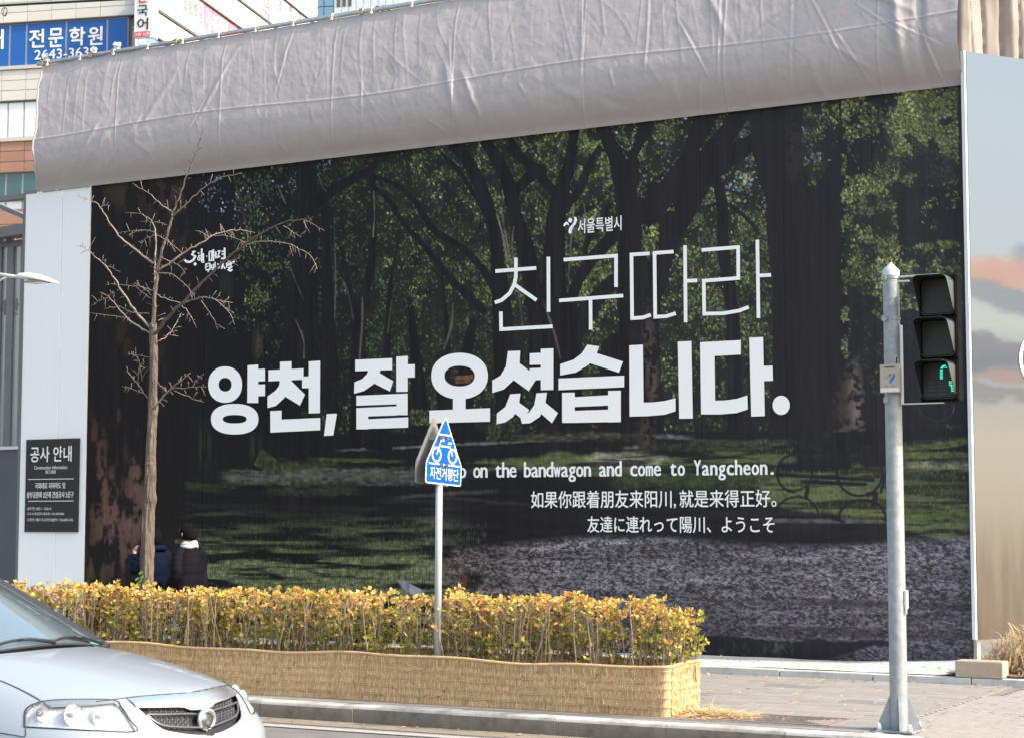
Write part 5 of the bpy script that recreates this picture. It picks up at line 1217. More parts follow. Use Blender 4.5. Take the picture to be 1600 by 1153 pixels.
BR = [  # points, start radius px, end radius px, depth swing (m)
    (zt7([(360, 1012), (366, 940), (370, 850), (385, 720), (400, 660), (430, 560), (455, 470), (490, 380), (520, 290), (560, 190), (600, 65)]), 7.5, 1.4, .0),
    (zt7([(364, 960), (366, 860), (370, 760), (372, 690), (375, 560)]), 4, 1.6, .15),
    (zt7([(372, 1035), (430, 960), (500, 890), (600, 790), (700, 690), (790, 620), (880, 560), (980, 510), (1060, 495), (1120, 485)]), 6.0, 1.0, -.7),
    (zt7([(790, 620), (860, 600), (940, 600), (1040, 625), (1110, 670), (1140, 730)]), 2.2, .8, -.5),
    (zt7([(1060, 495), (1110, 510), (1175, 550)]), 1.3, .6, -.1), (zt7([(980, 525), (1020, 550), (1065, 580)]), 1.2, .6, .1), (zt7([(1075, 505), (1105, 560)]), 1.0, .5, .1),
    (zt7([(480, 905), (560, 872), (640, 870), (700, 910), (745, 940)]), 2.6, .8, -.5), (zt7([(640, 870), (690, 882), (740, 890)]), 1.3, .6, .2), (zt7([(695, 905), (730, 950), (750, 995)]), 1.3, .6, .1), (zt7([(590, 880), (640, 950), (668, 1018)]), 1.3, .6, .2),
    (zt7([(388, 738), (500, 660), (600, 600), (660, 565), (720, 550), (780, 545), (845, 558)]), 3.6, .7, .5), (zt7([(660, 572), (720, 575), (790, 600)]), 1.4, .6, .1), (zt7([(562, 548), (600, 560), (628, 580)]), .7, 1.2, .0), (zt7([(680, 515), (700, 550)]), .7, .9, 0),
    (zt7([(452, 484), (520, 420), (600, 350), (680, 300), (780, 275)]), 3.0, .8, -.4),
    (zt7([(455, 460), (400, 425), (340, 370), (265, 325)]), 2.6, .8, .3), (zt7([(400, 425), (425, 422)]), 1, .6, 0),
    (zt7([(362, 702), (280, 640), (200, 570), (150, 500), (110, 435), (60, 400), (0, 385)]), 4.0, .6, -.5), (zt7([(110, 435), (135, 428), (157, 430)]), 1.5, .7, 0),
    (zt7([(345, 1005), (270, 920), (210, 830), (170, 760), (120, 700), (50, 640), (0, 620)]), 4.4, .6, -.6), (zt7([(130, 716), (165, 722), (205, 745)]), 1.2, .5, 0), (zt7([(55, 640), (88, 580)]), .8, .4, 0),
    (zt7([(348, 1035), (260, 980), (200, 920), (150, 860), (110, 840)]), 3.4, .9, .4), (zt7([(250, 965), (150, 950), (60, 938)]), 1.6, .5, .2), (zt7([(345, 942), (260, 935), (205, 908), (130, 918)]), 1.6, .5, -.2),
    (zt7([(150, 862), (110, 880), (66, 905)]), 1.3, .6, 0), (zt7([(150, 862), (172, 838), (175, 870)]), 1.0, .5, 0), (zt7([(235, 805), (240, 770)]), .9, .5, 0),
    (zt7([(374, 690), (372, 560), (350, 500), (300, 470), (230, 462)]), 2.6, .7, .4), (zt7([(372, 556), (310, 545), (240, 570)]), 1.6, .6, -.1), (zt7([(428, 522), (380, 510), (300, 505)]), 1.2, .5, .2), (zt7([(310, 547), (250, 550), (200, 558)]), 1.0, .5, .1),
    (zt7([(380, 570), (430, 595), (470, 630), (498, 655)]), 1.7, .7, -.3), (zt7([(362, 570), (322, 590), (302, 628)]), 1.5, .6, .2), (zt7([(430, 595), (450, 620), (468, 650)]), 1, .5, .1),
    (zt7([(390, 748), (450, 755), (510, 800), (555, 855)]), 1.9, .7, -.4), (zt7([(400, 672), (460, 700), (490, 722), (515, 755)]), 1.5, .6, .2),
    (zt7([(362, 832), (300, 815), (210, 805), (135, 803)]), 1.8, .6, .2), (zt7([(355, 855), (320, 822), (272, 795)]), 1.4, .5, -.2), (zt7([(372, 845), (420, 870), (490, 890)]), 2.0, 1.2, .1), (zt7([(355, 870), (300, 835), (262, 800)]), 1.2, .5, .1),
    (zt7([(382, 1072), (430, 1045), (470, 990), (495, 940)]), 2.0, .8, .3), (zt7([(430, 1000), (462, 1035)]), 1, .5, 0), (zt7([(498, 902), (540, 950), (568, 1010)]), 1.6, .6, .1), (zt7([(385, 975), (430, 955), (480, 915)]), 1.6, 1.0, .2), (zt7([(380, 955), (420, 940)]), 1.4, .8, 0),
    (zt7([(345, 1147), (290, 1140), (240, 1132)]), 1.1, .5, .1), (zt7([(700, 690), (740, 690), (782, 668)]), 1.4, .6, -.1), (zt7([(760, 640), (775, 605), (800, 600)]), 1.2, .7, 0), (zt7([(820, 622), (835, 665)]), .9, .4, 0), (zt7([(1010, 620), (1025, 670)]), .9, .4, 0), (zt7([(1045, 625), (1060, 672)]), .9, .4, 0), (zt7([(735, 700), (765, 715)]), 1.2, .5, 0),
    ([(241, 638), (260, 613), (279, 598), (297, 583)], 3.6, 1.4, -.3), ([(268, 608), (300, 605), (322, 604)], 1.6, .7, -.1), ([(272, 610), (300, 622), (318, 628)], 1.5, .7, .1), ([(262, 612), (252, 603), (242, 597)], 1.4, .6, 0), ([(300, 605), (308, 592), (318, 583)], 1.1, .5, 0), ([(279, 598), (284, 588)], 1, .5, 0),
    ([(231, 622), (218, 604), (207, 590), (198, 580)], 1.8, .8, .2), ([(226, 615), (205, 607), (191, 603)], 1.2, .5, .1), ([(214, 598), (218, 572), (226, 566)], 1.2, .5, -.1), ([(222, 595), (216, 560), (199, 553)], 1.2, .5, 0), ([(222, 590), (232, 575)], 1.0, .5, 0),
]
rt_ = random.Random(5)
for (pts, r0, r1, sw) in BR:
    n = len(pts); q = []
    for i, (x, y) in enumerate(pts): q.append(tp(x, y, -.02 + sw * (i / (n - 1)) ** 1.2 * (1 if sw else 0)))
    c = curve_pts(q, 5); m_ = len(c)
    c = [p + Vector((rt_.gauss(0, .004), rt_.gauss(0, .004), rt_.gauss(0, .004))) if 0 < i < m_ - 1 else p for i, p in enumerate(c)]
    rs = [(r0 + (r1 - r0) * (i / (m_ - 1)) ** .8) * MPX * .50 * rt_.uniform(.9, 1.12) for i in range(m_)]
    b = MB(); b.tube(c, rs, 7 if r0 > 2 else 5)
    for i in range(2, m_ - 1):
        if rt_.random() < .62:                 # spurs and buds
            d = (c[i + 1] - c[i]).normalized(); s_ = d.cross(Vector((0, 1, .2))).normalized() * rt_.choice((-1, 1)); L = rt_.choice((.02, .03, .035, .06, .09)); e = c[i] + (s_ + d * .5 + Vector((0, rt_.uniform(-.4, .4), 0))) * L
            b.tube([c[i], (c[i] + e) / 2 + Vector((0, 0, .004)), e], [.0034, .0026, .0022], 4)
            if L > .05: b.tube([e * .5 + c[i] * .5, e * .5 + c[i] * .5 + s_ * .012 + d * .02], [.002, .0016], 4)
    b.build('branch', m_twig if r0 < 5 else m_bark, tree, smooth=True)
# fresh shoots at the foot
m_leafg = mat('green_leaf', (.10, .19, .03), .6, col2=(.16, .22, .04), nscale=20)
b = MB()
for (x, y) in ((219, 908), (222, 902), (217, 915), (226, 912), (220, 895), (214, 905)):
    p = tp(x, y, -.15); b.add([p + Vector((-.03, 0, 0)), p + Vector((0, -.02, -.015)), p + Vector((.03, 0, .01)), p + Vector((0, .02, .03))], [(0, 1, 2, 3)])
b.build('leaf_shoot', m_leafg, tree)

# ------------------------------------------------------------------ straw wrapped planter with its hedge
YF, YBk = 14.00, 14.66; XE = -6.36; XS = -15.6
planter = thing('straw_wrapped_planter', 'long planter strip wrapped in woven straw matting beside the kerb', 'planter', (-10, YF, .15))
m_mat = mat('straw_mat', (.66, .445, .245), .85, col2=(.57, .37, .19), nscale=22, stretch=(1, 1, .12), bump=1.0, bscale=160, dirt=(.30, .19, .09), dscale=2.2, damt=.6)
_t = m_mat.node_tree
def matface(path, name):
    """path: list of (x, y) along the mat; rows of overlapping straw"""
    dist = [0]
    for i in range(1, len(path)): dist.append(dist[-1] + math.hypot(path[i][0] - path[i - 1][0], path[i][1] - path[i - 1][1]))
    L = dist[-1]; n = int(L / .016); rows = 44; P = np.zeros((rows, n, 3)); qn = vnoise(3, 30, 81, 3, rows, n); qs = vnoise(60, 40, 82, 4, rows, n); ql = vnoise(90, 999, 83, 3, rows, n)
    for i in range(n):
        s_ = L * i / (n - 1); j = 0
        while j < len(dist) - 2 and dist[j + 1] < s_: j += 1
        t = (s_ - dist[j]) / (dist[j + 1] - dist[j]); x = path[j][0] + (path[j + 1][0] - path[j][0]) * t; y = path[j][1] + (path[j + 1][1] - path[j][1]) * t
        i2 = min(len(path) - 1, j + 1); dx, dy = path[i2][0] - path[j][0], path[i2][1] - path[j][1]; l = math.hypot(dx, dy); nx_, ny_ = dy / l, -dx / l
        H = .40 + .010 * math.sin(s_ * 2.1) + .007 * math.sin(s_ * 5.3 + 1) + (.03 * math.exp(-((s_ - 2.6) / .8) ** 2) if L > 5 else 0) + .03 * (ql[0, i] - .5)
        for k_ in range(rows):
            v = k_ / (rows - 1); z = .152 + H * v
            ph = (v * 5.6) % 1
            off = .012 * (1 - ph) ** 2 + .010 * (qn[k_, i] - .5) + .05 * (qs[k_, i] - .5) + .020 * v + (.012 if v > .955 else 0)
            P[k_, i] = (x + nx_ * off, y + ny_ * off, z)
    b = MB(); b.grid(P); return b.build(name, m_mat, planter, smooth=True, fix=False), P
front, PFull = matface([(XS, YF), (XE - .045, YF), (XE - .02, YF + .006), (XE - .006, YF + .02), (XE, YF + .045), (XE - .02, YBk)], 'straw_mat')
_nf = int((XE - XS) / .016) - 2; PF = PFull[:, :_nf]; PSd = PFull[:, _nf + 3:]
backm, PB = matface([(XE - .02, YBk), (XS, YBk)], 'straw_mat')
for Pq in (PFull, PB):
    b = MB(); tl = [tuple(Pq[-1, i] + np.array((0, 0, .004))) for i in range(0, Pq.shape[1], 3)]; b.tube(tl, .014, 7); b.build('rolled_edge', m_mat, planter, smooth=True)
# loose stalks of the mat, row by row
m_stalk = mat('straw_stalk', (.56, .41, .22), .8, attr='tint')
b = MB(); rs_ = random.Random(8)
cols_ = ((.74, .52, .29), (.64, .43, .22), (.54, .34, .16), (.80, .60, .36), (.44, .27, .13))
def stalks(Pq, cnt, nrm):
    rows, n = Pq.shape[:2]
    for q in range(cnt):
        i = rs_.randrange(n); r_ = rs_.randrange(6); v1 = min(1, (r_ + rs_.uniform(.55, 1.0)) / 5.6); v0 = max(0, v1 - rs_.uniform(.08, .22))
        k1, k0 = int(v1 * (rows - 1)), int(v0 * (rows - 1)); p, e = Vector(Pq[k1, i]), Vector(Pq[k0, min(n - 1, max(0, i + rs_.choice((-1, 0, 0, 1))))]); o1, o0 = rs_.uniform(.001, .006), rs_.uniform(.004, .016)
        p += nrm * o1; e += nrm * o0; s_ = Vector((nrm.y, -nrm.x, 0)) * rs_.uniform(.0012, .0028); k_ = len(b.v)
        b.v += [tuple(p - s_), tuple(p + s_), tuple(e + s_), tuple(e - s_)]; b.f.append((k_, k_ + 1, k_ + 2, k_ + 3)); c_ = rs_.choice(cols_); b.c += [(*c_, 1)] * 4
stalks(PF, 16000, Vector((0, -1, 0))); stalks(PSd, 1700, Vector((1, 0, 0)))
o = b.build('loose_stalk', m_stalk, planter, fix=False); tag(o, kind='stuff')
# binding threads, one per row
m_thr = mat('pale_thread', (.62, .50, .33), .8)
for r_ in range(1, 6):
    k_ = int(r_ / 5.6 * 43)
    for Pq, nv in ((PF, (0, -1, 0)), (PSd, (1, 0, 0))):
        b = MB(); b.tube([tuple(Pq[k_, i] + np.array(nv) * .010 + np.array((0, 0, .003 * math.sin(i * .35)))) for i in range(0, Pq.shape[1], 3)], .0030, 4); b.build('binding_thread', m_thr, planter)
b = MB(); b.add([(XS, YF, .40), (XE, YF, .40), (XE, YBk, .40), (XS, YBk, .40)], [(0, 1, 2, 3)]); b.build('soil', mat('planter_soil', (.09, .07, .05), .95, col2=(.15, .12, .08), nscale=12, bump=.8, bscale=30), planter)
b = MB()
for i in range(36):
    p = Vector((rs_.uniform(-13, XE - .3), YF - .035, rs_.uniform(.2, .5))); b.tube([p, p + Vector((rs_.uniform(-.04, .04), -.01, rs_.uniform(-.04, .0)))], .0035, 4)
o = b.build('knot', mat('dark_knot', (.10, .06, .03), .9), planter); tag(o, kind='stuff')
# fallen straw at its corner and along the kerb
b = MB(); straw_tuft(b, -6.14, 14.33, .152, 700, .42, .05, .22, 21, ((.66, .48, .28), (.52, .34, .18), (.74, .54, .32), (.56, .40, .12)), wd=.005, flat=.85)
straw_tuft(b, -5.85, 14.2, .152, 120, .5, .01, .14, 22, wd=.004, flat=1.0)
o = b.build('straw_litter', m_straw, fix=False); tag(o, 'loose golden straw fallen at the corner of the wrapped planter', 'straw', kind='stuff')

hedge = thing('hedge', 'low clipped hedge of yellow and orange leaves growing in the straw wrapped planter', 'hedge', (-10, 14.3, .4))
m_hleaf = mat('hedge_leaf', (.5, .35, .08), .55, attr='tint', spec=.4)
tn = m_hleaf.node_tree; pb = tn.nodes['Principled BSDF']; tr = tn.nodes.new('ShaderNodeBsdfTranslucent'); mx = tn.nodes.new('ShaderNodeMixShader'); mx.inputs[0].default_value = .35
at_ = [x for x in tn.nodes if x.type == 'ATTRIBUTE'][0]; tn.links.new(at_.outputs['Color'], tr.inputs[0]); out_ = tn.nodes['Material Output']
tn.links.new(pb.outputs[0], mx.inputs[1]); tn.links.new(tr.outputs[0], mx.inputs[2]); tn.links.new(mx.outputs[0], out_.inputs[0])
m_stem = mat('hedge_stem', (.24, .175, .12), .85, col2=(.34, .26, .19), nscale=20)
b = MB(); lf = MB(); rh_ = random.Random(31); nprng = np.random.RandomState(31)
def leaf(p, d, size, col):
    d = d.normalized(); s_ = d.cross(Vector((rh_.gauss(0, 1), rh_.gauss(0, 1), rh_.gauss(0, 1) + .6)))
    if s_.length < .05: return
    s_ = s_.normalized(); up_ = s_.cross(d); w_ = size * rh_.uniform(.30, .42); k_ = len(lf.v)
    a = p; m1 = p + d * size * .5 + s_ * w_ + up_ * size * .10; m2 = p + d * size * .5 - s_ * w_ + up_ * size * .10; e = p + d * size; mm_ = p + d * size * .5
    lf.v += [tuple(a), tuple(m1), tuple(e), tuple(m2), tuple(mm_)]; lf.f += [(k_, k_ + 1, k_ + 4), (k_ + 1, k_ + 2, k_ + 4), (k_ + 2, k_ + 3, k_ + 4), (k_ + 3, k_, k_ + 4)]; lf.c += [(*col, 1)] * 5
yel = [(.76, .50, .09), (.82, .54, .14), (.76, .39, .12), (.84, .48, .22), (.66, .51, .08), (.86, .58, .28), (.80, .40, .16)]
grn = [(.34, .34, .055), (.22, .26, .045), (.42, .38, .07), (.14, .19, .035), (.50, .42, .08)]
nst = 560
topn = nprng.rand(200)
for i in range(nst):
    x = rh_.uniform(XS + .1, XE - .05) if i > 12 else XE + rh_.uniform(-.15, .02)
    y = rh_.uniform(YF + .13, YBk - .05)
    tn_ = topn[int((x + 20) * 6) % 200]; H = 1.055 + .05 * (tn_ - .5) + rh_.gauss(0, .03) - (.10 * max(0, (x - (XE - .5)) / .5))
    p = Vector((x, y, .40)); lean = Vector((rh_.gauss(0, .07), rh_.gauss(0, .05), 1)); pts = [p.copy()]; n = 6
    for k_ in range(n): p = p + Vector((lean.x + rh_.gauss(0, .10), lean.y + rh_.gauss(0, .08), 1)) * (H - .42) / n; pts.append(p.copy())
    r0 = rh_.uniform(.004, .0085); b.tube(pts, [r0 * (1 - .1 * q) for q in range(n + 1)], 4, cap=False)
    bare = rh_.random() < .07
    for j in range(rh_.randint(5, 8)):                      # side shoots
        k_ = rh_.randint(1, n); a = pts[k_]; d = Vector((rh_.gauss(0, .8), rh_.gauss(0, .8), 1.1)).normalized(); L = rh_.uniform(.08, .22); e = a + d * L
        if e.z > H + .02: e.z = H + rh_.uniform(-.03, .03)
        b.tube([a, (a + e) / 2 + Vector((0, 0, .01)), e], [.003, .0025, .002], 3, cap=False)
        if bare: continue
        nl = rh_.randint(3, 6)
        for q in range(nl):
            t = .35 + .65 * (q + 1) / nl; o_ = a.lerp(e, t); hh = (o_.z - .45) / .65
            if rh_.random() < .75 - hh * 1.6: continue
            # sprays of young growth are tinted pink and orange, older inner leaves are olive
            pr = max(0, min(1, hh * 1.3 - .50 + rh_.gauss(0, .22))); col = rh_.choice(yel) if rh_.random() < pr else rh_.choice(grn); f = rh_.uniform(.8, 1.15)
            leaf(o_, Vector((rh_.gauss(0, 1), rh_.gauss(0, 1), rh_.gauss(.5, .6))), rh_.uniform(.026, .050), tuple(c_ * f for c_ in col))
        for q in range(rh_.randint(2, 4)):
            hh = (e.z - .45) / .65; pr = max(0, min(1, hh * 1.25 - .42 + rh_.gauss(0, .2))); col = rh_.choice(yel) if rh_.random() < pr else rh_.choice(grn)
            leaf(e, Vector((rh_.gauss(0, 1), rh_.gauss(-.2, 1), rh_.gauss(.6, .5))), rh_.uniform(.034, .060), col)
# some long pale bare shoots
for i in range(46):
    x = rh_.uniform(-14, XE); p = Vector((x, YF + rh_.uniform(.02, .2), .5)); pts = [p.copy()]; ln = Vector((rh_.gauss(0, .18), 0, 1))
    for k_ in range(5): p = p + (ln + Vector((rh_.gauss(0, .06), rh_.gauss(0, .05), 0))) * .115; pts.append(p.copy())
    b.tube(pts, [.006, .0055, .005, .0045, .004, .003], 4, cap=False)
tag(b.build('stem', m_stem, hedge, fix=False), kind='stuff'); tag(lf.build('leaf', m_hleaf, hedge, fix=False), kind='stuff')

# ------------------------------------------------------------------ bicycle crossing sign
YS_ = 14.055
pb_ = Vector(atY(683.5, 1010, YS_)); px_ = pb_.x
bs = thing('bicycle_crossing_sign', 'blue bicycle crossing sign with white border on a thin grey pole in the hedge', 'road sign', (px_, YS_, .4))
m_pole = mat('grey_painted_pole', (.40, .42, .44), .4, col2=(.35, .37, .39), nscale=8, spec=.5, stretch=(1, 1, .4))
b = MB(); b.tube([(px_, YS_, .36), (px_ + .015, YS_, 2.45)], .031, 20); b.build('pole', m_pole, bs, smooth=True)
m_sblue = mat('sign_blue', (.0, .075, .36), .5, spec=.15, col2=(.002, .083, .38), nscale=4); m_swhite = mat('sign_white_film', (.66, .67, .69), .5, spec=.3)
m_galv = mat('aluminium_back', (.30, .30, .30), .45, metal=.5, col2=(.22, .22, .22), nscale=6, dirt=(.2, .18, .14), dscale=5, damt=.6)
roll = math.radians(3.0)
def signM(xo, flip=False, yaw=0.0):
    # local x: across the sign (seen from its front, to the right), y: up, z: towards the viewer of the front
    zt_c = atY(692, 757, YS_)[2]
    N = Vector((math.cos(yaw), math.sin(yaw), 0)) * (-1 if flip else 1); U = Vector((0, 0, 1)).cross(N)
    Rm = Matrix.Rotation(-roll if not flip else -roll * -1, 3, N)
    U = Rm @ U; V = Rm @ Vector((0, 0, 1))
    return frameM((px_ + xo, YS_ + .015, zt_c), U, V, N)
Hs = .625
def outline(g=0.0, n=6):
    hw, sh, top, r = .265 - g, .185 - g * .3, Hs - g * 2.2, .028 - g * .6
    base_ = [(-hw, g), (hw, g), (hw, sh), (0, top), (-hw, sh)]; out = []
    for i, p in enumerate(base_):
        a, c_ = np.array(base_[i - 1]), np.array(base_[(i + 1) % 5]); p = np.array(p); u = (a - p) / np.linalg.norm(a - p); v = (c_ - p) / np.linalg.norm(c_ - p)
        rr2 = r if i != 3 else r * 1.8
        for t in np.linspace(0, 1, n): q = (p + u * rr2) * (1 - t) ** 2 + p * 2 * t * (1 - t) + (p + v * rr2) * t ** 2; out.append((q[0], q[1]))
    return out
def plate(nm, M, g, z0, z1, m, par):
    b = MB(); b.prism([(x, y, z0) for x, y in outline(g)], (0, 0, z1 - z0), M=M); return b.build(nm, m, par)
M1 = signM(.045, yaw=-.10); M2 = signM(-.075, True, yaw=-.05)
back1 = plate('sign_plate', M1, 0, -.004, 0, m_galv, bs); back2 = plate('sign_plate', M2, 0, -.004, 0, m_galv, bs); back2['label'] = 'bare metal back of the second sign'
for M_, bk_ in ((M1, back1), (M2, back2)):
    plate('border', M_, .0015, .0005, .0020, m_swhite, bk_); plate('blue_field', M_, .013, .0022, .0035, m_sblue, bk_)
    b = MB(); Z = .005
    def sl2(p, q, w_):
        p, q = Vector((*p, 0)), Vector((*q, 0)); d = (q - p).normalized(); n_ = Vector((-d.y, d.x, 0)) * w_ / 2
        global Z; Z += .00012; b.add([M_ @ (v + Vector((0, 0, Z))) for v in (p - n_, q - n_, q + n_, p + n_)], [(0, 1, 2, 3)])
    sl2((-.095, .445), (.095, .445), .012); sl2((-.225, .178), (.225, .178), .012)
    for cx in (-.118, .118):
        n = 28; vs = []
        for i in range(n):
            a = 2 * math.pi * i / n; vs += [M_ @ Vector((cx + .070 * math.cos(a), .262 + .070 * math.sin(a), .0052)), M_ @ Vector((cx + .052 * math.cos(a), .262 + .052 * math.sin(a), .0052))]
        b.add(vs, [(2 * i, (2 * i + 2) % (2 * n), (2 * i + 3) % (2 * n), 2 * i + 1) for i in range(n)])
    sl2((-.118, .262), (-.055, .398), .013); sl2((-.055, .392), (-.02, .402), .013); sl2((-.02, .404), (-.012, .385), .016)
    sl2((-.085, .342), (.075, .342), .014); sl2((.118, .262), (.075, .348), .012); sl2((.045, .372), (.098, .376), .017)
    ow = b.build('bicycle_symbol', m_swhite, bk_)
    b = MB(); X_ = M_.to_3x3()
    text_fit(b, '자전거횡단', M_ @ Vector((-.21, .042, .0052)), X_ @ Vector((1, 0, 0)), X_ @ Vector((0, 1, 0)), .42, .11, .009); b.build('lettering', m_swhite, bk_)
for z in (.16, .40):
    zz_ = atY(692, 757, YS_)[2] + z; b = MB()
    b.box(px_ - .07, px_ + .08, YS_ - .045, YS_ - .036, zz_, zz_ + .03); b.box(px_ - .07, px_ + .08, YS_ + .036, YS_ + .045, zz_, zz_ + .03)
    b.tube([(px_ - .0, YS_ - .07, zz_ + .015), (px_, YS_ + .07, zz_ + .015)], .007, 6); b.build('clamp', m_galv, bs)

# ------------------------------------------------------------------ pedestrian signal on its galvanised pole
bx = atZ(1405, 1141, .15); XP, YPp = float(bx[0]), float(bx[1])
sg = thing('pedestrian_signal', 'galvanised pole carrying a black three lens crossing signal with green lit segments', 'traffic light', (XP, YPp, .15))
m_galvp = mat('galvanised_steel', (.235, .26, .28), .5, metal=.25, col2=(.36, .38, .395), nscale=16, detail=6, bump=.15, bscale=60, dirt=(.19, .21, .23), dscale=9, damt=.7)
zt_p = atY(1393, 426, YPp)[2]
b = MB(); ring = [(XP, YPp, .16), (XP + .0, YPp, 1.4), (XP - .005, YPp, zt_p)]; b.tube(ring, [.068, .067, .064], 32); b.build('pole', m_galvp, sg, angle=40)
b = MB(); zc_ = zt_p; b.tube([(XP - .005, YPp, zc_ - .03), (XP - .005, YPp, zc_ + .012), (XP - .005, YPp, zc_ + .022), (XP - .005, YPp, zc_ + .065), (XP - .005, YPp, zc_ + .078)], [.0675, .0675, .060, .018, .006], 32); b.build('cap', mat('cap_galvanised', (.5, .51, .52), .45, metal=.2), sg, angle=40)
for (z, nm) in ((zt_p - .055, 'band'), (atY(1397, 500, YPp)[2], 'band'), (atY(1399, 627, YPp)[2], 'band')):
    b = MB(); b.tube([(XP - .004, YPp, z), (XP - .004, YPp, z + .018)], .0695, 32); b.box(XP - .055, XP - .02, YPp - .085, YPp - .06, z - .012, z + .030); b.build(nm, m_galvp, sg)
# base plate, four gussets, capped bolts
b = MB(); b.box(XP - .15, XP + .15, YPp - .15, YPp + .15, .146, .160, bev=.003); b.build('base_plate', m_galvp, sg)
for a in (.35, .35 + 1.5708, .35 + 3.1416, .35 + 4.712):
    M_ = Matrix.Translation((XP, YPp, .16)) @ Matrix.Rotation(a, 4, 'Z'); b = MB(); b.prism([(.062, -.005, .0), (.17, -.005, 0), (.17, -.005, .02), (.066, -.005, .26), (.062, -.005, .26)], (0, .01, 0), M=M_); b.build('gusset', m_galvp, sg)
m_cap = mat('white_bolt_cap', (.72, .72, .70), .5)
for (dx, dy) in ((-.125, -.105), (.12, -.12), (-.12, .12), (.12, .12)):
    b = MB(); b.tube([(XP + dx, YPp + dy, .16), (XP + dx, YPp + dy, .19), (XP + dx, YPp + dy, .205), (XP + dx, YPp + dy, .218)], [.019, .018, .013, .004], 12); b.build('bolt_cap', m_cap, sg, smooth=True)
b = MB(); z = atY(1410, 950, YPp)[2]; b.box(XP + .066, XP + .088, YPp - .03, YPp + .01, z, z + .14, bev=.004); b.tube([(XP + .077, YPp - .02, z - .04), (XP + .077, YPp - .02, z)], .009, 6); b.build('cable_outlet', m_cap, sg)
# signal head: three square modules, facing the carriageway
YH = YPp - .02; m_hblk = mat('signal_black', (.006, .006, .007), .85, spec=.03, col2=(.012, .012, .013), nscale=6); m_visor = mat('visor_black', (.014, .014, .016), .30, spec=.5, coat=.3)
HZ = lambda y: atY(1465, y, YH)[2]; HX = lambda x: atY(x, 530, YH)[0]
zT, zB2 = HZ(431), HZ(627); mod = (zT - zB2) / 3; xl_, xr_ = HX(1437), HX(1497); HW = xr_ - xl_; hd = .13
head = MB(); head.box(xl_, xr_, YH + .0, YH + hd, zB2, zT, bev=.008); head_o = head.build('signal_housing', m_hblk, sg)
m_lens = mat('smoked_lens', (.020, .020, .020), .35, spec=.4, col2=(.028, .028, .028), nscale=30); m_ledoff = mat('unlit_segment', (.035, .037, .04), .5); m_led = mat('green_led', (.0, .5, .42), .4, emit=(.02, .8, .55), estr=.55)
for k_ in range(3):
    z1_ = zT - mod * k_ - .012; z0_ = zT - mod * (k_ + 1) + .012; zc_ = (z0_ + z1_) / 2; xc_ = (xl_ + xr_) / 2; hw = .122; hh_ = (z1_ - z0_) / 2 - .018
    def rr(hw_, hh2, r, n=5):
        o_ = []
        for (sx, sz, a0) in ((1, 1, 0), (-1, 1, 90), (-1, -1, 180), (1, -1, 270)):
            for t in np.linspace(0, 90, n): a = math.radians(a0 + t); o_.append((xc_ + sx * (hw_ - r) + r * math.cos(a), zc_ + sz * (hh2 - r) + r * math.sin(a)))
        return o_
    b = MB(); b.box(xl_ + .006, xr_ - .006, YH - .018, YH - .001, z0_, z1_, bev=.005); door = b.build('module_door', m_hblk, sg)
    b = MB(); b.prism([(x, YH - .024, z) for x, z in rr(hw, hh_, .035)], (0, .005, 0)); b.build('lens', m_lens, door)
    # visor: a hood of real thickness open at the bottom, deeper at the top
    rim = rr(hw + .012, hh_ + .012, .045, 7); n = len(rim); keep = [i for i in range(n)]
    vs = []; fs = []
    for (x, z) in rim:
        t = (z - (zc_ - hh_)) / (2 * hh_); dp = max(.012, .225 * max(0, min(1, (t + .02) / 1.0)) ** .8)
        if t < .05: dp = .014
        for (sc_, yy_) in ((1, YH - .018), (1, YH - .018 - dp), (.965, YH - .018 - dp), (.965, YH - .018)):
            vs.append((xc_ + (x - xc_) * sc_, yy_, zc_ + (z - zc_) * sc_))
    for i in range(n):
        j = (i + 1) % n
        for q in range(3): fs.append((4 * i + q, 4 * j + q, 4 * j + q + 1, 4 * i + q + 1))
    b = MB(); b.add(vs, fs); b.build('visor', m_visor, door, angle=35)
    if k_ == 2:
        X_ = lambda px: xc_ + (px - 955) / 180 * 2 * hw; Z_ = lambda py: zc_ - (py - 762) / 175 * 2 * hh_
        YL_ = YH - .0262
        b = MB()
        def seg(x0, z0, x1, z1, w_=.010):
            p, q = Vector((x0, YL_, z0)), Vector((x1, YL_, z1)); L = (q - p).length; n_ = max(1, int(L / .0095))
            for i in range(n_ + 1):
                c_ = p.lerp(q, i / n_)
                for s_ in (-1, 1): b.box(c_.x + s_ * .0055 - .0044, c_.x + s_ * .0055 + .0044, YL_ - .003, YL_, c_.z - .0033, c_.z + .0033)
        seg(X_(972), Z_(755), X_(972), Z_(712)); seg(X_(975), Z_(702), X_(984), Z_(692)); seg(X_(992), Z_(690), X_(998), Z_(700)); seg(X_(1022), Z_(772), X_(1022), Z_(790)); seg(X_(1032), Z_(790), X_(1034), Z_(820))
        b.build('lit_segment', m_led, door)
        b = MB()
        for i in range(2):
            for j in range(4):
                x0 = X_(892 + i * 62); z0 = Z_(838 - j * 20); b.box(x0, x0 + .058, YL_ - .002, YL_, z0, z0 + .016)
        b.box(X_(945), X_(955), YL_ - .003, YL_, Z_(846), Z_(842)); b.box(X_(965), X_(978), YL_ - .003, YL_, Z_(846), Z_(842))
        b.build('unlit_segment', m_ledoff, door)
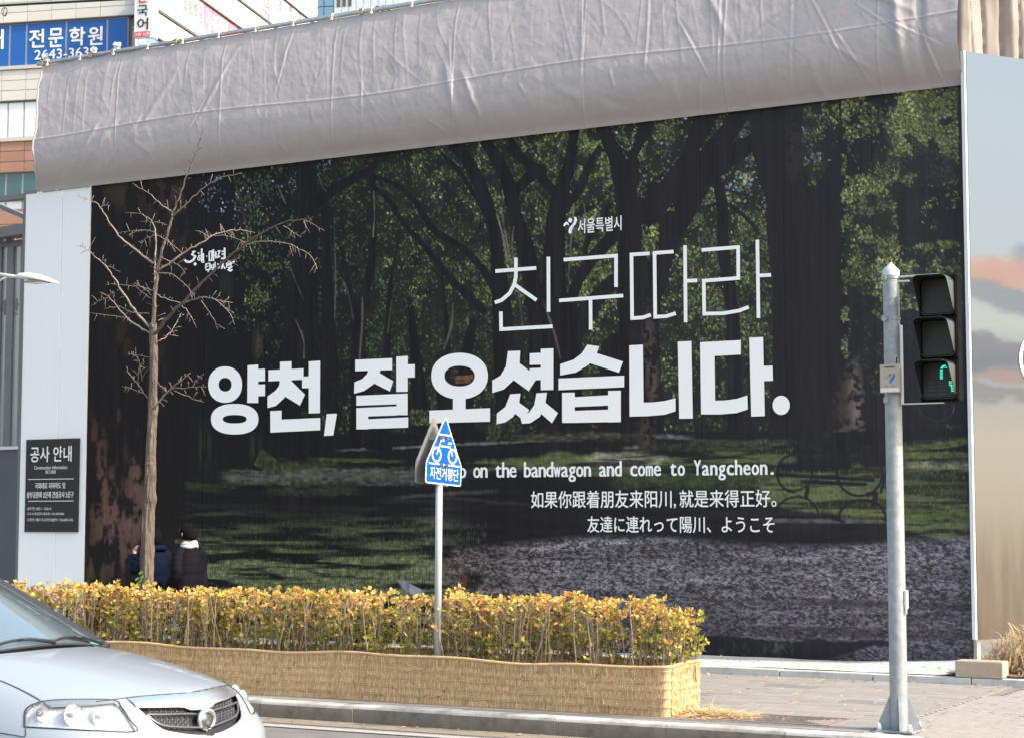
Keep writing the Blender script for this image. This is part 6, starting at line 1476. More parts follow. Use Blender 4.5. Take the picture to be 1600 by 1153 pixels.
# brackets
m_br = mat('pale_bracket', (.62, .62, .60), .4, metal=.4)
b = MB(); zt3 = atY(1407, 437, YPp)[2]; b.box(XP + .02, xl_ + .16, YH + .0, YH + .05, zT + .006, zT + .018); b.box(XP - .0, XP + .14, YPp - .02, YPp + .02, zT - .03, zT - .018); b.build('top_bracket', m_br, sg)
b = MB(); zb3 = zB2 - .014; b.box(XP + .045, xl_ + .17, YH + .01, YH + .05, zb3, zb3 + .008); b.box(XP + .064, XP + .074, YH + .0, YH + .05, zb3, zb3 + .62); b.build('bottom_bracket', m_br, sg)
b = MB(); b.tube(curve_pts([(xl_ + .24, YH + .06, zB2), (xl_ + .22, YH + .06, zB2 - .10), (xl_ + .10, YH + .06, zB2 - .145), (xl_ - .02, YH + .06, zB2 - .09), (xl_ - .03, YH + .06, zB2 - .01)], 7), .0045, 5); b.build('cable_loop', m_cab, sg, smooth=True)
# controller box
m_tan = mat('tan_plastic', (.42, .355, .29), .5, col2=(.40, .34, .28), nscale=3)
YX = YPp - .115; cx0, cz1 = atY(1374.5, 569, YX)[0], atY(1390, 569, YX)[2]; cx1, cz0 = atY(1405, 569, YX)[0], atY(1390, 613, YX)[2]
b = MB(); b.box(cx0, cx1, YX, YX + .05, cz0, cz1, bev=.004); cb = b.build('control_box', m_tan, sg)
b = MB(); b.box(cx0 + .004, cx1 - .004, YX - .003, YX - .0005, cz0 + .004, cz0 + .034); b.build('white_strip', m_swhite, cb)
b = MB(); b.tube([(cx1 - .03, YX + .03, cz1), (cx1 - .028, YX + .03, cz1 + .055)], .005, 6); b.build('antenna', m_hblk, cb)
cxm, czm = (cx0 + cx1) / 2, (cz0 + cz1) / 2 + .008
def blob(nm, pts, col):
    b = MB(); b.prism([(cxm + x, YX - .0035, czm + z) for x, z in pts], (0, .003, 0)); return b.build(nm, mat(nm + '_ink', col, .4), cb)
blob('emblem_dot', [(.004 + .010 * math.cos(a), .018 + .009 * math.sin(a)) for a in np.linspace(0, 6.283, 14, False)], (.62, .03, .05))
blob('emblem_leaf', [(-.036, -.008), (-.030, .004), (-.016, .010), (-.002, .004), (-.008, -.004), (-.022, -.002)], (.05, .42, .20))
blob('emblem_stroke', [(.036, .030), (.028, .024), (.030, .010), (.012, -.010), (.000, -.026), (.002, -.042), (.014, -.046), (.018, -.030), (.034, -.012), (.042, .006), (.042, .024)], (.01, .15, .55))
b = MB(); text_fit(b, '서울특별시', (cxm - .045, YX - .0035, cz1 - .026), (1, 0, 0), (0, 0, 1), .09, .010, .01)
b.box(cxm - .03, cxm - .024, YX - .003, YX - .0005, cz0 + .045, cz0 + .052); b.box(cxm + .024, cxm + .03, YX - .003, YX - .0005, cz0 + .045, cz0 + .052); b.build('lettering', m_hblk, cb)

# ------------------------------------------------------------------ street lamp reaching in from the left
YLm = 17.4
p0 = Vector(atY(90, 441, YLm)); sc_ = (atY(91, 441, YLm)[0] - p0.x)
lamp = thing('street_lamp', 'white street lamp head on a curved arm in front of the white panel', 'street lamp', (p0.x - 2.6, YLm, .15))
m_lw = mat('lamp_white', (.70, .70, .68), .4, col2=(.64, .64, .62), nscale=5); m_lg = mat('lamp_glass', (.22, .24, .25), .2, spec=.8, coat=.5); m_arm = mat('lamp_arm_grey', (.48, .48, .47), .4, metal=.3)
def lx(px, py, dy=0): return Vector(atY(px, py, YLm + dy))
prof_ = [(28, 433.5, 3.5, .05), (33, 434, 5.5, .08), (45, 435, 6.5, .13), (60, 436.5, 6, .15), (74, 439, 4, .12), (84, 441.5, 2.2, .07), (91, 442.5, 1, .02)]
vs = []; k_ = 16
for (x, y, h, wd_) in prof_:
    c_ = lx(x, y)
    for j in range(k_):
        a = 2 * math.pi * j / k_; vs.append(c_ + Vector((0, wd_ * math.cos(a), sc_ * h * math.sin(a) * (1.0 if math.sin(a) > 0 else .35))))
n = len(prof_); b = MB(); b.add(vs, [(i * k_ + j, i * k_ + (j + 1) % k_, (i + 1) * k_ + (j + 1) % k_, (i + 1) * k_ + j) for i in range(n - 1) for j in range(k_)] + [tuple(range(k_)), tuple((n - 1) * k_ + j for j in range(k_))]); b.build('lamp_head', m_lw, lamp, smooth=True)
b = MB(); c_ = lx(58, 438.5); b.box(c_.x - .13, c_.x + .15, YLm - .10, YLm + .10, c_.z - .035, c_.z - .005, bev=.01); b.build('lens', m_lg, lamp)
b = MB(); b.tube([lx(30, 433.5), lx(0, 429.5), lx(-60, 422), lx(-200, 412), lx(-390, 405)], [.022, .026, .03, .035, .04], 10); b.build('arm', m_arm, lamp, smooth=True)
b = MB(); b.tube([lx(14, 432), lx(4, 436), lx(-12, 446), lx(-60, 480), lx(-385, 520)], .014, 8); b.build('brace', m_lw, lamp, smooth=True)
b = MB(); q = lx(-390, 405); b.tube([(q.x, YLm, .15), (q.x, YLm, q.z + .1)], [.09, .055], 16); b.build('pole', m_arm, lamp, smooth=True)
lamp.location = (q.x, YLm, .15)
for ch in lamp.children: ch.location = ch.location - Vector((q.x - (p0.x - 2.6), 0, 0))

# ------------------------------------------------------------------ two people walking away behind the hedge
def skin_body(joints, edges, radii, root=0, sub=2):
    me = bpy.data.meshes.new('tmp'); me.from_pydata(joints, edges, []); o = bpy.data.objects.new('tmp', me); COL.objects.link(o)
    md = o.modifiers.new('s', 'SKIN'); md.use_smooth_shade = True; md.branch_smoothing = .5
    for i, v in enumerate(me.skin_vertices[0].data): v.radius = radii[i]; v.use_root = (i == root)
    o.modifiers.new('u', 'SUBSURF').levels = sub
    dg = bpy.context.evaluated_depsgraph_get(); m2 = bpy.data.meshes.new_from_object(o.evaluated_get(dg))
    bpy.data.objects.remove(o); bpy.data.meshes.remove(me); return m2
def ringloft(rings, k_=28, fold=0.0, nf=0):
    """rings: (x, y, z, rx, ry, yaw)"""
    vs = []
    for i, (x, y, z, rx, ry, yw) in enumerate(rings):
        for j in range(k_):
            a = 2 * math.pi * j / k_; u, v = rx * math.cos(a), ry * math.sin(a)
            vs.append((x + u * math.cos(yw) - v * math.sin(yw), y + u * math.sin(yw) + v * math.cos(yw), z))
    n = len(rings); return vs, [(i * k_ + j, i * k_ + (j + 1) % k_, (i + 1) * k_ + (j + 1) % k_, (i + 1) * k_ + j) for i in range(n - 1) for j in range(k_)] + [tuple(range(k_ - 1, -1, -1)), tuple((n - 1) * k_ + j for j in range(k_))]
m_skin = mat('skin', (.52, .32, .24), .5, sss=.1); m_hair = mat('black_hair', (.006, .005, .006), .85, spec=.08, bump=.8, bscale=120, stretch=(1, 1, .2)); m_trou = mat('dark_trousers', (.025, .027, .035), .8); m_shoe = mat('pale_shoe', (.55, .55, .57), .6); m_jean = mat('grey_blue_jeans', (.16, .20, .28), .85)
def person(px, ytop, Y, label, jacket, up_arm, scarf, step, tro, H=1.58, turn=0.0, shoulder=.20):
    P0 = atY(px, ytop, Y); X = float(P0[0]); g = .15; s = (P0[2] - g) / 1.70
    t = thing('person', label, 'person', (X, Y, g))
    # local frame: f forward (walking to -X, a little away), r right
    fa = math.radians(180 - 22 + turn); f = Vector((math.cos(fa), math.sin(fa), 0)); r = Vector((f.y, -f.x, 0)); O = Vector((X, Y, g))
    W = lambda a, b_, z: O + f * (a * s) + r * (b_ * s) + Vector((0, 0, z * s))
    J = []; Ra = []; E = []
    def j(a, b_, z, rx, ry=None): J.append(tuple(W(a, b_, z) - O)); Ra.append((rx * s, (ry or rx) * s)); return len(J) - 1
    pel = j(0, 0, .93, .13, .11); ab = j(.0, 0, 1.08, .125, .10); ch = j(.0, 0, 1.26, .14, .105); nk0 = j(.01, 0, 1.42, .075, .07); nk = j(.02, 0, 1.49, .05); hd0 = j(.035, 0, 1.55, .068, .075); hd1 = j(.03, 0, 1.62, .078, .088); hd2 = j(.025, 0, 1.665, .055, .06)
    E += [(pel, ab), (ab, ch), (ch, nk0), (nk0, nk), (nk, hd0), (hd0, hd1), (hd1, hd2)]
    arms = {}
    for sd in (-1, 1):
        sh_ = j(0, sd * .165, 1.38, .055)
        if up_arm == sd: el = j(.06, sd * .27, 1.16, .042); wr = j(.20, sd * .19, 1.34, .028); ha = j(.215, sd * .165, 1.42, .03, .018)
        else: el = j(-.05 * sd * step, sd * .235, 1.12, .042); wr = j(.06 + .08 * sd * step, sd * .24, .89, .028); ha = j(.08 + .09 * sd * step, sd * .235, .81, .034, .016)
        E += [(ch, sh_), (sh_, el), (el, wr), (wr, ha)]; arms[sd] = (sh_, el, wr, ha)
        hp = j(0, sd * .09, .88, .085); kn = j(.10 * sd * step, sd * .095, .49, .055); an_ = j(.16 * sd * step - .05, sd * .095, .085, .036); toe = j(.16 * sd * step + .10, sd * .10, .03, .035, .025)
        E += [(pel, hp), (hp, kn), (kn, an_), (an_, toe)]
    me = skin_body(J, E, Ra, pel, 2); me.materials.append(m_skin); bo = bpy.data.objects.new('body', me); COL.objects.link(bo); bo.parent = t
    # fingers: five short chains at each hand
    for sd in (-1, 1):
        sh_, el, wr, ha = arms[sd]; hv = Vector(J[ha]) + O; dirv = (Vector(J[ha]) - Vector(J[wr])).normalized(); sv = dirv.cross(r).normalized()
        b = MB()
        for q in range(4):
            off = sv * (-.024 + q * .016) * s; L = (.075, .083, .078, .062)[q] * s; p_ = hv + off; cu = r * (-sd * .25)
            b.tube([p_, p_ + (dirv + cu * .3) * L * .4, p_ + (dirv + cu) * L * .72, p_ + (dirv * .7 + cu * 1.9) * L * .95], [.009 * s, .0085 * s, .0075 * s, .005 * s], 7)
        p_ = hv - dirv * .02 * s + sv * .026 * s; b.tube([p_, p_ + (dirv * .5 + sv * .8) * .035 * s, p_ + (dirv * .9 + sv * .7) * .055 * s], [.011 * s, .009 * s, .006 * s], 7)
        b.build('fingers', m_skin, bo, smooth=True)
    # face: nose, lips, eyes, ears
    b = MB(); b.tube([W(.112, 0, 1.61), W(.128, 0, 1.585), W(.118, 0, 1.572)], [.008 * s, .013 * s, .009 * s], 8); b.build('nose', m_skin, bo, smooth=True)
    b = MB(); b.tube([W(.098, -.022, 1.545), W(.108, 0, 1.546), W(.098, .022, 1.545)], [.004, .007, .004], 6); b.build('mouth', mat('lips', (.42, .16, .14), .5), bo, smooth=True)
    for sd in (-1, 1):
        b = MB(); b.tube([W(.098, sd * .030, 1.612), W(.104, sd * .030, 1.612)], [.011 * s, .008 * s], 8); b.build('eye', m_hair, bo, smooth=True)
        b = MB(); b.tube([W(.03, sd * .082, 1.625), W(.018, sd * .096, 1.61), W(.022, sd * .094, 1.585), W(.034, sd * .082, 1.57)], [.010 * s, .013 * s, .011 * s, .006 * s], 8); b.build('ear', m_skin, bo, smooth=True)
    # hair as a shell
    yw = fa
    b = MB(); C_ = W(.018, 0, 1.625); hs_ = 1.10
    rg = []
    for i, (z, rr2, off) in enumerate(((1.485 if not scarf else 1.54, .050, -.045), (1.53, .078, -.028), (1.575, .092, -.016), (1.62, .098, -.006), (1.665, .094, .004), (1.70, .072, .012), (1.718, .035, .014))):
        c_ = W(.025 + off, 0, z); rg.append((c_.x, c_.y, c_.z, rr2 * 1.04 * s * hs_, rr2 * .96 * s * hs_, yw))
    v_, f_ = ringloft(rg, 24); b.add(v_, f_); b.build('hair', m_hair, t, smooth=True)
    # quilted jacket: torso tube with rolls, then sleeves
    b = MB(); rg = []; zs_ = np.linspace(.74, 1.45, 58)
    for z in zs_:
        w_ = np.interp(z, [.74, .80, 1.0, 1.2, 1.34, 1.41, 1.45], [.215, .225, .212, .215, shoulder - .025, .115, .075]); d_ = np.interp(z, [.74, .80, 1.0, 1.2, 1.34, 1.41, 1.45], [.155, .165, .16, .165, .145, .105, .08])
        roll_ = .008 * (abs(math.sin((z - .74) / .115 * math.pi)) ** .5 - .7) if z < 1.38 else 0
        c_ = W(0, 0, z); rg.append((c_.x, c_.y, c_.z, (d_ + roll_) * s, (w_ + roll_) * s, yw))
    v_, f_ = ringloft(rg, 40); b.add(v_, f_); b.build('jacket', jacket, t, smooth=True)
    for sd in (-1, 1):
        sh_, el, wr, ha = [Vector(J[q]) + O for q in arms[sd]]; b = MB(); path = []; rad_ = []
        A_ = [sh_ + Vector((0, 0, .0)) - r * sd * .06 * s, sh_ + r * sd * .008 * s - Vector((0, 0, .03 * s)), (sh_ + el) / 2 + r * sd * .012 * s, el, (el + wr) / 2, wr]
        cs = curve_pts(A_, 10); L_ = len(cs)
        for i, p_ in enumerate(cs): path.append(p_); rad_.append((np.interp(i / (L_ - 1), [0, .2, .5, .8, 1], [.060, .076, .076, .066, .052]) + .008 * abs(math.sin(i * .62))) * s)
        b.tube(path, rad_, 20); b.build('sleeve', jacket, t, smooth=True)
    for sd in (-1, 1):
        b = MB(); hp = W(0, sd * .085, .93); kn = W(.10 * sd * step, sd * .095, .49); an_ = W(.16 * sd * step - .05, sd * .095, .10); cs = curve_pts([hp, (hp + kn) / 2, kn, (kn + an_) / 2, an_], 6)
        b.tube(cs, [float(np.interp(i / (len(cs) - 1), [0, .5, 1], [.115, .078, .066])) * s for i in range(len(cs))], 16); b.build('trouser_leg', tro, t, smooth=True)
        a_ = W(.16 * sd * step - .09, sd * .095, .045); c_ = W(.16 * sd * step + .05, sd * .1, .055); e_ = W(.16 * sd * step + .15, sd * .105, .035); b = MB(); b.tube([a_, (a_ + c_) / 2, c_, e_], [.038 * s, .050 * s, .046 * s, .028 * s], 12); b.build('shoe', m_shoe, t, smooth=True)
    if scarf:
        b = MB()
        for (z, rr2, dz) in ((1.470, .082, .040), (1.435, .094, .036)):
            c_ = W(.0, 0, z); pts = [c_ + (f * math.cos(a) * rr2 * .95 + r * math.sin(a) * rr2 * 1.0) * s + Vector((0, 0, -.02 * math.cos(a) * s + .008 * math.sin(3 * a))) for a in np.linspace(0, 2 * math.pi, 30)]
            b.tube(pts, dz * .74 * s, 12)
        b.build('hood', mat('white_hood', (.50, .51, .51), .8, bump=.5, bscale=18), t, smooth=True)
    else:
        b = MB(); c_ = W(-.03, 0, 1.44); pts = [c_ + (f * math.cos(a) * .10 + r * math.sin(a) * .115) * s + Vector((0, 0, -.012 * math.cos(a))) for a in np.linspace(0, 2 * math.pi, 26)]; b.tube(pts, .042 * s, 12)
        b.build('hood', jacket, t, smooth=True)
    return t
m_jn = mat('navy_jacket', (.003, .006, .016), .7, spec=.06, sheen=.0, col2=(.006, .011, .026), nscale=9, bump=.3, bscale=25); m_jb = mat('black_jacket', (.004, .004, .007), .7, spec=.08, sheen=.0, col2=(.008, .008, .013), nscale=8, bump=.3, bscale=22)
person(242, 826, 17.15, 'person in a navy padded jacket half hidden behind the bare tree trunk', m_jn, -1, False, .8, m_trou, turn=4)
person(296, 822, 16.95, 'person in a black quilted jacket with a white hood right of the tree', m_jb, 0, True, -.9, m_jean, turn=10)

# dry leaves and grit blown over the pavement and along the gutter
m_dleaf = mat('dry_leaf', (.4, .26, .12), .8, attr='tint')
b = MB(); rd = random.Random(77)
for i in range(420):
    if i < 150: x = rd.uniform(-11, 0); y = YK - rd.uniform(.02, .38) ** 1.0; z = .012
    elif i < 250: x = rd.uniform(-9.5, -3); y = YL - rd.random() ** 2 * .5 - .02; z = .158
    elif i < 330: x = rd.uniform(-9.0, -4.5); y = rd.uniform(YL + .2, YW - .1); z = .265
    else: x = rd.uniform(-7, -2.6); y = rd.uniform(YK + .3, YL - .2); z = pz(x, y) + .018
    if XS < x < XE + .05 and YF - .02 < y < YBk: continue
    a = rd.uniform(0, 6.28); L = rd.uniform(.012, .035); w_ = L * rd.uniform(.3, .6); u = Vector((math.cos(a), math.sin(a), rd.uniform(-.1, .3))) * L; v = Vector((-math.sin(a), math.cos(a), rd.uniform(-.2, .3))) * w_; c_ = Vector((x, y, z + .004))
    k_ = len(b.v); b.v += [tuple(c_ - u), tuple(c_ - v + Vector((0, 0, .004))), tuple(c_ + u), tuple(c_ + v + Vector((0, 0, .004)))]; b.f.append((k_, k_ + 1, k_ + 2, k_ + 3)); col = rd.choice(((.42, .27, .12), (.30, .18, .09), (.50, .38, .22), (.22, .15, .09))); b.c += [(*col, 1)] * 4
o = b.build('leaf_litter', m_dleaf, fix=False); tag(o, 'dry brown leaves scattered over the pavement and gutter', 'leaves', kind='stuff')
# ------------------------------------------------------------------ silver saloon car at the left, heading along the kerb
from mathutils.bvhtree import BVHTree
CXN, CYN = -6.53, 8.25
car = thing('parked_car', 'silver saloon car with a black mesh grille in front of the straw wrapped planter', 'car', (CXN - 2.2, CYN, 0))
car.name = 'silver_car'
NET = [
 [(-.12, 0, .20), (-.13, .25, .20), (-.18, .50, .20), (-.29, .68, .20), (-.47, .80, .20), (-.70, .855, .22), (-1.0, .86, .22)],
 [(.00, 0, .34), (-.01, .25, .34), (-.05, .50, .34), (-.15, .69, .34), (-.34, .82, .34), (-.60, .87, .34), (-.95, .875, .34)],
 [(.04, 0, .50), (.03, .25, .50), (-.01, .50, .50), (-.11, .70, .50), (-.30, .83, .50), (-.58, .88, .48), (-.95, .885, .46)],
 [(.01, 0, .575), (.00, .25, .575), (-.05, .50, .58), (-.15, .70, .585), (-.35, .825, .58), (-.64, .88, .56), (-.98, .885, .53)],
 [(-.035, 0, .64), (-.045, .25, .64), (-.10, .50, .65), (-.22, .70, .655), (-.44, .81, .655), (-.72, .87, .64), (-1.02, .88, .60)],
 [(-.07, 0, .72), (-.085, .25, .72), (-.15, .50, .72), (-.29, .70, .715), (-.52, .795, .71), (-.80, .855, .69), (-1.05, .875, .64)],
 [(-.11, 0, .785), (-.125, .25, .785), (-.20, .50, .775), (-.36, .69, .765), (-.60, .775, .755), (-.85, .84, .73), (-1.08, .87, .66)],
 [(-.28, 0, .845), (-.29, .25, .842), (-.36, .49, .83), (-.50, .67, .812), (-.72, .76, .80), (-.92, .83, .765), (-1.12, .865, .68)],
 [(-.62, 0, .925), (-.63, .25, .92), (-.68, .48, .905), (-.78, .65, .885), (-.90, .745, .865), (-1.02, .82, .815), (-1.17, .865, .70)],
 [(-.98, 0, .985), (-.99, .25, .98), (-1.03, .47, .965), (-1.10, .64, .945), (-1.17, .735, .92), (-1.22, .815, .86), (-1.28, .865, .72)],
 [(-1.18, 0, 1.005), (-1.20, .25, 1.0), (-1.26, .47, .99), (-1.35, .63, .97), (-1.40, .73, .945), (-1.42, .815, .88), (-1.43, .87, .74)],
]
net = np.array([[(p[0], -p[1], p[2]) for p in r[:0:-1]] + list(r) for r in NET])          # 11 x 13
def bspl(net, ns, nt):
    def B(m, n):
        ext = m + 4; t = np.linspace(0, m - 1, n); Mx = np.zeros((n, m))
        for i, u in enumerate(t):
            k = min(int(u), m - 2); f = u - k
            wv = [(1 - f) ** 3 / 6, (3 * f ** 3 - 6 * f ** 2 + 4) / 6, (-3 * f ** 3 + 3 * f ** 2 + 3 * f + 1) / 6, f ** 3 / 6]
            for q, w_ in zip(range(k - 1, k + 3), wv):
                if q < 0: Mx[i, 0] += 2 * w_; Mx[i, 1] -= w_
                elif q > m - 1: Mx[i, m - 1] += 2 * w_; Mx[i, m - 2] -= w_
                else: Mx[i, q] += w_
        return Mx
    return np.einsum('ia,abc,jb->ijc', B(net.shape[0], ns), net, B(net.shape[1], nt))
NS_, NT_ = 230, 321
SH = bspl(net, NS_, NT_) + np.array((CXN, CYN, 0))
sv = [Vector(p) for p in SH.reshape(-1, 3)]
sf = [(i * NT_ + j, i * NT_ + j + 1, (i + 1) * NT_ + j + 1, (i + 1) * NT_ + j) for i in range(NS_ - 1) for j in range(NT_ - 1)]
bvh = BVHTree.FromPolygons(sv, sf)
du = np.gradient(SH, axis=0); dv = np.gradient(SH, axis=1); NRM = np.cross(dv, du); NRM /= np.linalg.norm(NRM, axis=2, keepdims=True)
if NRM[60, NT_ // 2][0] < 0: NRM = -NRM
def hit(x, y):
    d = Vector(ray(x, y)).normalized(); h = bvh.ray_cast(Vector(_C), d)
    return h[0], h[1], h[2]
FCc = (SH[:-1, :-1] + SH[1:, 1:]) / 2
_dd = FCc - _C; _zz = _dd @ _fw; FPX_ = CXP + FPX * (_dd @ _rt) / _zz; FPY_ = CYP - FPX * (_dd @ _up) / _zz
FN = NRM[:-1, :-1]; facing = (np.einsum('ijc,ijc->ij', FN, _dd) < 0)
def selpx(poly_):
    x, y = FPX_, FPY_; ins = np.zeros(x.shape, bool); n = len(poly_)
    for i in range(n):
        x1, y1 = poly_[i]; x2, y2 = poly_[(i + 1) % n]
        if y1 == y2: continue
        ins ^= ((y1 > y) != (y2 > y)) & (x < (x2 - x1) * (y - y1) / (y2 - y1) + x1)
    ins &= facing; ins[:, (NT_ - 1) // 2:] = False
    return ins | ins[:, ::-1]
LAMP = [(38, 1135), (39, 1112), (46, 1103), (60, 1097), (78, 1094), (110, 1092.5), (176, 1093.5), (190, 1105), (203, 1124), (212, 1142), (150, 1141), (90, 1138)]
CHR = [(198, 1090.5), (235, 1087), (400, 1075), (400, 1102), (318, 1107), (300, 1108.5), (286, 1104), (213, 1104.5)]
GRL = [(213, 1104.5), (286, 1104), (300, 1108.5), (318, 1107), (400, 1102), (400, 1155), (330, 1149), (300, 1148), (265, 1143), (247, 1136), (230, 1121)]
s_l, s_c, s_g = selpx(LAMP), selpx(CHR), selpx(GRL)
s_c &= ~s_l; s_g &= ~s_l & ~s_c
HOODm = np.zeros_like(s_l); zc2 = FCc[..., 2]; yc2 = np.abs(FCc[..., 1] - CYN)
rowi = np.arange(NS_ - 1)[:, None] * np.ones((1, NT_ - 1))
edge_row = 0
colc = np.abs(np.arange(NT_ - 1) - (NT_ - 2) / 2)[None, :] / ((NT_ - 2) / 2) * 6
h_row = 6.02 / 10 * (NS_ - 1)
HOODm = (rowi > h_row) & (colc < 3.55)
m_paint = mat('silver_paint', (.33, .365, .405), .36, metal=.2, spec=.5, coat=.7, col2=(.32, .352, .392), nscale=300)
m_pb = mat('black_trim', (.018, .018, .02), .45); m_chrome = mat('chrome', (.84, .84, .85), .22, metal=.9); m_gap = mat('shut_line', (.02, .02, .022), .8)
def submesh(nm, mask, off, m, parent, walls=False, smooth=True):
    ii, jj = np.nonzero(mask); 
    if len(ii) == 0: return None
    idx = {}; vs = []; fs = []
    P_ = SH + NRM * off
    def vi(i, j):
        k = (i, j)
        if k not in idx: idx[k] = len(vs); vs.append(P_[i, j])
        return idx[k]
    for i, j in zip(ii.tolist(), jj.tolist()): fs.append((vi(i, j), vi(i, j + 1), vi(i + 1, j + 1), vi(i + 1, j)))
    if walls:
        from collections import Counter
        ec = Counter()
        for f in fs:
            for q in range(4): ec[tuple(sorted((f[q], f[(q + 1) % 4])))] += 1
        inv = {v: k for k, v in idx.items()}; n0 = {}
        for (a, b_), c_ in ec.items():
            if c_ == 1:
                for q in (a, b_):
                    if q not in n0: n0[q] = len(vs); vs.append(SH[inv[q]] + NRM[inv[q]] * .001)
                fs.append((a, b_, n0[b_], n0[a]))
    b = MB(); b.add(vs, fs); return b.build(nm, m, parent, smooth=smooth, fix=False)
wheel_cut = ((FCc[..., 0] - (CXN - .93)) ** 2 + (FCc[..., 2] - .30) ** 2 < .345 ** 2) & (yc2 > .70)
body = submesh('front_body', ~(s_l | s_c | s_g | HOODm | wheel_cut), 0, m_paint, car)
hood = submesh('hood', HOODm, .0015, m_paint, car)
chrome = submesh('grille_trim', s_c, .004, m_chrome, car, walls=True)
m_gback = mat('grille_black', (.012, .012, .013), .5)
gr = submesh('grille', s_g, -.030, m_gback, car, walls=True)
def sp(x, y, off=.004):
    p, n, _ = hit(x, y)
    if p is None: return None
    if n.dot(Vector(ray(x, y))) > 0: n = -n
    return p + n * off
def mirY(p): return Vector((p.x, 2 * CYN - p.y, p.z))
def surf_line(nm, pts, r, m, parent, off=.003, n=6, mirror=True, k=6):
    q = smooth_px(pts, k); P_ = [sp(x, y, off) for x, y in q]; P_ = [p for p in P_ if p is not None]
    if mirror: P_ = [p for p in P_ if p.y < CYN + .01]
    if len(P_) < 2: return
    b = MB(); b.tube(P_, r, n)
    o = b.build(nm, m, parent, smooth=True)
    if mirror: b = MB(); b.tube([mirY(p) for p in P_], r, n); b.build(nm, m, parent, smooth=True)
    return o
def smooth_px(pts, k): return [tuple(p) for p in smooth(pts, k)]
# headlights: chrome bowl with reflectors under a clear lens, black gasket round it
m_bowl = mat('lamp_reflector', (.80, .81, .83), .35, metal=.25, col2=(.66, .68, .72), nscale=26, bump=.8, bscale=30)
m_lensc = mat('clear_lens', (1, 1, 1), .02, trans=1.0, ior=1.3, spec=.6); m_amb = mat('lamp_inner_grey', (.35, .37, .42), .3, metal=.5)
midc = (NT_ - 1) // 2
for side in (0, 1):
    mk = s_l.copy()
    if side == 0: mk[:, midc:] = False
    else: mk[:, :midc] = False
    hl = submesh('headlight', mk, -.028, m_bowl, car, walls=True)
    fl = (lambda p: p) if side == 0 else mirY
    submesh('lamp_lens', mk, .002, m_lensc, hl)
    for (cx, cy, r_) in ((160, 1120, .052), (118, 1117, .060), (70, 1115, .042)):
        p, n, _ = hit(cx, cy)
        if p is None: continue
        if n.dot(Vector(ray(cx, cy))) > 0: n = -n
        p = fl(p); n = n if side == 0 else Vector((n.x, -n.y, n.z)); n = (n * .3 + Vector((1, 0, 0))).normalized()
        b = MB(); b.tube([p - n * .075, p - n * .055, p - n * .035, p - n * .018], [r_ * .25, r_ * .72, r_ * .93, r_], 24, cap=False); b.build('reflector', m_chrome, hl, smooth=True)
        b = MB(); b.tube([p - n * .018, p - n * .012], [r_ * 1.06, r_ * 1.06], 24, cap=False); b.tube([p - n * .07, p - n * .03], [.014, .012], 10); b.build('bulb', m_amb, hl, smooth=True)
surf_line('gasket', LAMP + LAMP[:1], .0042, m_gap, car, .001)
surf_line('shut_line', [(150, 1096), (176, 1093), (198, 1090), (235, 1086.3), (290, 1082.5), (345, 1078)], .0035, m_gap, car, .0015)
surf_line('shut_line', [(-20, 1142), (0, 1144.5), (25, 1148.5), (39, 1150), (40, 1138)], .003, m_gap, car, .0005)
# shut lines between hood and wings, cut along the sheet itself
jc = [round((NT_ - 1) / 2 + s_ * 3.55 / 6 * (NT_ - 1) / 2) for s_ in (-1, 1)]
for j in jc:
    b = MB(); b.tube([SH[i, j] + NRM[i, j] * .0008 for i in range(int(h_row) + 16, NS_, 4)], .0032, 6); b.build('shut_line', m_gap, car, smooth=True)
# grille: frame rail, two bars, honeycomb mesh, badge
m_bar = mat('grille_bar_grey', (.16, .165, .18), .3, metal=.6, coat=.4)
surf_line('grille_bar', [(229, 1115), (262, 1115), (296, 1114), (312, 1115)], .0060, m_bar, gr, -.004)
surf_line('grille_bar', [(229, 1115), (240, 1124), (250, 1130), (264, 1133.5), (290, 1135), (330, 1136)], .0060, m_bar, gr, -.004)
surf_line('grille_rim', GRL[0:1] + [(230, 1121), (247, 1136), (265, 1143), (300, 1148), (340, 1149)], .0045, m_chrome, gr, .000)
b = MB(); cells_ = []
for (x0, x1, y0, y1) in ((236, 296, 1107, 1112), (246, 300, 1120, 1132)):
    yy_ = y0; rr0 = 0
    while yy_ <= y1:
        xx_ = x0 + (rr0 % 2) * 4.2
        while xx_ < x1:
            c_ = sp(xx_, yy_, -.022); 
            if c_ is not None and c_.y < CYN: cells_.append(c_)
            xx_ += 8.4
        yy_ += 3.9; rr0 += 1
for c_ in cells_:
    for f_ in (c_, mirY(c_)):
        hx = [f_ + Vector((-.35 * abs((f_.y - CYN)) * 0, .012 * math.cos(a), .012 * math.sin(a))) for a in np.linspace(0, 2 * math.pi, 7)]
        b.tube(hx, .0022, 4, cap=False)
tag(b.build('honeycomb', m_bar, gr), kind='stuff')
surf_line('grille_rim', [(211, 1104.5), (250, 1104.3), (284, 1104.3), (298, 1108), (318, 1107.3), (345, 1104)], .0055, m_chrome, gr, .003, k=10)
surf_line('grille_rim', [(198, 1091), (205, 1097), (213, 1104.5)], .0035, m_gap, gr, .002)
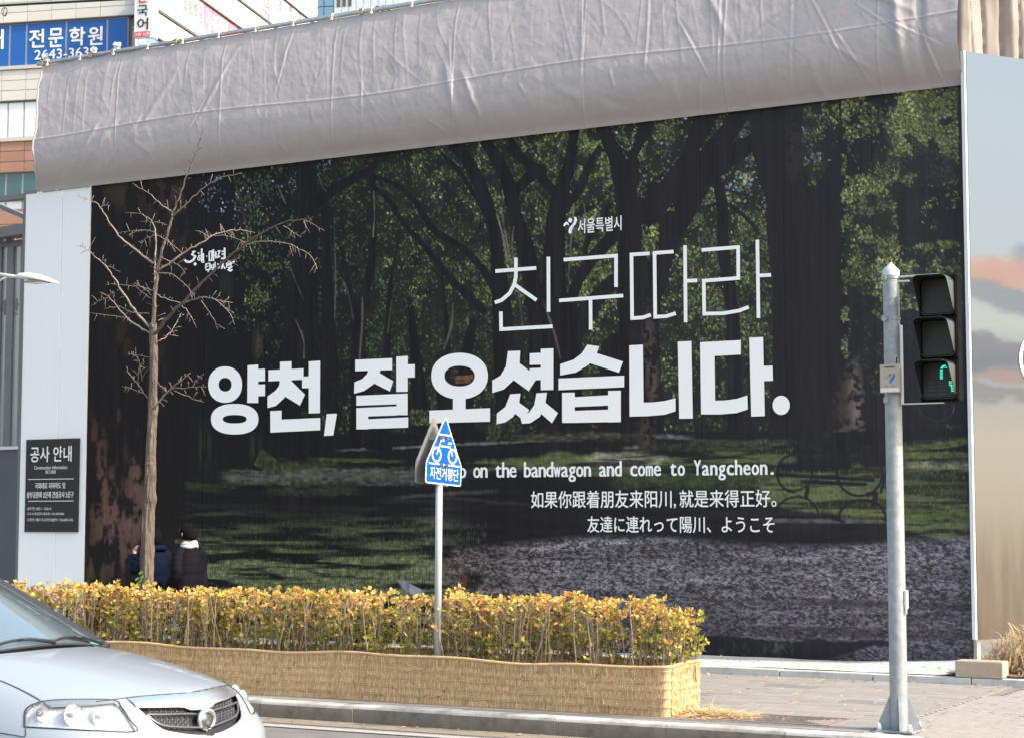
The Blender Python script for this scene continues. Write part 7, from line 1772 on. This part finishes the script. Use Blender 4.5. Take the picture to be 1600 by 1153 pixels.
# round badge: broken ring, made as a ring with a small tail
p_, n_, _ = hit(320, 1124); ctr = Vector((p_.x, CYN, p_.z)); 
h0_ = bvh.ray_cast(Vector((0, CYN, ctr.z)), Vector((-1, 0, 0))); ctr = h0_[0] if h0_[0] else ctr
b = MB(); R0 = .062
ringp = [ctr + Vector((.012, R0 * math.cos(a) * 1.05, R0 * .86 * math.sin(a))) for a in np.linspace(-1.35, 4.75, 40)]
b.tube(ringp, [.006 + .009 * math.sin(math.pi * i / 39) for i in range(40)], 10); b.tube([ringp[-1], ringp[-1] + Vector((.002, -.004, -.012))], [.005, .003], 8)
badge = b.build('badge', m_chrome, car, smooth=True)
b = MB(); b.tube([ctr + Vector((-.02, 0, 0)), ctr + Vector((.010, 0, 0))], [.052, .046], 24); b.build('badge_disc', m_bar, badge, smooth=True)
# number plate and lower intake (below the picture, but the car has them)
hp_ = bvh.ray_cast(Vector((0, CYN, .42)), Vector((-1, 0, 0)))[0]
b = MB(); b.box(hp_.x + .004, hp_.x + .016, CYN - .26, CYN + .26, .365, .475, bev=.003); b.build('number_plate', mat('plate_white', (.75, .75, .73), .5), car)
hp2 = bvh.ray_cast(Vector((0, CYN, .27)), Vector((-1, 0, 0)))[0]; b = MB(); b.box(hp2.x - .05, hp2.x + .006, CYN - .45, CYN + .45, .235, .30, bev=.01); b.build('lower_intake', m_gback, car)
# passenger body behind the front wings
def W_(x, y, z): return Vector((CXN + x, CYN + y, z))
st = [(-1.42, .872, 1.0), (-1.9, .878, 1.0), (-2.6, .880, 1.0), (-3.3, .876, 1.0), (-3.8, .868, 1.0), (-4.2, .83, .98), (-4.45, .74, .95), (-4.52, .60, .92)]
b = MB(); rowsP = []
for (x, yw_, f_) in st:
    sec = [(.97, .22), (1.0, .34), (1.005, .52), (1.0, .68), (.985, .80), (.955, .885), (.90, .935), (.80, .955)]
    row_ = [W_(x, -yw_ * a, z * (1 if z < .7 else f_)) for a, z in sec] + [W_(x, 0, .965 * f_)] + [W_(x, yw_ * a, z * (1 if z < .7 else f_)) for a, z in sec[::-1]]
    rowsP.append(row_)
b.grid(np.array([[tuple(p) for p in r] for r in rowsP])); b.add(rowsP[-1], [tuple(range(17))]); b.build('rear_body', m_paint, car, angle=50)
b = MB(); b.box(CXN - 4.3, CXN - .25, CYN - .72, CYN + .72, .17, .45); b.build('floor_pan', m_pb, car)
# greenhouse
m_scr = mat('windscreen_glass', (.24, .33, .37), .0, trans=.55, ior=1.5, spec=1.0, coat=1.0); m_gpil = mat('pillar_black', (.03, .03, .035), .5)
def patch(c0, c1, c2, c3, bulge, n=16, m=10, by=None):
    """bilinear patch with a bulge along 'by'"""
    P_ = np.zeros((m, n, 3))
    for i in range(m):
        for j in range(n):
            u, v = j / (n - 1), i / (m - 1); p = (c0 * (1 - u) + c1 * u) * (1 - v) + (c3 * (1 - u) + c2 * u) * v; p = p + by * bulge * (1 - (2 * u - 1) ** 2); P_[i, j] = p
    return P_
bl, br_, tl, tr_ = W_(-1.37, -.70, .965), W_(-1.37, .70, .965), W_(-2.22, -.56, 1.385), W_(-2.22, .56, 1.385)
ws = patch(bl, br_, tr_, tl, .16, 24, 12, Vector((.75, 0, .35)))
b = MB(); b.grid(ws); wso = b.build('windscreen', m_scr, car, smooth=True)
b = MB(); b.tube([tuple(ws[0, j]) for j in range(24)], .008, 6); b.build('lower_seal', m_gap, wso, smooth=True)
# ceramic band and pillars
for sd, c in ((-1, 0), (1, 23)):
    e = [Vector(ws[i, c]) for i in range(12)]; b = MB(); o_ = [p + Vector((-.03, sd * .045, -.008)) for p in e]; i_ = [p + Vector((.012, -sd * .045, .006)) for p in e]; q_ = [p + Vector((0, sd * .012, .022)) for p in e]
    b.grid(np.array([[tuple(x_) for x_ in i_], [tuple(x_) for x_ in q_], [tuple(x_) for x_ in o_]])); b.build('pillar', m_gpil if sd > 0 else m_paint, car, smooth=True)
rr_l, rr_r = W_(-3.25, -.54, 1.37), W_(-3.25, .54, 1.37)
rf = patch(tl + Vector((0, -.03, 0)), tr_ + Vector((0, .03, 0)), rr_r, rr_l, .06, 20, 14, Vector((0, 0, 1)))
for i in range(14): rf[i, :, 2] += .025 * math.sin(math.pi * i / 13)
for j in range(20): rf[0, j, 0] += .16 * .75 * (1 - (2 * j / 19 - 1) ** 2); 
b = MB(); b.grid(rf); roof = b.build('roof', m_paint, car, smooth=True)
b = MB(); b.tube([tuple(rf[i, 19]) for i in range(14)], .022, 8); b.build('roof_rail', m_paint, roof, smooth=True); b = MB(); b.tube([tuple(rf[i, 0]) for i in range(14)], .022, 8); b.build('roof_rail', m_paint, roof, smooth=True)
m_sg = mat('side_glass', (.05, .06, .06), .03, spec=.9, coat=1.0)
rw = patch(W_(-3.95, -.66, .96), W_(-3.95, .66, .96), rr_r, rr_l, .10, 16, 10, Vector((-.6, 0, .4))); b = MB(); b.grid(rw); b.build('rear_window', m_sg, car, smooth=True)
for sd in (-1, 1):
    pts = [W_(-1.42, sd * .80, .945), W_(-3.95, sd * .76, .95), W_(-3.28, sd * .56, 1.36), W_(-2.24, sd * .585, 1.38)]
    b = MB(); b.add(pts, [(0, 1, 2, 3)]); sg_ = b.build('side_window', m_sg, car)
    for x in (-2.62,):
        b = MB(); b.tube([W_(x, sd * .79, .95), W_(x, sd * .575, 1.38)], .03, 6); b.build('centre_pillar', m_gpil, car)
    b = MB(); c_ = W_(-1.84, sd * .915, .985); rr5 = []
    for (t, r1, r2) in ((-.05, .02, .02), (-.035, .065, .042), (0, .085, .056), (.04, .075, .05), (.07, .04, .025)): rr5.append((c_.x + t, c_.y, c_.z, 0, r1, r2))
    vs = []; k = 18
    for (x, y, z, _, ry_, rz_) in rr5:
        for q in range(k): a = 2 * math.pi * q / k; vs.append((x, y + ry_ * math.cos(a), z + rz_ * math.sin(a)))
    b.add(vs, [(i * k + q, i * k + (q + 1) % k, (i + 1) * k + (q + 1) % k, (i + 1) * k + q) for i in range(4) for q in range(k)] + [tuple(range(k)), tuple(4 * k + q for q in range(k))]); mo = b.build('door_mirror', m_paint, car, smooth=True)
    b = MB(); b.tube([W_(-1.60, sd * .80, .95), W_(-1.83, sd * .86, .975)], [.03, .03], 8); b.build('mirror_arm', m_pb, mo, smooth=True)
    for x in (-1.52, -2.60, -3.6):
        b = MB(); b.tube([W_(x, sd * .884, .30), W_(x, sd * .889, .55), W_(x + .02, sd * .872, .80), W_(x + .03, sd * .84, .90)], .003, 5); b.build('door_gap', m_gap, car)
    for x in (-2.42, -3.45):
        b = MB(); b.tube([W_(x, sd * .885, .76), W_(x - .03, sd * .905, .76), W_(x - .13, sd * .905, .76), W_(x - .16, sd * .885, .76)], .012, 8); b.build('door_handle', m_paint, car, smooth=True)
    for xw in (-.93, -3.62):
        c_ = W_(xw, sd * .79, .31); T_w = thing('x', 'x', 'x', (0, 0, 0)); bpy.data.objects.remove(T_w)
        b = MB(); a_ = [W_(xw, sd * q, .31) for q in (.69, .70, .76, .85, .865)]; b.tube(a_, [.255, .305, .31, .305, .255], 40); tyre = b.build('tyre', mat('tyre_rubber', (.02, .02, .02), .85) if 'tyre_rubber' not in bpy.data.materials else bpy.data.materials['tyre_rubber'], car, angle=50)
        b = MB(); b.tube([W_(xw, sd * .862, .31), W_(xw, sd * .874, .31)], [.225, .215], 32)
        b.build('rim', m_chrome if 'rim_alloy' not in bpy.data.materials else bpy.data.materials['rim_alloy'], tyre)
        for q in range(7):
            a = q * 2 * math.pi / 7; b = MB(); b.prism([W_(xw, sd * .874, .31) + Vector((math.cos(a + .22) * .05, 0, math.sin(a + .22) * .05)), W_(xw, sd * .874, .31) + Vector((math.cos(a - .22) * .05, 0, math.sin(a - .22) * .05)), W_(xw, sd * .874, .31) + Vector((math.cos(a - .12) * .2, 0, math.sin(a - .12) * .2)), W_(xw, sd * .874, .31) + Vector((math.cos(a + .12) * .2, 0, math.sin(a + .12) * .2))], (0, sd * .012, 0)); b.build('spoke', m_bar, tyre)
    b = MB(); b.box(CXN - 4.50, CXN - 4.40, CYN + sd * .62 - .14, CYN + sd * .62 + .14, .66, .80, bev=.02); b.build('tail_light', mat('tail_red', (.35, .01, .01), .3) if 'tail_red' not in bpy.data.materials else bpy.data.materials['tail_red'], car)
# cabin: dash, wheel, seats, mirror
m_dash = mat('dashboard_grey', (.05, .055, .06), .7); m_seat = mat('seat_grey', (.10, .10, .105), .9)
b = MB(); b.box(CXN - 1.95, CXN - 1.45, CYN - .66, CYN + .66, .78, .90, bev=.04); b.build('dashboard', m_dash, car)
b = MB(); c_ = W_(-2.15, .36, .92); b.tube([c_ + Vector((.06 * math.sin(a), .18 * math.cos(a), .17 * math.sin(a))) for a in np.linspace(0, 2 * math.pi, 28)], .014, 8); b.build('steering_wheel', m_dash, car, smooth=True)
for sd in (-1, 1):
    b = MB(); b.box(CXN - 3.0, CXN - 2.45, CYN + sd * .36 - .25, CYN + sd * .36 + .25, .40, .55, bev=.05); b.box(CXN - 3.10, CXN - 2.95, CYN + sd * .36 - .24, CYN + sd * .36 + .24, .5, 1.08, bev=.05); b.box(CXN - 3.08, CXN - 2.98, CYN + sd * .36 - .13, CYN + sd * .36 + .13, 1.10, 1.28, bev=.04); b.build('seat', m_seat, car)
b = MB(); b.box(CXN - 2.30, CXN - 2.27, CYN - .11, CYN + .11, 1.30, 1.36, bev=.01); b.build('rear_view_mirror', m_pb, car)
# wipers, washer jets, inspection stickers
def wsP(u, v, o=.012): 
    j = u * 23; i = v * 11; a = ws[int(i), int(j)]; b_ = ws[min(11, int(i) + 1), min(23, int(j) + 1)]; t = Vector(ws[int(i), min(23, int(j) + 1)]) * (j % 1) + Vector(a) * (1 - j % 1); t2 = Vector(ws[min(11, int(i) + 1), int(j)]); t = t + (t2 - Vector(a)) * (i % 1); return t + Vector((.5, 0, .8)) * o
for (u0, u1) in ((.20, .56), (.56, .92)):
    b = MB(); b.tube([wsP(u0 + (u1 - u0) * t, .02 + .05 * math.sin(t * 3.1), .018) for t in np.linspace(0, 1, 10)], .008, 6); b.tube([wsP(u1, .0, .02), wsP((u0 + u1) / 2 + .05, .05, .032), wsP((u0 + u1) / 2, .055, .028)], [.012, .009, .007], 6); b.build('wiper', m_pb, car, smooth=True)
for (x, y) in ((39, 1014.5), (144, 1010)):
    p = sp(x, y, .002)
    if p: b = MB(); b.tube([p + Vector((-.012, 0, 0)), p + Vector((0, 0, .008)), p + Vector((.014, 0, .002))], [.006, .010, .005], 8); b.build('washer_jet', m_pb, hood, smooth=True)
m_stk = mat('sticker_green', (.10, .40, .33), .5); b = MB()
for k in range(3):
    c_ = wsP(.90 + .025 * k, .055, .003); b.box(c_.x - .004, c_.x + .002, c_.y - .016, c_.y + .014, c_.z - .012, c_.z + .012)
b.build('sticker', m_stk, car)
